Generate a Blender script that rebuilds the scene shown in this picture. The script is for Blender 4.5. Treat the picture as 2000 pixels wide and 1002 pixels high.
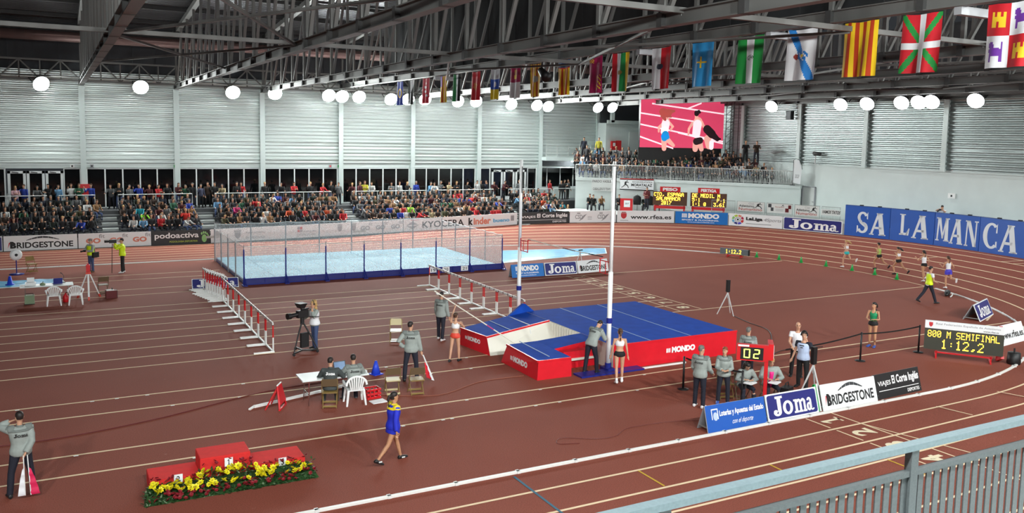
import bpy, bmesh, math, random
from mathutils import Vector, Matrix
RND = random.Random(11)
PI = math.pi
sc = bpy.context.scene
for o in list(bpy.data.objects):
    bpy.data.objects.remove(o)
COL = sc.collection
# ---------------------------------------------------------------- camera
cam = bpy.data.cameras.new('camera'); camo = bpy.data.objects.new('camera', cam); COL.objects.link(camo)
cam.sensor_fit = 'HORIZONTAL'; cam.sensor_width = 36; cam.lens = 36 * 1661.9 / 2000
cam.shift_y = -(501 - 434.58) / 2000; cam.clip_end = 400; cam.clip_start = .05
YAW, PITCH, ROLL = .4940, -.1016, .0194
fw = Vector((math.sin(YAW) * math.cos(PITCH), math.cos(YAW) * math.cos(PITCH), math.sin(PITCH)))
rt = Vector((math.cos(YAW), -math.sin(YAW), 0)); up = rt.cross(fw)
rt, up = rt * math.cos(ROLL) + up * math.sin(ROLL), -rt * math.sin(ROLL) + up * math.cos(ROLL)
M4 = Matrix((rt, up, -fw)).transposed().to_4x4(); M4.translation = (0, 0, 7.45)
camo.matrix_world = M4; sc.camera = camo
# ---------------------------------------------------------------- world, exposure
w = bpy.data.worlds.new('hall'); sc.world = w; w.use_nodes = True
w.node_tree.nodes['Background'].inputs[0].default_value = (.82, .9, 1, 1)
w.node_tree.nodes['Background'].inputs[1].default_value = .03
sc.view_settings.view_transform = 'Standard'; sc.view_settings.look = 'None'
sc.view_settings.exposure = 0.25; sc.view_settings.gamma = 1; sc.view_settings.use_curve_mapping = False
# lamps of the hall: (x, y, z) of every floodlight; the two rows nearer the camera hang above the frame
LAMP_FAR = [(-.6, 10.16), (5.2, 10.2), (11.1, 10.1), (14.0, 10.15), (17.9, 10.15), (18.9, 10.12), (20.2, 10.14), (22.7, 10.05), (24.1, 10.1),
            (25.5, 10.15), (28.3, 10.1), (29.9, 10.15), (33.1, 10.03), (35.5, 10.03), (36.6, 9.98), (41.6, 10.05), (43.1, 10.1)]
LAMP_END = [48.4, 41.9, 39.7, 37.05, 35.8, 34.9, 32.0, 26, 20]
LAMP_NEAR = [-9, -3, 3, 9, 15, 21, 27, 33, 39]
P_FAR, P_END, P_NEAR = 800, 380, 4100
def spot(name, loc, aim, watts, ang, rad=.35):
    l = bpy.data.lights.new(name, 'SPOT'); l.energy = watts; l.spot_size = math.radians(ang); l.spot_blend = .6
    l.shadow_soft_size = rad; l.color = (.97, 1, .98)
    o = bpy.data.objects.new(name, l); COL.objects.link(o); o.location = loc
    o.rotation_euler = (Vector(aim) - Vector(loc)).to_track_quat('-Z', 'Y').to_euler()
    return o

# ---------------------------------------------------------------- materials
MAT = {}
def mat(name, col, rough=.6, metal=0., emit=None, es=1., noise=0., nscale=30., bump=0., alpha=1., spec=.5, stretch=None, trans=0.):
    if name in MAT: return MAT[name]
    m = bpy.data.materials.new(name); m.use_nodes = True; nt = m.node_tree; b = nt.nodes['Principled BSDF']
    c = (*col, 1)
    b.inputs['Base Color'].default_value = c; b.inputs['Roughness'].default_value = rough; b.inputs['Metallic'].default_value = metal
    b.inputs['Specular IOR Level'].default_value = spec; b.inputs['Alpha'].default_value = alpha
    b.inputs['Transmission Weight'].default_value = trans
    if emit: b.inputs['Emission Color'].default_value = (*emit, 1); b.inputs['Emission Strength'].default_value = es
    if noise or bump:
        tc = nt.nodes.new('ShaderNodeTexCoord'); n = nt.nodes.new('ShaderNodeTexNoise'); n.inputs['Scale'].default_value = nscale
        n.inputs['Detail'].default_value = 4
        if stretch:
            mp = nt.nodes.new('ShaderNodeMapping'); mp.inputs['Scale'].default_value = stretch
            nt.links.new(tc.outputs['Object'], mp.inputs[0]); nt.links.new(mp.outputs[0], n.inputs['Vector'])
        else: nt.links.new(tc.outputs['Object'], n.inputs['Vector'])
        if noise:
            r = nt.nodes.new('ShaderNodeValToRGB')
            r.color_ramp.elements[0].position = .3; r.color_ramp.elements[1].position = .7
            r.color_ramp.elements[0].color = (*[max(0, v * (1 - noise)) for v in col], 1)
            r.color_ramp.elements[1].color = (*[min(1, v * (1 + noise)) for v in col], 1)
            nt.links.new(n.outputs['Fac'], r.inputs[0]); nt.links.new(r.outputs[0], b.inputs['Base Color'])
        if bump:
            bp = nt.nodes.new('ShaderNodeBump'); bp.inputs['Strength'].default_value = bump; bp.inputs['Distance'].default_value = .02
            nt.links.new(n.outputs['Fac'], bp.inputs['Height']); nt.links.new(bp.outputs[0], b.inputs['Normal'])
    MAT[name] = m; return m
def lin(r, g, b):
    f = lambda v: ((v / 255 + .055) / 1.055) ** 2.4 if v > 10 else v / 255 / 12.92
    return (f(r), f(g), f(b))
def S(name, r, g, b, **k): return mat(name, lin(r, g, b), **k)
S('white', 232, 234, 232, rough=.45); S('offwhite', 214, 218, 216, rough=.6); S('black', 22, 22, 24, rough=.5); S('rubber', 34, 34, 36, rough=.8)
S('track_line', 238, 212, 176, rough=.8); S('kerb', 236, 236, 232, rough=.4); S('num_line', 238, 222, 190, rough=.8)
S('blueline', 60, 105, 125, rough=.8); S('yellowline', 205, 165, 50, rough=.8)
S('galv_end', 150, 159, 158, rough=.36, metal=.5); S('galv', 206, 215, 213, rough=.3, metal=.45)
S('colpaint', 196, 208, 206, rough=.5); S('concrete', 206, 216, 214, rough=.75, noise=.04, nscale=.8)
S('steel', 112, 112, 110, rough=.55, metal=.25); S('steel_dark', 66, 66, 66, rough=.6, metal=.2); S('roofdeck', 88, 90, 92, rough=.34, metal=.6, noise=.15, nscale=.7)
S('curtain', 30, 31, 33, rough=.9); S('upperwall', 70, 72, 76, rough=.8, noise=.1, nscale=.5); S('duct', 122, 96, 92, rough=.5, metal=.3); S('glass_dark', 12, 14, 15, rough=.06, spec=.6)
S('aluwhite', 226, 230, 230, rough=.4); S('grate', 160, 166, 164, rough=.5, metal=.5); S('step', 186, 192, 190, rough=.8, noise=.06, nscale=3)
S('bench', 70, 72, 76, rough=.7); S('terrace', 92, 94, 96, rough=.8, noise=.06, nscale=3); S('railgrey', 206, 210, 208, rough=.4, metal=.3)
S('lampglass', 255, 255, 255, emit=(.93, 1, .98), es=150); S('lampglass_end', 255, 255, 255, emit=(.93, 1, .98), es=12); S('lampbody', 60, 62, 64, rough=.5, metal=.5)
S('red', 206, 28, 36, rough=.42); S('redcloth', 214, 40, 38, rough=.85, noise=.06, nscale=9); S('vinylred', 214, 30, 44, rough=.3, noise=.05, nscale=3, bump=.25)
S('vinylblue', 20, 70, 168, rough=.85, noise=.12, nscale=2.5, bump=.15, spec=.15); S('vinylwhite', 228, 224, 212, rough=.5, bump=.2, nscale=3)
S('seam', 150, 176, 206, rough=.6); S('navyblue', 38, 44, 120, rough=.45); S('frameblue', 26, 40, 132, rough=.4); S('cyanmat', 150, 200, 220, rough=.7, noise=.04, nscale=1.5)
S('cyanmat2', 142, 193, 215, rough=.7); S('tarp', 78, 180, 226, rough=.3, noise=.2, nscale=2.2, bump=.6); S('edgeblue', 30, 66, 130, rough=.5)
S('hurdlered', 206, 32, 36, rough=.4); S('brown', 100, 82, 60, rough=.5); S('tanseat', 190, 176, 132, rough=.5); S('chairgold', 142, 118, 68, rough=.45, metal=.2)
S('plasticwhite', 236, 238, 238, rough=.35); S('chrome', 190, 190, 190, rough=.2, metal=1); S('tabletop', 216, 222, 222, rough=.4)
S('screen_lt', 120, 150, 190, rough=.2); S('conegreen', 34, 170, 80, rough=.5); S('coneblue', 36, 72, 214, rough=.5)
S('boardwhite', 236, 240, 242, rough=.5); S('boardblack', 34, 34, 36, rough=.5); S('boardblue', 20, 116, 200, rough=.45); S('jomanavy', 40, 44, 120, rough=.45)
S('salblue', 20, 84, 178, rough=.5, noise=.04, nscale=1.2); S('salwhite', 222, 230, 236, rough=.6); S('lotblue', 34, 92, 184, rough=.45)
S('textblack', 26, 26, 28, rough=.6); S('textwhite', 246, 246, 246, rough=.5); S('textgrey', 150, 152, 156, rough=.6); S('textred', 200, 40, 44, rough=.5)
S('salmon', 216, 128, 104, rough=.5); S('limetext', 180, 200, 60, rough=.5); S('footgreen', 140, 196, 120, rough=.5); S('textmag', 176, 30, 70, rough=.5)
S('ltblue', 110, 180, 220, rough=.5); S('shieldgrey', 156, 150, 152, rough=.6); S('crestred', 196, 52, 56, rough=.5); S('brickred', 170, 62, 48, rough=.5)
S('ledamber', 255, 190, 40, emit=(1, .62, .05), es=3.2); S('ledamber2', 255, 190, 40, emit=(1, .5, .04), es=7); S('ledgreen', 220, 240, 60, emit=(.75, 1, .12), es=3); S('ledpanel', 58, 60, 50, rough=.6); S('ledpanel2', 86, 52, 34, rough=.6)
S('scr_pink', 220, 70, 110, emit=lin(226, 70, 106), es=.62); S('scr_white', 255, 235, 240, emit=lin(255, 232, 240), es=.75); S('scr_skin', 240, 180, 170, emit=lin(246, 176, 162), es=.62)
S('scr_blue', 20, 150, 210, emit=lin(20, 150, 220), es=.6); S('scr_black', 20, 14, 18, emit=lin(40, 20, 26), es=.6); S('scr_hair', 150, 80, 70, emit=lin(160, 72, 66), es=.9)
S('leafgreen', 40, 74, 34, rough=.6, noise=.3, nscale=20); S('leafgrey', 120, 140, 110, rough=.6); S('flowyellow', 236, 224, 30, rough=.5); S('flowred', 140, 26, 38, rough=.6); S('flowcore', 160, 150, 20, rough=.6)
S('skin', 200, 152, 124, rough=.55); S('skin_tan', 190, 140, 106, rough=.55); S('jacketgrey', 148, 156, 152, rough=.8, noise=.05, nscale=14); S('jacketdark', 112, 119, 116, rough=.8)
S('navy', 28, 30, 44, rough=.8); S('blackcloth', 24, 24, 26, rough=.8); S('royal', 28, 44, 190, rough=.7); S('yellow', 226, 204, 40, rough=.6); S('hivis', 220, 246, 24, rough=.6)
S('jeans', 62, 78, 116, rough=.8, noise=.1, nscale=30); S('whitecloth', 232, 232, 236, rough=.75); S('orange', 222, 70, 52, rough=.6); S('greentop', 24, 140, 90, rough=.6); S('limetop', 160, 190, 90, rough=.6)
S('turq', 40, 180, 180, rough=.6); S('purple', 70, 60, 190, rough=.6); S('pinktop', 230, 30, 130, rough=.6); S('hair_dark', 34, 26, 24, rough=.55); S('hair_brown', 74, 50, 36, rough=.55); S('hair_blond', 186, 150, 96, rough=.55)
S('hair_red', 130, 68, 40, rough=.55); S('hair_grey', 104, 102, 98, rough=.6); S('shoe_white', 226, 226, 226, rough=.5); S('shoe_black', 28, 28, 30, rough=.5); S('shoe_blue', 60, 90, 170, rough=.5); S('shoe_teal', 120, 180, 180, rough=.5)
S('lips', 150, 70, 64, rough=.5); S('eye', 30, 24, 22, rough=.3); S('paleblue', 190, 206, 236, rough=.7); S('darkgreyjk', 62, 68, 68, rough=.8); S('flagmag', 214, 30, 84, rough=.7); S('flagred', 206, 24, 44, rough=.7)
S('paper', 240, 242, 244, rough=.7); S('bluegrey', 128, 146, 152, rough=.35, metal=.5, noise=.08, nscale=40); S('baluster', 100, 106, 108, rough=.4, metal=.6, noise=.1, nscale=60); S('maroon', 96, 26, 30, rough=.4); S('tripodgrey', 206, 206, 206, rough=.4, metal=.2)
S('pvpole', 232, 228, 214, rough=.4); S('gripmag', 190, 60, 130, rough=.6); S('postwhite', 240, 242, 242, rough=.35); S('cable', 150, 90, 70, rough=.6); S('cableblk', 40, 36, 36, rough=.6); S('tyre', 60, 62, 66, rough=.7)
def floor_mat():
    m = bpy.data.materials.new('track_rubber'); m.use_nodes = True; nt = m.node_tree; b = nt.nodes['Principled BSDF']
    tc = nt.nodes.new('ShaderNodeTexCoord')
    n1 = nt.nodes.new('ShaderNodeTexNoise'); n1.inputs['Scale'].default_value = .35; n1.inputs['Detail'].default_value = 5
    n2 = nt.nodes.new('ShaderNodeTexNoise'); n2.inputs['Scale'].default_value = 45; n2.inputs['Detail'].default_value = 3
    n3 = nt.nodes.new('ShaderNodeTexNoise'); n3.inputs['Scale'].default_value = 3.2; n3.inputs['Detail'].default_value = 8
    mx = nt.nodes.new('ShaderNodeMix'); mx.data_type = 'RGBA'; mx.inputs[6].default_value = (*lin(132, 70, 57), 1); mx.inputs[7].default_value = (*lin(150, 84, 69), 1)
    m2 = nt.nodes.new('ShaderNodeMix'); m2.data_type = 'RGBA'; m2.blend_type = 'MULTIPLY'; m2.inputs[0].default_value = .55
    r2 = nt.nodes.new('ShaderNodeValToRGB'); r2.color_ramp.elements[0].position = .3; r2.color_ramp.elements[1].position = .75
    r2.color_ramp.elements[0].color = (.45, .45, .45, 1); r2.color_ramp.elements[1].color = (1.4, 1.4, 1.4, 1)
    # pale scuffs with a shape of their own
    r3 = nt.nodes.new('ShaderNodeValToRGB'); r3.color_ramp.elements[0].position = .73; r3.color_ramp.elements[1].position = .80
    r3.color_ramp.elements[0].color = (0, 0, 0, 1); r3.color_ramp.elements[1].color = (.5, .5, .5, 1)
    m3 = nt.nodes.new('ShaderNodeMix'); m3.data_type = 'RGBA'; m3.inputs[7].default_value = (*lin(196, 150, 138), 1)
    for n in (n1, n2, n3): nt.links.new(tc.outputs['Object'], n.inputs['Vector'])
    nt.links.new(n1.outputs['Fac'], mx.inputs[0]); nt.links.new(mx.outputs[2], m2.inputs[6]); nt.links.new(n2.outputs['Fac'], r2.inputs[0]); nt.links.new(r2.outputs[0], m2.inputs[7])
    nt.links.new(n3.outputs['Fac'], r3.inputs[0]); nt.links.new(r3.outputs[0], m3.inputs[0]); nt.links.new(m2.outputs[2], m3.inputs[6]); nt.links.new(m3.outputs[2], b.inputs['Base Color'])
    b.inputs['Roughness'].default_value = .8; b.inputs['Specular IOR Level'].default_value = .18
    bp = nt.nodes.new('ShaderNodeBump'); bp.inputs['Strength'].default_value = .3; bp.inputs['Distance'].default_value = .01
    nt.links.new(n2.outputs['Fac'], bp.inputs['Height']); nt.links.new(bp.outputs[0], b.inputs['Normal'])
    MAT['track'] = m
floor_mat()
def objcol_mat(name, rough=.8):
    m = bpy.data.materials.new(name); m.use_nodes = True; nt = m.node_tree; b = nt.nodes['Principled BSDF']
    oi = nt.nodes.new('ShaderNodeObjectInfo'); nt.links.new(oi.outputs['Color'], b.inputs['Base Color']); b.inputs['Roughness'].default_value = rough
    MAT[name] = m
objcol_mat('objcol')
def attr_mat(name, attr, rough=.7, emit=0):
    m = bpy.data.materials.new(name); m.use_nodes = True; nt = m.node_tree; b = nt.nodes['Principled BSDF']
    a = nt.nodes.new('ShaderNodeAttribute'); a.attribute_name = attr; nt.links.new(a.outputs['Color'], b.inputs['Base Color']); b.inputs['Roughness'].default_value = rough
    MAT[name] = m
attr_mat('attrcol', 'col')

# ---------------------------------------------------------------- mesh helpers
class MB:
    def __init__(s): s.v = []; s.f = []; s.mi = []; s.m = 0; s.mats = []
    def use(s, name):
        if name not in s.mats: s.mats.append(name)
        s.m = s.mats.index(name); return s
    def face(s, idx): s.f.append(tuple(idx)); s.mi.append(s.m)
    def poly(s, pts):
        b = len(s.v); s.v += [tuple(p) for p in pts]; s.face(range(b, b + len(pts)))
    def hexa(s, p):  # 8 points: bottom ring 0-3 (ccw from above), top ring 4-7
        b = len(s.v); s.v += [tuple(q) for q in p]
        for f in ((3, 2, 1, 0), (4, 5, 6, 7), (0, 1, 5, 4), (1, 2, 6, 5), (2, 3, 7, 6), (3, 0, 4, 7)): s.face([b + i for i in f])
    def box(s, c, d, rz=0.):
        x, y, z = c; a, b, h = d[0] / 2, d[1] / 2, d[2] / 2; cr, sr = math.cos(rz), math.sin(rz)
        P = [(x + u * cr - v * sr, y + u * sr + v * cr) for u, v in ((-a, -b), (a, -b), (a, b), (-a, b))]
        s.hexa([(*p, z - h) for p in P] + [(*p, z + h) for p in P]); return s
    def beam(s, p, q, wd, ht=None, upv=(0, 0, 1)):
        p, q = Vector(p), Vector(q); d = (q - p).normalized(); ht = ht or wd; u = Vector(upv)
        if abs(d.dot(u)) > .98: u = Vector((1, 0, 0))
        a = d.cross(u).normalized() * wd / 2; b = a.cross(d).normalized() * ht / 2
        s.hexa([p - a - b, p + a - b, q + a - b, q - a - b, p - a + b, p + a + b, q + a + b, q - a + b]); return s
    def ring(s, c, ax, ay, rx, ry, n):
        b = len(s.v); c = Vector(c)
        for i in range(n):
            t = 2 * PI * i / n; s.v.append(tuple(c + ax * (rx * math.cos(t)) + ay * (ry * math.sin(t))))
        return b
    def loft(s, rings, n=8, cap=True):
        bs = [s.ring(*r, n) for r in rings]
        for a, b in zip(bs, bs[1:]):
            for i in range(n): j = (i + 1) % n; s.face((a + i, a + j, b + j, b + i))
        if cap: s.face([bs[0] + n - 1 - i for i in range(n)]); s.face([bs[-1] + i for i in range(n)])
        return s
    def tube(s, pts, r, n=8, cap=True):
        pts = [Vector(p) for p in pts]; rr = r if isinstance(r, (list, tuple)) else [r] * len(pts); rings = []
        ref = None
        for i, p in enumerate(pts):
            d = (pts[min(i + 1, len(pts) - 1)] - pts[max(i - 1, 0)]).normalized()
            if ref is None: ref = Vector((0, 0, 1)) if abs(d.z) < .9 else Vector((0, 1, 0))
            ax = d.cross(ref)
            if ax.length < 1e-4: ax = d.orthogonal()
            ax.normalize(); ay = d.cross(ax); q = rr[i]
            rx, ry = q if isinstance(q, (list, tuple)) else (q, q)
            rings.append((p, ax, ay, rx, ry))
        return s.loft(rings, n, cap)
    def lathe(s, prof, n=16, c=(0, 0, 0)):
        c = Vector(c); X = Vector((1, 0, 0)); Y = Vector((0, 1, 0))
        return s.loft([(c + Vector((0, 0, z)), X, Y, max(r, 1e-4), max(r, 1e-4)) for r, z in prof], n)
    def ball(s, c, r, n=10, k=7):
        c = Vector(c); rx, ry, rz = r if isinstance(r, (list, tuple)) else (r, r, r); X = Vector((1, 0, 0)); Y = Vector((0, 1, 0)); rs = []
        for i in range(k):
            t = -PI / 2 + PI * (i + .15) / (k - .7) if 0 < i < k - 1 else (-PI / 2 * .97 if i == 0 else PI / 2 * .97)
            rs.append((c + Vector((0, 0, rz * math.sin(t))), X, Y, rx * math.cos(t), ry * math.cos(t)))
        return s.loft(rs, n)
    def mesh(s, name, mats=None, smooth=False):
        me = bpy.data.meshes.new(name); me.from_pydata(s.v, [], s.f)
        for mn in (s.mats or ([mats] if isinstance(mats, str) else mats or [])): me.materials.append(MAT[mn])
        if len(s.mats) > 1: me.polygons.foreach_set('material_index', s.mi)
        if smooth: me.polygons.foreach_set('use_smooth', [True] * len(me.polygons))
        me.update(); return me
    def build(s, name, mats=None, parent=None, smooth=False, **k):
        return add(name, s.mesh(name, mats, smooth), parent, **k)
def add(name, me, parent=None, label=None, cat=None, group=None, kind=None, loc=None, rz=None):
    o = bpy.data.objects.new(name, me); COL.objects.link(o)
    if parent is not None: o.parent = parent
    tag(o, label, cat, group, kind)
    if loc is not None: o.location = loc
    if rz is not None: o.rotation_euler = (0, 0, rz)
    return o
def tag(o, label=None, cat=None, group=None, kind=None):
    if label: o['label'] = label
    if cat: o['category'] = cat
    if group: o['group'] = group
    if kind: o['kind'] = kind
    return o
def thing(name, label, cat, loc=(0, 0, 0), rz=0, group=None, kind=None):
    return add(name, None, None, label, cat, group, kind, loc, rz)
def copy_tree(o, parent=None):
    c = o.copy(); COL.objects.link(c); c.parent = parent
    for ch in o.children: copy_tree(ch, c)
    return c
def soften(me, width=.01, seg=2):
    bm = bmesh.new(); bm.from_mesh(me); bmesh.ops.remove_doubles(bm, verts=bm.verts, dist=1e-5)
    bmesh.ops.bevel(bm, geom=[e for e in bm.edges if e.is_manifold and e.calc_face_angle(0) > .5], offset=width, segments=seg, affect='EDGES', profile=.6)
    bm.to_mesh(me); bm.free(); me.update(); return me
# ---------------------------------------------------------------- lettering
_TG = {}
TMP = bpy.data.scenes.new('workbench'); TVL = TMP.view_layers[0]   # scratch scene, removed at the end
_TG[('1', 'x')] = None
def text_geo(s, bold=0.):
    k = (s, bold)
    if k in _TG: return _TG[k]
    if s == '1':
        _TG[k] = ([(.38, 0), (.64, 0), (.64, 1), (.42, 1), (.1, .82), (.1, .7), (.38, .8), (.1, 0), (.9, 0), (.9, .1), (.1, .1)], [(0, 1, 2, 3, 6), (3, 4, 5, 6), (7, 8, 9, 10)], .6); return _TG[k]
    cu = bpy.data.curves.new('t', 'FONT'); cu.body = s; cu.offset = bold; cu.resolution_u = 3
    ob = bpy.data.objects.new('t', cu); TMP.collection.objects.link(ob); TVL.update()
    me = bpy.data.meshes.new_from_object(ob.evaluated_get(TVL.depsgraph))
    vs = [(v.co.x, v.co.y) for v in me.vertices]; fs = [tuple(p.vertices) for p in me.polygons]
    bpy.data.objects.remove(ob); bpy.data.curves.remove(cu); bpy.data.meshes.remove(me)
    x0 = min(v[0] for v in vs); x1 = max(v[0] for v in vs); y0 = min(v[1] for v in vs); y1 = max(v[1] for v in vs)
    vs = [((x - x0) / (x1 - x0), (y - y0) / (y1 - y0)) for x, y in vs]
    _TG[k] = (vs, fs, (x1 - x0) / (y1 - y0)); return _TG[k]
def arc(cx, cy, rx, ry, a0, a1, n=14):
    return [(cx + rx * math.cos(math.radians(a0 + (a1 - a0) * i / n)), cy + ry * math.sin(math.radians(a0 + (a1 - a0) * i / n))) for i in range(n + 1)]
def band(cx, cy, rx, ry, t, a0, a1, n=16, ty=None):
    ty = ty or t; o = arc(cx, cy, rx, ry, a0, a1, n); i = arc(cx, cy, rx - t, ry - ty, a0, a1, n)
    return [[o[k], o[k + 1], i[k + 1], i[k]] for k in range(n)]
def rect(x0, y0, x1, y1): return [(x0, y0), (x1, y0), (x1, y1), (x0, y1)]
def g_joma():  # slab lettering, unit box 0..1 x 0..1
    P = [rect(.07, .88, .25, 1), rect(.11, .2, .2, .9)] + band(.1, .2, .10, .2, .075, 180, 360, 12, .11) + band(.055, .24, .05, .09, .045, 0, 360, 10, .08)
    P += band(.365, .36, .125, .36, .07, 0, 360, 22, .13)
    P += [rect(.515, .6, .6, .7), rect(.545, .08, .605, .7), rect(.515, 0, .63, .1), rect(.655, .08, .71, .5), rect(.635, 0, .735, .1), rect(.76, .08, .81, .5), rect(.745, 0, .835, .1)]
    P += band(.645, .48, .065, .22, .055, 0, 160, 10, .1) + band(.75, .48, .065, .22, .055, 0, 160, 10, .1)
    P += band(.905, .5, .06, .2, .05, 0, 165, 10, .1) + [rect(.915, .12, .965, .52)] + band(.895, .22, .062, .22, .05, 0, 360, 16, .1) + band(.975, .14, .055, .14, .035, 180, 340, 8, .08)
    return P
def ser(x, y, w, t=.05): return rect(x - w / 2, y, x + w / 2, y + t)
def g_letter(ch):  # flared serif capitals
    if ch == 'L': return [rect(.2, 0, .46, 1), ser(.33, .95, .5), rect(.08, 0, .8, .07), [(.46, .07), (.8, .07), (.98, .34), (.9, .34), (.7, .12), (.46, .12)], [(.6, 0), (.9, 0), (.98, .34), (.88, .3)]]
    if ch == 'A': return [[(.0, 0), (.14, 0), (.6, 1), (.44, 1)], [(.62, 0), (.94, 0), (.72, 1), (.44, 1)], rect(.25, .28, .72, .38), ser(.1, 0, .3), ser(.78, 0, .44), ser(.58, .95, .4)]
    if ch == 'M': return [[(.08, 0), (.18, 0), (.26, 1), (.14, 1)], [(.16, 1), (.36, 1), (.56, .2), (.48, .1)], [(.46, .12), (.56, .1), (.8, 1), (.72, 1)], [(.66, 0), (.94, 0), (.9, 1), (.72, 1)], ser(.13, 0, .26), ser(.8, 0, .4), ser(.2, .95, .32), ser(.84, .95, .3)]
    if ch == 'N': return [[(.06, 0), (.16, 0), (.22, 1), (.12, 1)], [(.12, 1), (.4, 1), (.92, 0), (.66, 0)], [(.78, 0), (.88, 0), (.92, 1), (.82, 1)], ser(.12, 0, .28), ser(.2, .95, .36), ser(.87, .95, .3)]
    if ch == 'C': return band(.58, .5, .55, .5, .28, 50, 310, 22, .09) + [[(.86, .62), (.95, .62), (.95, .99), (.88, .9)], [(.86, .3), (.95, .3), (.95, .05), (.85, .12)]]
    if ch == 'S': return band(.5, .735, .43, .265, .24, 20, 262, 14, .1) + band(.5, .265, .46, .265, .26, 200, 442, 14, .1) + [[(.22, .68), (.42, .55), (.86, .38), (.7, .28), (.3, .45), (.14, .58)], [(.84, .68), (.93, .66), (.93, 1), (.84, .9)], [(.04, .34), (.14, .34), (.18, .1), (.04, 0)]]
def g_tyre():
    f = lambda t, k: (.5 + (t - .5) * k, math.sin(PI * t)); out = []
    for n in range(6):
        a, c = n / 6 + .004, (n + 1) / 6 - .004; out.append([(a, math.sin(PI * a) * .55), (c, math.sin(PI * c) * .55), (c, .12 + math.sin(PI * c) * .88), (a, .12 + math.sin(PI * a) * .88)])
    return out
def g_shield(): return [[(0, 1), (1, 1), (1, .45), (.8, .15), (.5, 0), (.2, .15), (0, .45)]]
def g_crown(): return [[(0, 0), (1, 0), (1, .35), (0, .35)]] + [[(.2 * k + .02, .3), (.2 * k + .18, .3), (.2 * k + .1, 1)] for k in range(5)]
def g_runner(): return [arc(.72, .92, .07, .07, 0, 360, 10), [(.5, .85), (.66, .85), (.62, .5), (.4, .45)], [(.6, .82), (.95, .74), (.93, .68), (.6, .72)], [(.5, .82), (.36, .6), (.42, .56), (.56, .74)], [(.42, .5), (.6, .52), (.35, .25), (.05, .05), (.0, .1), (.28, .3)], [(.45, .52), (.62, .5), (.8, .4), (.95, .05), (.88, .02), (.74, .32), (.5, .4)]]
def g_foot(): return [arc(.45, .35, .3, .34, 0, 360, 16)] + [arc(x, y, r, r * 1.25, 0, 360, 10) for x, y, r in ((.15, .78, .1), (.38, .86, .1), (.6, .84, .09), (.78, .74, .08), (.9, .6, .07))]
GLYPH = {'joma': g_joma, 'tyre': g_tyre, 'shield': g_shield, 'crown': g_crown, 'runner': g_runner, 'foot': g_foot}
PIX = {'0': '0E11131519110E', '1': '040C040404040E', '2': '0E11010204081F', '3': '1F02040201110E', '5': '1F101E0101110E', '6': '0608101E11110E', '7': '1F010204080808', '8': '0E11110E11110E',
       'A': '0E11111F111111', 'B': '1E11111E11111E', 'C': '0E11101010110E', 'D': '1E11111111111E', 'E': '1F10101E10101F', 'F': '1F10101E101010', 'I': '0E04040404040E', 'L': '1010101010101F', 'M': '111B1515111111',
       'N': '11191513111111', 'O': '0E11111111110E', 'P': '1E11111E101010', 'R': '1E11111E141211', 'S': '0F10100E01011E', 'T': '1F040404040404', ':': '00000400040000', '.': '0000000000060C'[:14], ' ': '00000000000000', 'Ñ': '0E001119151311'}
def g_pix(s, fill=.84):
    out = []; n = len(s) * 6 - 1
    for k, ch in enumerate(s):
        h = PIX[ch]
        for r in range(7):
            b = int(h[2 * r:2 * r + 2], 16)
            for c in range(5):
                if b >> (4 - c) & 1:
                    x = k * 6 + c; y = 6 - r; out.append(rect(x / n, y / 7, (x + fill) / n, (y + fill) / 7))
    return out
def g_seg(d):
    on = {'0': 'abcdef', '2': 'abged'}[d]; t = .17; g = .02
    Sg = {'a': rect(t, 1 - t * .6, 1 - t, 1), 'd': rect(t, 0, 1 - t, t * .6), 'g': rect(t, .5 - t * .3, 1 - t, .5 + t * .3), 'f': rect(0, .5 + g, t, 1 - g), 'b': rect(1 - t, .5 + g, 1, 1 - g), 'e': rect(0, g, t, .5 - g), 'c': rect(1 - t, g, 1, .5 - g)}
    return [Sg[k] for k in on]
class Decor:
    """flat print laid on a panel of width W, height H in the panel's own x/z plane (viewer at -y)"""
    def __init__(s, W, H): s.W = W; s.H = H; s.n = 0; s.items = []
    def put(s, polys, box, m, name='emblem', slant=0):
        u0, v0, u1, v1 = box; s.items.append(([[(u0 + (x + slant * y) * (u1 - u0), v0 + y * (v1 - v0)) for x, y in p] for p in polys], None, m, name)); return s
    def text(s, t, box, m, bold=.012, slant=0, name='lettering'):
        vs, fs, _ = text_geo(t, bold); u0, v0, u1, v1 = box
        s.items.append(([(u0 + (x + slant * y) * (u1 - u0), v0 + y * (v1 - v0)) for x, y in vs], fs, m, name)); return s
    def glyph(s, g, box, m, name='emblem'): return s.put(GLYPH[g](), box, m, name)
    def rect(s, box, m, name='printed_field'): return s.put([rect(0, 0, 1, 1)], box, m, name)
    def build(s, parent, y=0., mtx=None, step=.0015):
        for k, (a, fs, m, name) in enumerate(s.items):
            yy = y - .002 - step * k; b = MB().use(m)
            if fs is None:
                for p in a: b.poly([(u * s.W, yy, v * s.H) for u, v in p])
            else:
                b.v = [(u * s.W, yy, v * s.H) for u, v in a]
                for f in fs: b.face(f)
            if mtx is not None: b.v = [tuple(mtx @ Vector(v)) for v in b.v]
            b.build(name, m, parent)
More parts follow.
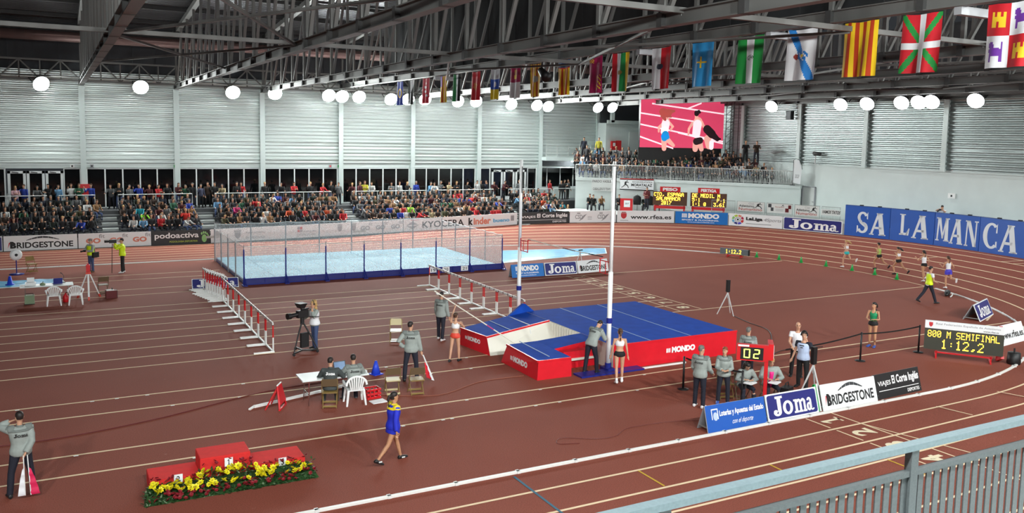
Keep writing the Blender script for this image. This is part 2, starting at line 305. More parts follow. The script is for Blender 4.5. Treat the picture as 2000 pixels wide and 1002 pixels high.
# ================================================================ the setting
CX0, CY0, R0, TW = 23.3, 33.5, 17.55, 7.4
LARC = PI * R0
def smooth(t): t = max(0, min(1, t)); return t * t * (3 - 2 * t)
def track(s, d):
    if s < 0: x, y = CX0 + s, CY0 + R0 + d
    elif s < LARC: a = PI / 2 - s / R0; x, y = CX0 + (R0 + d) * math.cos(a), CY0 + (R0 + d) * math.sin(a)
    else: x, y = CX0 - (s - LARC), CY0 - R0 - d
    h = 1.15 * smooth((min(s, LARC - s) + 9.3) / 27.7)
    return Vector((x, y, h * max(d, 0) / TW))
S0, S1 = -38., LARC + 36.
def srange(a, b, ds=.7): n = max(1, int((b - a) / ds)); return [a + (b - a) * i / n for i in range(n + 1)]
# infield
b = MB().use('track'); pts = [track(s, 0) for s in srange(0, LARC, .7)]
b.poly([(-15, CY0 - R0, 0), *[tuple(p) for p in reversed(pts)], (-15, CY0 + R0, 0)])
floor = b.build('floor', 'track', kind='structure')
# banked running track
b = MB().use('track'); ss = srange(S0, S1, .7); nd = 6
for s in ss:
    for k in range(nd + 1): b.v.append(tuple(track(s, TW * k / nd)))
for i in range(len(ss) - 1):
    for k in range(nd):
        a = i * (nd + 1) + k; b.face((a, a + nd + 1, a + nd + 2, a + 1))
tk = b.build('floor', 'track', kind='structure', smooth=True)
b = MB().use('track'); b.poly([(-15, -4, -.01), (30, -4, -.01), (30, 8.6, -.01), (-15, 8.6, -.01)]); b.build('floor', 'track', kind='structure')
def strip(name, f, a, e, wd, m, parent, lift=.004, ds=.7):
    b = MB().use(m); q = srange(a, e, ds)
    for s in q:
        p0, p1 = f(s, -wd / 2), f(s, wd / 2); b.v += [(p0.x, p0.y, p0.z + lift), (p1.x, p1.y, p1.z + lift)]
    for i in range(len(q) - 1): b.face((2 * i, 2 * i + 2, 2 * i + 3, 2 * i + 1))
    return b.build(name, m, parent)
LW = 1.03
for k in range(1, 7): strip('lane_line', lambda s, o, k=k: track(s, k * LW + o), S0, S1, .075, 'track_line', tk)
strip('lane_line', lambda s, o: track(s, TW - .35 + o), S0, S1, .05, 'track_line', tk)
# raised white kerb on the straights, flat line with cones where the kerb is lifted out
def kerb(a, e):
    b = MB().use('kerb'); q = srange(a, e, .5)
    for s in q:
        for d, z in ((-.042, 0), (-.042, .045), (-.025, .055), (.025, .055), (.042, .045), (.042, 0)):
            p = track(s, d); b.v.append((p.x, p.y, z))
    for i in range(len(q) - 1):
        for k in range(5): a0 = i * 6 + k; b.face((a0, a0 + 6, a0 + 7, a0 + 1))
    k0 = b.build('kerb_rail', 'kerb', floor, label='white raised kerb rail')
    for i in range(0, len(q), 3):
        j = MB().use('white'); p = track(q[i], 0); j.box((p.x, p.y, .03), (.08, .13, .05)); j.build('kerb_clip', 'white', k0)
kerb(-26.2, 18.5); kerb(33.4, LARC + 27)
strip('lane_line', lambda s, o: track(s, o), 18.5, 33.4, .06, 'track_line', floor)
def fl(x0, y0, x1, y1, wd=.08, m='track_line', par=None, z=.004, name='floor_line'):
    d = Vector((x1 - x0, y1 - y0)).normalized(); nx, ny = -d.y * wd / 2, d.x * wd / 2
    b = MB().use(m); b.poly([(x0 - nx, y0 - ny, z), (x1 - nx, y1 - ny, z), (x1 + nx, y1 + ny, z), (x0 + nx, y0 + ny, z)]); return b.build(name, m, par or floor)
SL = [28.52 + 1.222 * k for k in range(9)]
for k, y in enumerate(SL): fl(-15, y, 25 if 0 < k < 8 else 40.0 if k == 0 else 39.8, y)
fl(25, SL[0] + .1, 25, SL[8] + .1, .06); fl(23.8, SL[0] + .1, 24.05, SL[8] + .1, .06)
for y in (19.94, 21.2): fl(-15, y, 35.5 if y > 20 else 33.5, y)
for y in (24.1, 25.36): fl(-15, y, 12.8 if y < 25 else 16, y)
for y in (45.5, 47.0, 41.2, 42.7): fl(-15, y, 7.6, y)
fl(34.8, 21.8, 36.3, 22.5)
def floor_digit(t, x, y, sx, sy, ang, m='num_line', z=.006):
    vs, fs, _ = text_geo(t, .03); c, s_ = math.cos(ang), math.sin(ang); b = MB().use(m)
    if t == '~': vs = [(.38, 0), (.62, 0), (.62, 1), (.42, 1), (.1, .82), (.1, .7), (.38, .8), (.1, 0), (.9, 0), (.9, .12), (.1, .12)]; fs = [(0, 1, 2, 3, 6), (3, 4, 5, 6), (7, 8, 9, 10)]
    for u, v in vs:
        a, q = (u - .5) * sx, (v - .5) * sy; b.v.append((x + a * c - q * s_, y + a * s_ + q * c, z))
    for f in fs: b.face(f)
    return b.build('lane_number', m, floor)
for k in range(8): floor_digit(str(8 - k), 24.45, SL[k] + .68, .42, .62, -PI / 2 + PI)
# finish line, lane numbers and marks on the near straight
def tl(x0, d0, x1, d1, wd=.05, m='track_line', name='floor_line'):
    b = MB().use(m); s0, s1 = LARC + CX0 - x0, LARC + CX0 - x1
    P = [track(s0 - wd / 2, d0), track(s1 - wd / 2, d1), track(s1 + wd / 2, d1), track(s0 + wd / 2, d0)]
    b.poly([(p.x, p.y, p.z + .007) for p in P]); b.build(name, m, tk)
tl(18.69, 0, 18.69, 6.2); tl(18.69, 1.05, 19.35, 4.2)
for k in range(4):
    tl(17.66, k * LW + .1, 17.66, (k + 1) * LW - .1)
    d = k * LW + .5; p = track(LARC + CX0 - 18.1, d); floor_digit(str(k + 1), p.x + .06, p.y, .42, .66, -PI / 2 + PI, z=p.z + .008)
tl(8.68, .15, 8.68, 2.2, .06, 'blueline'); tl(8.62, .98, 8.9, .98, .06, 'blueline')
tl(11.37, 1.06, 11.37, 2.0, .05, 'yellowline'); tl(14.35, 2.1, 14.35, 3.0, .05, 'yellowline'); tl(11.25, 1.9, 11.4, 1.9, .05, 'yellowline'); tl(17.1, 3.1, 17.1, 4.1, .05, 'yellowline')
for a, k in ((21.8, 1), (24.6, 1), (25.4, 2)):
    p, q = track(LARC + CX0 - a, k * LW), track(LARC + CX0 - a - .25, (k + 1) * LW); fl(p.x, p.y, q.x, q.y, .05, par=tk, z=p.z + .06 if k == 1 and a > 24 else p.z + .03)
for sarc, d0, d1 in ((17.6, 6.2, 7.0), (28.2, 4.1, 5.15), (31.2, 6.2, 7.05), (31.8, 6.2, 7.05)):
    p, q = track(sarc, d0), track(sarc + .5, d1); b = MB().use('track_line'); t = (track(sarc + .06, d0) - p)
    b.poly([(v.x, v.y, v.z + .008) for v in (p, q, q + t, p + t)]); b.build('floor_line', 'track_line', tk)
# tape squares on the infield lines
for i in range(26):
    y = RND.choice((19.94, 21.2, 21.2, 24.1, 25.36)); x = RND.uniform(-2, 12 if y > 23 else 22); fl(x, y - .06, x + .1, y - .06, .07, 'white', z=.007, name='tape_mark')
# ---------------------------------------------------------------- window wall (left)
WY = 65.0; COLX = [1.74 + 5.97 * k for k in range(-3, 8)]
def corr(x0, x1, z0, z1, pitch=.27, dep=.085):
    b = MB().use('galv'); z = z0; prof = []; rr = random.Random(8); d0 = dep
    while z < z1:
        dep = d0 * rr.uniform(.55, 1.35)
        for t, o in ((0, 0), (.18, 0), (.45, dep), (.7, dep)): prof.append((min(z + t * pitch, z1), o))
        z += pitch
    prof.append((z1, 0))
    for zz, o in prof: b.v += [(x0, -o, zz), (x1, -o, zz)]
    for i in range(len(prof) - 1): b.face((2 * i, 2 * i + 1, 2 * i + 3, 2 * i + 2))
    return b
wall = thing('wall_left', None, None, (0, WY, 0), kind='structure')
def wpart(mb, name, mats=None, **k): return mb.build(name, mats, wall, **k)
bay = corr(0, 5.97, 4.95, 11.2).mesh('cladding_sheet', 'galv')
for x in COLX[:-1]: add('cladding_sheet', bay, wall, loc=(x, 0, 0))
b = MB().use('concrete'); b.box((18, .12, 4.82), (70, .2, .3)); wpart(b, 'lintel')
b = MB().use('concrete'); b.box((18, .25, 1.5), (70, .2, 3.0)); wpart(b, 'plinth_wall')
b = MB().use('upperwall'); b.box((18, .3, 12.3), (72, .1, 4.0)); wpart(b, 'upper_wall')
for x in [-16 + 1.5 * k for k in range(40)]:
    b = MB().use('upperwall'); b.box((x, .22, 12.6), (.06, .08, 3.4)); wpart(b, 'panel_seam')
colm = MB().use('colpaint'); colm.box((0, -.15, 5.15), (.12, .3, 10.3)); colm.box((0, -.3, 5.15), (.36, .03, 10.3)); colm.box((0, 0, 5.15), (.36, .03, 10.3)); colm = colm.mesh('column', 'colpaint')
for x in COLX: add('column', colm, wall, loc=(x, 0, 0))
nwin = 0; ndoor = 0
def glazing(x0, x1, n, z0=1.95, z1=4.66, y=WY):
    global nwin; nwin += 1
    t = thing('window_%d' % nwin, None, None, (x0, y, 0), kind='structure'); W = x1 - x0
    for k in range(n):
        g = MB().use('glass_dark'); a, c = W * k / n, W * (k + 1) / n; g.box(((a + c) / 2, .1, (z0 + z1) / 2), (c - a - .06, .03, z1 - z0 - .06)); g.build('pane', None, t)
        m = MB().use('aluwhite'); m.box((c, .07, (z0 + z1) / 2), (.085, .1, z1 - z0)); m.build('mullion', None, t)
    m = MB().use('aluwhite'); m.box((W / 2, .07, z1), (W, .1, .08)); m.box((W / 2, .07, z0), (W, .1, .08)); m.box((0, .07, (z0 + z1) / 2), (.06, .1, z1 - z0)); m.build('window_frame', None, t)
def glassdoor(x0, w=1.15, z0=1.95, z1=4.5):
    global ndoor; ndoor += 1
    t = thing('door_%d' % ndoor, None, None, (x0, WY, 0), kind='structure')
    m = MB().use('aluwhite')
    for a in (.08, w - .08): m.box((a, 0, (z0 + z1) / 2), (.16, .08, z1 - z0))
    for z in (z0 + .15, z1 - .08): m.box((w / 2, 0, z), (w, .08, .16 if z > 3 else .3))
    m.build('door_frame', None, t)
    g = MB().use('glass_dark'); g.box((w / 2, .02, (z0 + z1) / 2 + .05), (w - .3, .03, z1 - z0 - .4)); g.build('pane', None, t)
    h = MB().use('black'); h.tube([(w - .12, -.06, 2.9), (w - .12, -.09, 2.95), (w - .12, -.09, 3.2), (w - .12, -.06, 3.25)], .015, 6); h.build('door_handle', None, t)
    h = MB().use('black'); h.beam((.25, -.07, z1 - .06), (w * .6, -.07, z1 - .12), .05); h.build('door_closer', None, t)
for i, x in enumerate(COLX[:-1]):
    if i == 2:
        glazing(x + .2, -2.9, 1); glazing(.55, COLX[3] - .2, 1)
        for k in range(3): glassdoor(-2.75 + 1.1 * k, 1.05)
    elif i == 8:
        glazing(x + .2, x + 1.2, 1); glazing(x + 4.9, COLX[9] - .2, 1)
        for k in range(3): glassdoor(x + 1.35 + 1.15 * k, 1.05)
    elif i < 9: glazing(x + .2, x + 5.77, 5)
    else: glazing(x + .2, x + 5.77, 4, y=WY + 1.2)
# small signs on the wall
def wsign(x, z, w_, h_, m, m2, label):
    t = thing('wall_sign', label, 'sign', (x, WY - .09, z), group=None); q = MB().use(m); q.box((0, 0, 0), (w_, .02, h_)); q.build('plate', None, t)
    D = Decor(w_, h_).rect((.3, .25, .7, .75), m2, 'pictogram'); D.build(t, -.01, Matrix.Translation((-w_ / 2, 0, -h_ / 2)))
wsign(1.05, 4.83, .26, .24, 'white', 'textblack', 'small white sign on the lintel left of the first wide column'); wsign(2.25, 4.83, .24, .24, 'textgrey', 'textblack', 'small grey sign on the lintel just right of the first column')
wsign(COLX[4], 4.83, .42, .2, 'conegreen', 'white', 'green exit sign on the second column of the window wall'); wsign(COLX[6], 4.83, .42, .2, 'conegreen', 'white', 'green exit sign on the fourth column of the window wall')
wsign(COLX[6] - .8, 4.83, .24, .24, 'textgrey', 'textred', 'small sign left of the fourth column above the windows')
t = thing('fire_box', 'red fire hose box on the first column behind the spectators', 'fire box', (1.75, WY - .46, 3.25)); q = MB().use('red'); q.box((0, 0, 0), (.7, .24, .75)); soften(q.mesh('x', None)); q.build('box', None, t); q = MB().use('white'); q.lathe([(.2, -.13), (.2, -.122)], 16); q.v = [(x, z, -y * .55) for x, y, z in q.v]; q.build('emblem', None, t)
# ---------------------------------------------------------------- end wall (right)
WX = 50.0
wr = thing('wall_right', None, None, (WX, 0, 0), rz=-PI / 2, kind='structure')   # local x runs towards -Y
b = MB().use('concrete'); b.box((-32, .2, 3.0), (68, .3, 5.55)); b.build('concrete_wall', None, wr)
b = MB().use('colpaint'); b.box((-32, .05, 5.72), (68, .2, .1)); b.build('wall_ledge', None, wr)
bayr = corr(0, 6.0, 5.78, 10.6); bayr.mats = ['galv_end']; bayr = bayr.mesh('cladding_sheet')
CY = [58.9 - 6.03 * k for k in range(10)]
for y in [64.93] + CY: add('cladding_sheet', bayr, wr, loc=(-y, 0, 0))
for y in CY:
    b = MB().use('colpaint'); b.box((-y, -.15, 8.1), (.12, .3, 4.8)); b.box((-y, -.3, 8.1), (.34, .03, 4.8)); b.build('column', None, wr)
b = MB().use('upperwall'); b.box((-32, .3, 12.8), (70, .1, 4.6)); b.build('upper_wall', None, wr)
ndoor += 1; t = thing('door_%d' % ndoor, None, None, (WX, 46.4, 1.9), rz=-PI / 2, kind='structure')
b = MB().use('offwhite'); b.box((.6, .03, 1.06), (1.15, .04, 2.1)); b.build('door_leaf', None, t)
b = MB().use('textgrey'); b.box((.0, .0, 1.06), (.06, .12, 2.2)); b.box((1.2, 0, 1.06), (.06, .12, 2.2)); b.box((.6, 0, 2.15), (1.26, .12, .06)); b.build('door_frame', None, t)
b = MB().use('black'); b.beam((1.0, -.06, 1.05), (1.14, -.06, 1.05), .03); b.build('door_handle', None, t)
def fire_ext(x, y, z, label):
    t = thing('fire_extinguisher', label, 'extinguisher', (x, y, z)); q = MB().use('red'); q.lathe([(.02, 0), (.085, .01), (.085, .42), (.05, .5), (.03, .53)], 14); q.build('cylinder', None, t, smooth=True)
    q = MB().use('black'); q.tube([(0, 0, .53), (0, 0, .6), (-.08, 0, .58)], .018, 6); q.tube([(0, 0, .56), (-.12, -.03, .45), (-.13, -.03, .2)], .014, 6); q.build('hose', None, t)
fire_ext(WX - .12, 48.0, 3.05, 'red fire extinguisher on the white end wall beside the grey door')
# photographers' deck behind the bank
b = MB().use('step'); A = [math.radians(d) for d in range(-62, 46, 4)]
P = [(CX0 + 25.05 * math.cos(a), CY0 + 25.05 * math.sin(a)) for a in A]; Q = [(WX, 46.2), (WX, 8.5)]
top = [(*p, 1.9) for p in P] + [(*p, 1.9) for p in [(43.0, 55.3), (47.4, 49)] + Q]; b.poly(top); b.poly([(40.8, 51.2, 1.55), (43.0, 55.3, 1.55), (40.6, 57.8, 1.55), (38.0, 59.5, 1.55), (35.2, 58.7, 1.55), (36.6, 54.9, 1.55), (39.0, 53.0, 1.55)])
for i in range(len(P) - 1): b.poly([(*P[i], -.0), (*P[i + 1], -.0), (*P[i + 1], 1.9), (*P[i], 1.9)])
b.build('floor', 'step', kind='structure')
# ---------------------------------------------------------------- roof
def roof_z(y): return 13.95 + .085 * min(66 - y, y + 6)
b = MB().use('roofdeck'); n = 0
for (ya, yb) in ((66, 30), (30, -6)):
    k = int(abs(ya - yb) / .3); rows = []
    for i in range(k + 1):
        y = ya + (yb - ya) * i / k
        for t, o in ((0, 0), (.45, 0), (.5, .05), (.95, .05)):
            yy = y + t * (yb - ya) / k; rows.append((yy, roof_z(yy) + .35 + o))
    rows = [r for r in rows if min(ya, yb) - .01 <= r[0] <= max(ya, yb) + .01]; base = len(b.v)
    for yy, zz in rows: b.v += [(-18, yy, zz), (52, yy, zz)]
    for i in range(len(rows) - 1): q = base + 2 * i; b.face((q, q + 1, q + 3, q + 2))
b.build('ceiling', 'roofdeck', kind='structure')
def truss(k, x):
    t = thing('trim_%d' % (k + 1), None, None, (x, 0, 0), kind='structure')
    c = MB().use("steel"); zb = 10.98 if abs(x - 19.65) < .1 else 10.42
    for dz in (-.16, .16): c.box((0, 29.5, zb + dz), (.3, 70.6, .03))
    c.box((0, 29.5, zb), (.04, 70.6, .3)); c.build('bottom_chord', None, t)
    ys = [64.4 - 2.93 * i for i in range(24)]
    q = MB().use('steel')
    for y0, y1 in ((65, 30), (30, -5.5)): q.beam((0, y0, roof_z(y0)), (0, y1, roof_z(y1)), .3, .3)
    q.build('top_chord', None, t)
    for i, y in enumerate(ys):
        m = MB().use('steel'); m.beam((0, y, zb), (0, y, roof_z(y)), .12, .14, (0, 1, 0)); m.build('vertical', None, t)
        g = MB().use('steel_dark'); g.box((0, y, zb), (.32, .2, .36)); g.build('gusset', None, t)
        if i < 23:
            m = MB().use('steel'); m.beam((.06, y, zb), (.06, ys[i + 1], roof_z(ys[i + 1])), .1, .12, (1, 0, 0)); m.build('diagonal', None, t)
for k, x in enumerate(COLX[1:] + [COLX[-1] + 5.9]): truss(k, x)
cur = thing('trim_24', None, None, (19.95, 0, 0), kind='structure')
for i in range(20):
    y = 55 - 3.0 * i; q = MB().use('curtain'); q.hexa([(0, y - 2.96, 11.25), (.04, y - 2.96, 11.25), (.04, y, 11.25), (0, y, 11.25), (0, y - 2.96, roof_z(y - 3) + .1), (.04, y - 2.96, roof_z(y - 3) + .1), (.04, y, roof_z(y) + .1), (0, y, roof_z(y) + .1)]); q.build('curtain_panel', None, cur)
# ties, wind braces and purlins between the trusses
tr = thing('trim_20', None, None, kind='structure')
for y in (2.6, 16.8, 30.8):
    for i in range(1, len(COLX) - 1):
        q = MB().use('steel'); q.beam((COLX[i], y, 10.58), (COLX[i + 1], y, 10.58), .14, .14); q.build('tie_beam', None, tr)
for i in range(1, len(COLX) - 1, 2):
    for ya, yb in ((30.8, 44.6), (16.8, 30.8)):
        q = MB().use('steel'); q.beam((COLX[i], ya, 10.5), (COLX[i + 1], yb, 10.5), .08, .08); q.build('wind_brace', None, tr)
        q = MB().use('steel'); q.beam((COLX[i], yb, 10.5), (COLX[i + 1], ya, 10.5), .08, .08); q.build('wind_brace', None, tr)
for y in [62 - 4.4 * i for i in range(15)]:
    q = MB().use('steel_dark'); q.beam((-16, y, roof_z(y) + .2), (50, y, roof_z(y) + .2), .12, .22); q.build('purlin', None, tr)
# lattice girder along the window wall
lg = thing('trim_21', None, None, (0, 64.1, 0), kind='structure')
for z in (10.55, 11.8):
    q = MB().use('steel'); q.beam((-16, 0, z), (44, 0, z), .12, .12); q.build('girder_chord', None, lg)
for i in range(50):
    x = -16.17 + 1.194 * i
    q = MB().use('steel'); q.beam((x, 0, 10.55), (x, 0, 11.8), .08); q.build('girder_post', None, lg)
    q = MB().use('steel'); q.beam((x, 0, 10.55 if i % 2 else 11.8), (x + 1.194, 0, 11.8 if i % 2 else 10.55), .085); q.build('girder_diagonal', None, lg)
lg2 = thing('trim_22', None, None, (49.0, 0, 0), kind='structure')
for z in (10.5, 11.7):
    q = MB().use('steel'); q.beam((0, 4, z), (0, 64, z), .1, .16); q.build('girder_chord', None, lg2)
for i in range(38):
    y = 64 - 1.6 * i; q = MB().use('steel'); q.beam((0, y, 10.5 if i % 2 else 11.7), (0, y - 1.6, 11.7 if i % 2 else 10.5), .08); q.build('girder_diagonal', None, lg2)
q = MB().use('duct'); q.tube([(-16, 62.9, 13.25), (49, 62.9, 13.25)], .33, 14); q.build('ventilation_duct', None, None, True, label='long round ventilation duct under the roof above the window wall', cat='duct')
q = MB().use('steel_dark'); q.box((17, 63.4, 13.85), (66, .5, .4)); q.build('cable_tray', None, None, label='dark cable tray running above the ventilation duct', cat='cable tray')
# ---------------------------------------------------------------- floodlights
lr = thing('trim_23', None, None, kind='structure')
for a, c in (((-16, 62.5, 10.68), (47, 62.5, 10.68)), ((48.9, 8, 10.7), (48.9, 60, 10.7)), ((-16, 1.0, 12.52), (47, 1.0, 12.52))): q = MB().use('steel'); q.tube([a, c], .05, 8); q.build('lighting_pipe', None, lr)
def make_lamp():
    t = thing('floodlight', 'x', 'lamp', group='floodlights along the walls')
    q = MB().use('lampbody'); q.lathe([(.1, .05), (.14, .2), (.34, .3), (.5, .62), (.44, .62), (.1, .3)], 16); q.build('reflector', None, t, True)
    q = MB().use('lampglass'); q.ball((0, 0, .66), (.48, .48, .24), 18, 9); q.build('lamp_glass', None, t, True)
    q = MB().use('lampbody'); q.beam((-.45, 0, .35), (-.45, 0, -.2), .04); q.beam((.45, 0, .35), (.45, 0, -.2), .04); q.beam((-.45, 0, -.2), (.45, 0, -.2), .04); q.tube([(0, 0, -.2), (0, 0, .1)], .05, 8); q.build('bracket', None, t)
    return t
proto = make_lamp(); first = True; GL_END = [c for c in proto.children if c.name.startswith('lamp_glass')][0].data.copy(); GL_END.materials[0] = MAT['lampglass_end']
def place_lamp(x, y, z, aim, watts, label, top):
    global first
    o = proto if first else copy_tree(proto); first = False
    if 'end wall' in label or x > 40:
        for ch in o.children:
            if ch.name.startswith('lamp_glass'): ch.data = GL_END
    d = (Vector(aim) - Vector((x, y, z))).normalized(); o.location = Vector((x, y, z)) - d * .6
    qt = d.to_track_quat('Z', 'Y'); o.rotation_euler = qt.to_euler(); o['label'] = label
    iq = qt.inverted(); h = MB().use('lampbody'); h.tube([iq @ Vector((0, 0, 0)), iq @ Vector((0, 0, top - o.location.z))], .03, 6); h.build('hanger', None, o)
    spot('lamp_light', Vector((x, y, z)) + d * .35, Vector((x, y, z)) + d * 5, watts, 165)
ORD = ['first', 'second', 'third', 'fourth', 'fifth', 'sixth', 'seventh', 'eighth', 'ninth', 'tenth', 'eleventh', 'twelfth', 'thirteenth', 'fourteenth', 'fifteenth', 'sixteenth', 'seventeenth']
for i, (x, z) in enumerate(LAMP_FAR): place_lamp(x, 62.0, z, (x + (8 if x < 5 else 0), 44, 0), P_FAR, 'glowing floodlight before the window wall, %s from the left' % ORD[i], 10.68)
for i, y in enumerate(LAMP_END): place_lamp(48.4, y, 10.08, (33, y - 4, 0), P_END, 'glowing floodlight before the end wall, %s right of the big screen' % ORD[i], 10.68)
for i, x in enumerate(LAMP_NEAR): place_lamp(x, 1.5, 11.6, (x + 6, 22, 0), P_NEAR, 'floodlight above the near stand, %s from the left' % ORD[i], 12.5)
# ================================================================ people
V = Vector
def ik(a, t, l1, l2, pole):
    a, t, pole = V(a), V(t), V(pole); d = t - a; L = min(d.length, (l1 + l2) * .998); L = max(L, abs(l1 - l2) + .02); dn = d.normalized()
    x = (l1 * l1 - l2 * l2 + L * L) / (2 * L); h = math.sqrt(max(l1 * l1 - x * x, 0)); p = (pole - dn * pole.dot(dn)).normalized()
    return a + dn * x + p * h, a + dn * L
def rad(d): return math.radians(d)
def skeleton(P):
    """joints of a 1.75 m figure facing +y, +x is the right hand side"""
    K = {}; fem = P.get('fem', 0)
    lean, side, tw = rad(P.get('lean', 2)), rad(P.get('side', 0)), rad(P.get('twist', 0))
    sh, hw = (.172, .092) if fem else (.192, .09)
    pel = V((0, 0, 0)); rx = V((math.cos(tw), math.sin(tw), 0))
    sp = V((math.sin(side), math.sin(lean) * math.cos(side), math.cos(lean) * math.cos(side)))
    K['sp'] = sp; K['rx'] = rx
    K['fy'] = sp.cross(rx); K['pel'] = pel; K['waist'] = pel + sp * .15; K['chest'] = pel + sp * .34; K['neck'] = pel + sp * .505
    nod, look = rad(P.get('nod', 0)), rad(P.get('look', 0))
    hd = (sp + V((0, math.sin(nod), -abs(math.sin(nod)) * .3)) * .9).normalized() if nod else (sp * .6 + V((0, 0, .4))).normalized()
    K['head'] = K['neck'] + hd * .185; K['hd'] = hd; K['look'] = look + tw; K['nod'] = nod
    z0 = 0
    for s, n in ((1, 'r'), (-1, 'l')):
        L_ = tuple(P.get('leg_' + n, (0, 0, 4))); f, k, a, toe, pt = [rad(v) for v in L_ + (0, 0, 4, 8, 0)[len(L_):]]
        hip = pel + V((s * hw, 0, -.02)); d1 = V((s * math.sin(a), math.sin(f) * math.cos(a), -math.cos(f) * math.cos(a))); kn = hip + d1 * .43
        g = f - k; d2 = V((s * math.sin(a * .4), math.sin(g), -math.cos(g))); an = kn + d2 * .415
        td = V((s * math.sin(toe), math.cos(toe) * math.cos(pt), -math.sin(pt))); K['hip_' + n], K['knee_' + n], K['ank_' + n], K['toe_' + n] = hip, kn, an, td.normalized()
    if 'pz' in P: pz = P['pz']
    else:
        lo = min(min(K['ank_' + n].z - .075, (K['ank_' + n] + K['toe_' + n] * .17).z - .05) for n in 'rl'); pz = -lo
    for k in list(K):
        if k in ('pel', 'waist', 'chest', 'neck', 'head') or k[:4] in ('hip_', 'knee', 'ank_'): K[k] = K[k] + V((0, 0, pz))
    for s, n in ((1, 'r'), (-1, 'l')):
        shd = K['pel'] + sp * .455 + rx * (s * sh); K['sho_' + n] = shd; A = P.get('arm_' + n, (0, 6, 12))
        if A[0] == 'ik':
            el, wr = ik(shd, A[1], .295, .25, A[2] if len(A) > 2 else (s * .6, -.6, -.5))
        else:
            f, a, e = [rad(v) for v in A[:3]]; inn = rad(A[3]) if len(A) > 3 else 0
            def dr(fl, ab): return rx * (s * math.sin(ab)) + V((-rx.y, rx.x, 0)) * (math.sin(fl) * math.cos(ab)) + V((0, 0, -math.cos(fl) * math.cos(ab)))
            el = shd + dr(f, a) * .295; wr = el + dr(f + e, a - inn) * .25
        K['elb_' + n], K['wri_' + n] = el, wr
    return K
def limb(mb, pts, rr, n=10): mb.tube(pts, rr, n)
def mid(a, b, t): return a + (b - a) * t
def torso_rings(K, fem, o=0., z0=-.09, z1=.50, bulk=1.):
    prof = [(-.09, .125, .10), (-.04, .158, .115), (.03, .16, .118), (.09, .14, .105), (.16, .125, .095), (.25, .14, .108), (.34, .155, .116), (.42, .158, .105), (.465, .135, .085), (.5, .07, .062)]
    if fem: prof = [(-.09, .13, .10), (-.04, .168, .12), (.02, .165, .118), (.09, .13, .1), (.16, .11, .085), (.25, .125, .1), (.33, .138, .118), (.41, .138, .098), (.46, .115, .075), (.5, .056, .052)]
    R = []
    for z, a, b_ in prof:
        if z0 - .001 <= z <= z1 + .001: R.append((K['pel'] + K['sp'] * z, K['rx'], K['fy'], a * bulk + o, b_ * bulk + o))
    return R
def hand(mb, K, n, s):
    e, w_ = K['elb_' + n], K['wri_' + n]; d = (w_ - e).normalized(); pl = V((0, 0, 1)) if abs(d.z) < .7 else V((s * -1., .3, 0))
    nrm = (pl - d * pl.dot(d)).normalized(); sd = d.cross(nrm).normalized()
    mb.tube([w_ - d * .02, w_ + d * .03, w_ + d * .085], [(.024, .02), (.04, .017), (.04, .015)], 8)
    for i, L in enumerate((.058, .07, .074, .064)):
        off = sd * ((i - 1.5) * .021); a = w_ + d * .075 + off; m = a + d * (L * .55) - nrm * .008; t = m + d * (L * .45) - nrm * .022
        mb.tube([a, m, t], [.0105, .0098, .0085], 6)
    th = -1 if (sd.dot(V((0, 1, 0))) < 0) else 1
    a = w_ + d * .02 + sd * (th * .03); mb.tube([a, a + d * .03 + sd * (th * .028) - nrm * .006, a + d * .065 + sd * (th * .03) - nrm * .02], [.014, .012, .0095], 6)
def head(mb, K):
    c, u = K['head'], K['hd']; lk = K['look']; f = V((math.sin(-lk), math.cos(lk), 0)); f = (f - u * f.dot(u)).normalized(); r = f.cross(u).normalized()
    K['hf'], K['hr'] = f, r
    prof = [(-.115, .03, .035, .045), (-.095, .045, .055, .03), (-.06, .06, .078, .01), (-.02, .068, .088, 0), (.03, .073, .095, -.008), (.07, .068, .088, -.012), (.1, .05, .062, -.012), (.118, .02, .025, -.01)]
    mb.loft([(c + u * z + f * o, r, f, a, b_) for z, a, b_, o in prof], 12)
    mb.tube([c + f * .082 + u * .02, c + f * .112 - u * .02, c + f * .085 - u * .03], [.008, .014, .012], 6)
    for s in (-1, 1): mb.tube([c + r * (s * .068) + u * .02 - f * .01, c + r * (s * .082) + u * .01 - f * .018, c + r * (s * .07) - u * .035 - f * .008], [.012, .016, .01], 6)
    mb.tube([K['neck'] - K['sp'] * .05, K['neck'] + K['sp'] * .03, c - u * .05 - f * .01], [.06, .053, .052], 10)
def arm_pts(K, n): return K['sho_' + n], K['elb_' + n], K['wri_' + n]
def body_geo(K, fem=0, sl=1.):
    mb = MB(); mb.loft(torso_rings(K, fem), 14); head(mb, K); q = .88 if fem else 1.
    for s, n in ((1, 'r'), (-1, 'l')):
        a, e, w_ = arm_pts(K, n); inn = mid(K['neck'] - K['sp'] * .07, a, .55)
        limb(mb, [inn, a, mid(a, e, .4), e, mid(e, w_, .3), w_], [.055 * q, .056 * q, .046 * q, .037 * q, .038 * q, .025 * q]); hand(mb, K, n, s)
        h, k, an = K['hip_' + n], K['knee_' + n], K['ank_' + n]
        limb(mb, [h + V((0, 0, .03)), mid(h, k, .12), mid(h, k, .5), k, mid(k, an, .3), mid(k, an, .65), an], [.085, .088, .07, .052, .053, .042, .033])
        foot_geo(mb, K, n, 0)
    return mb
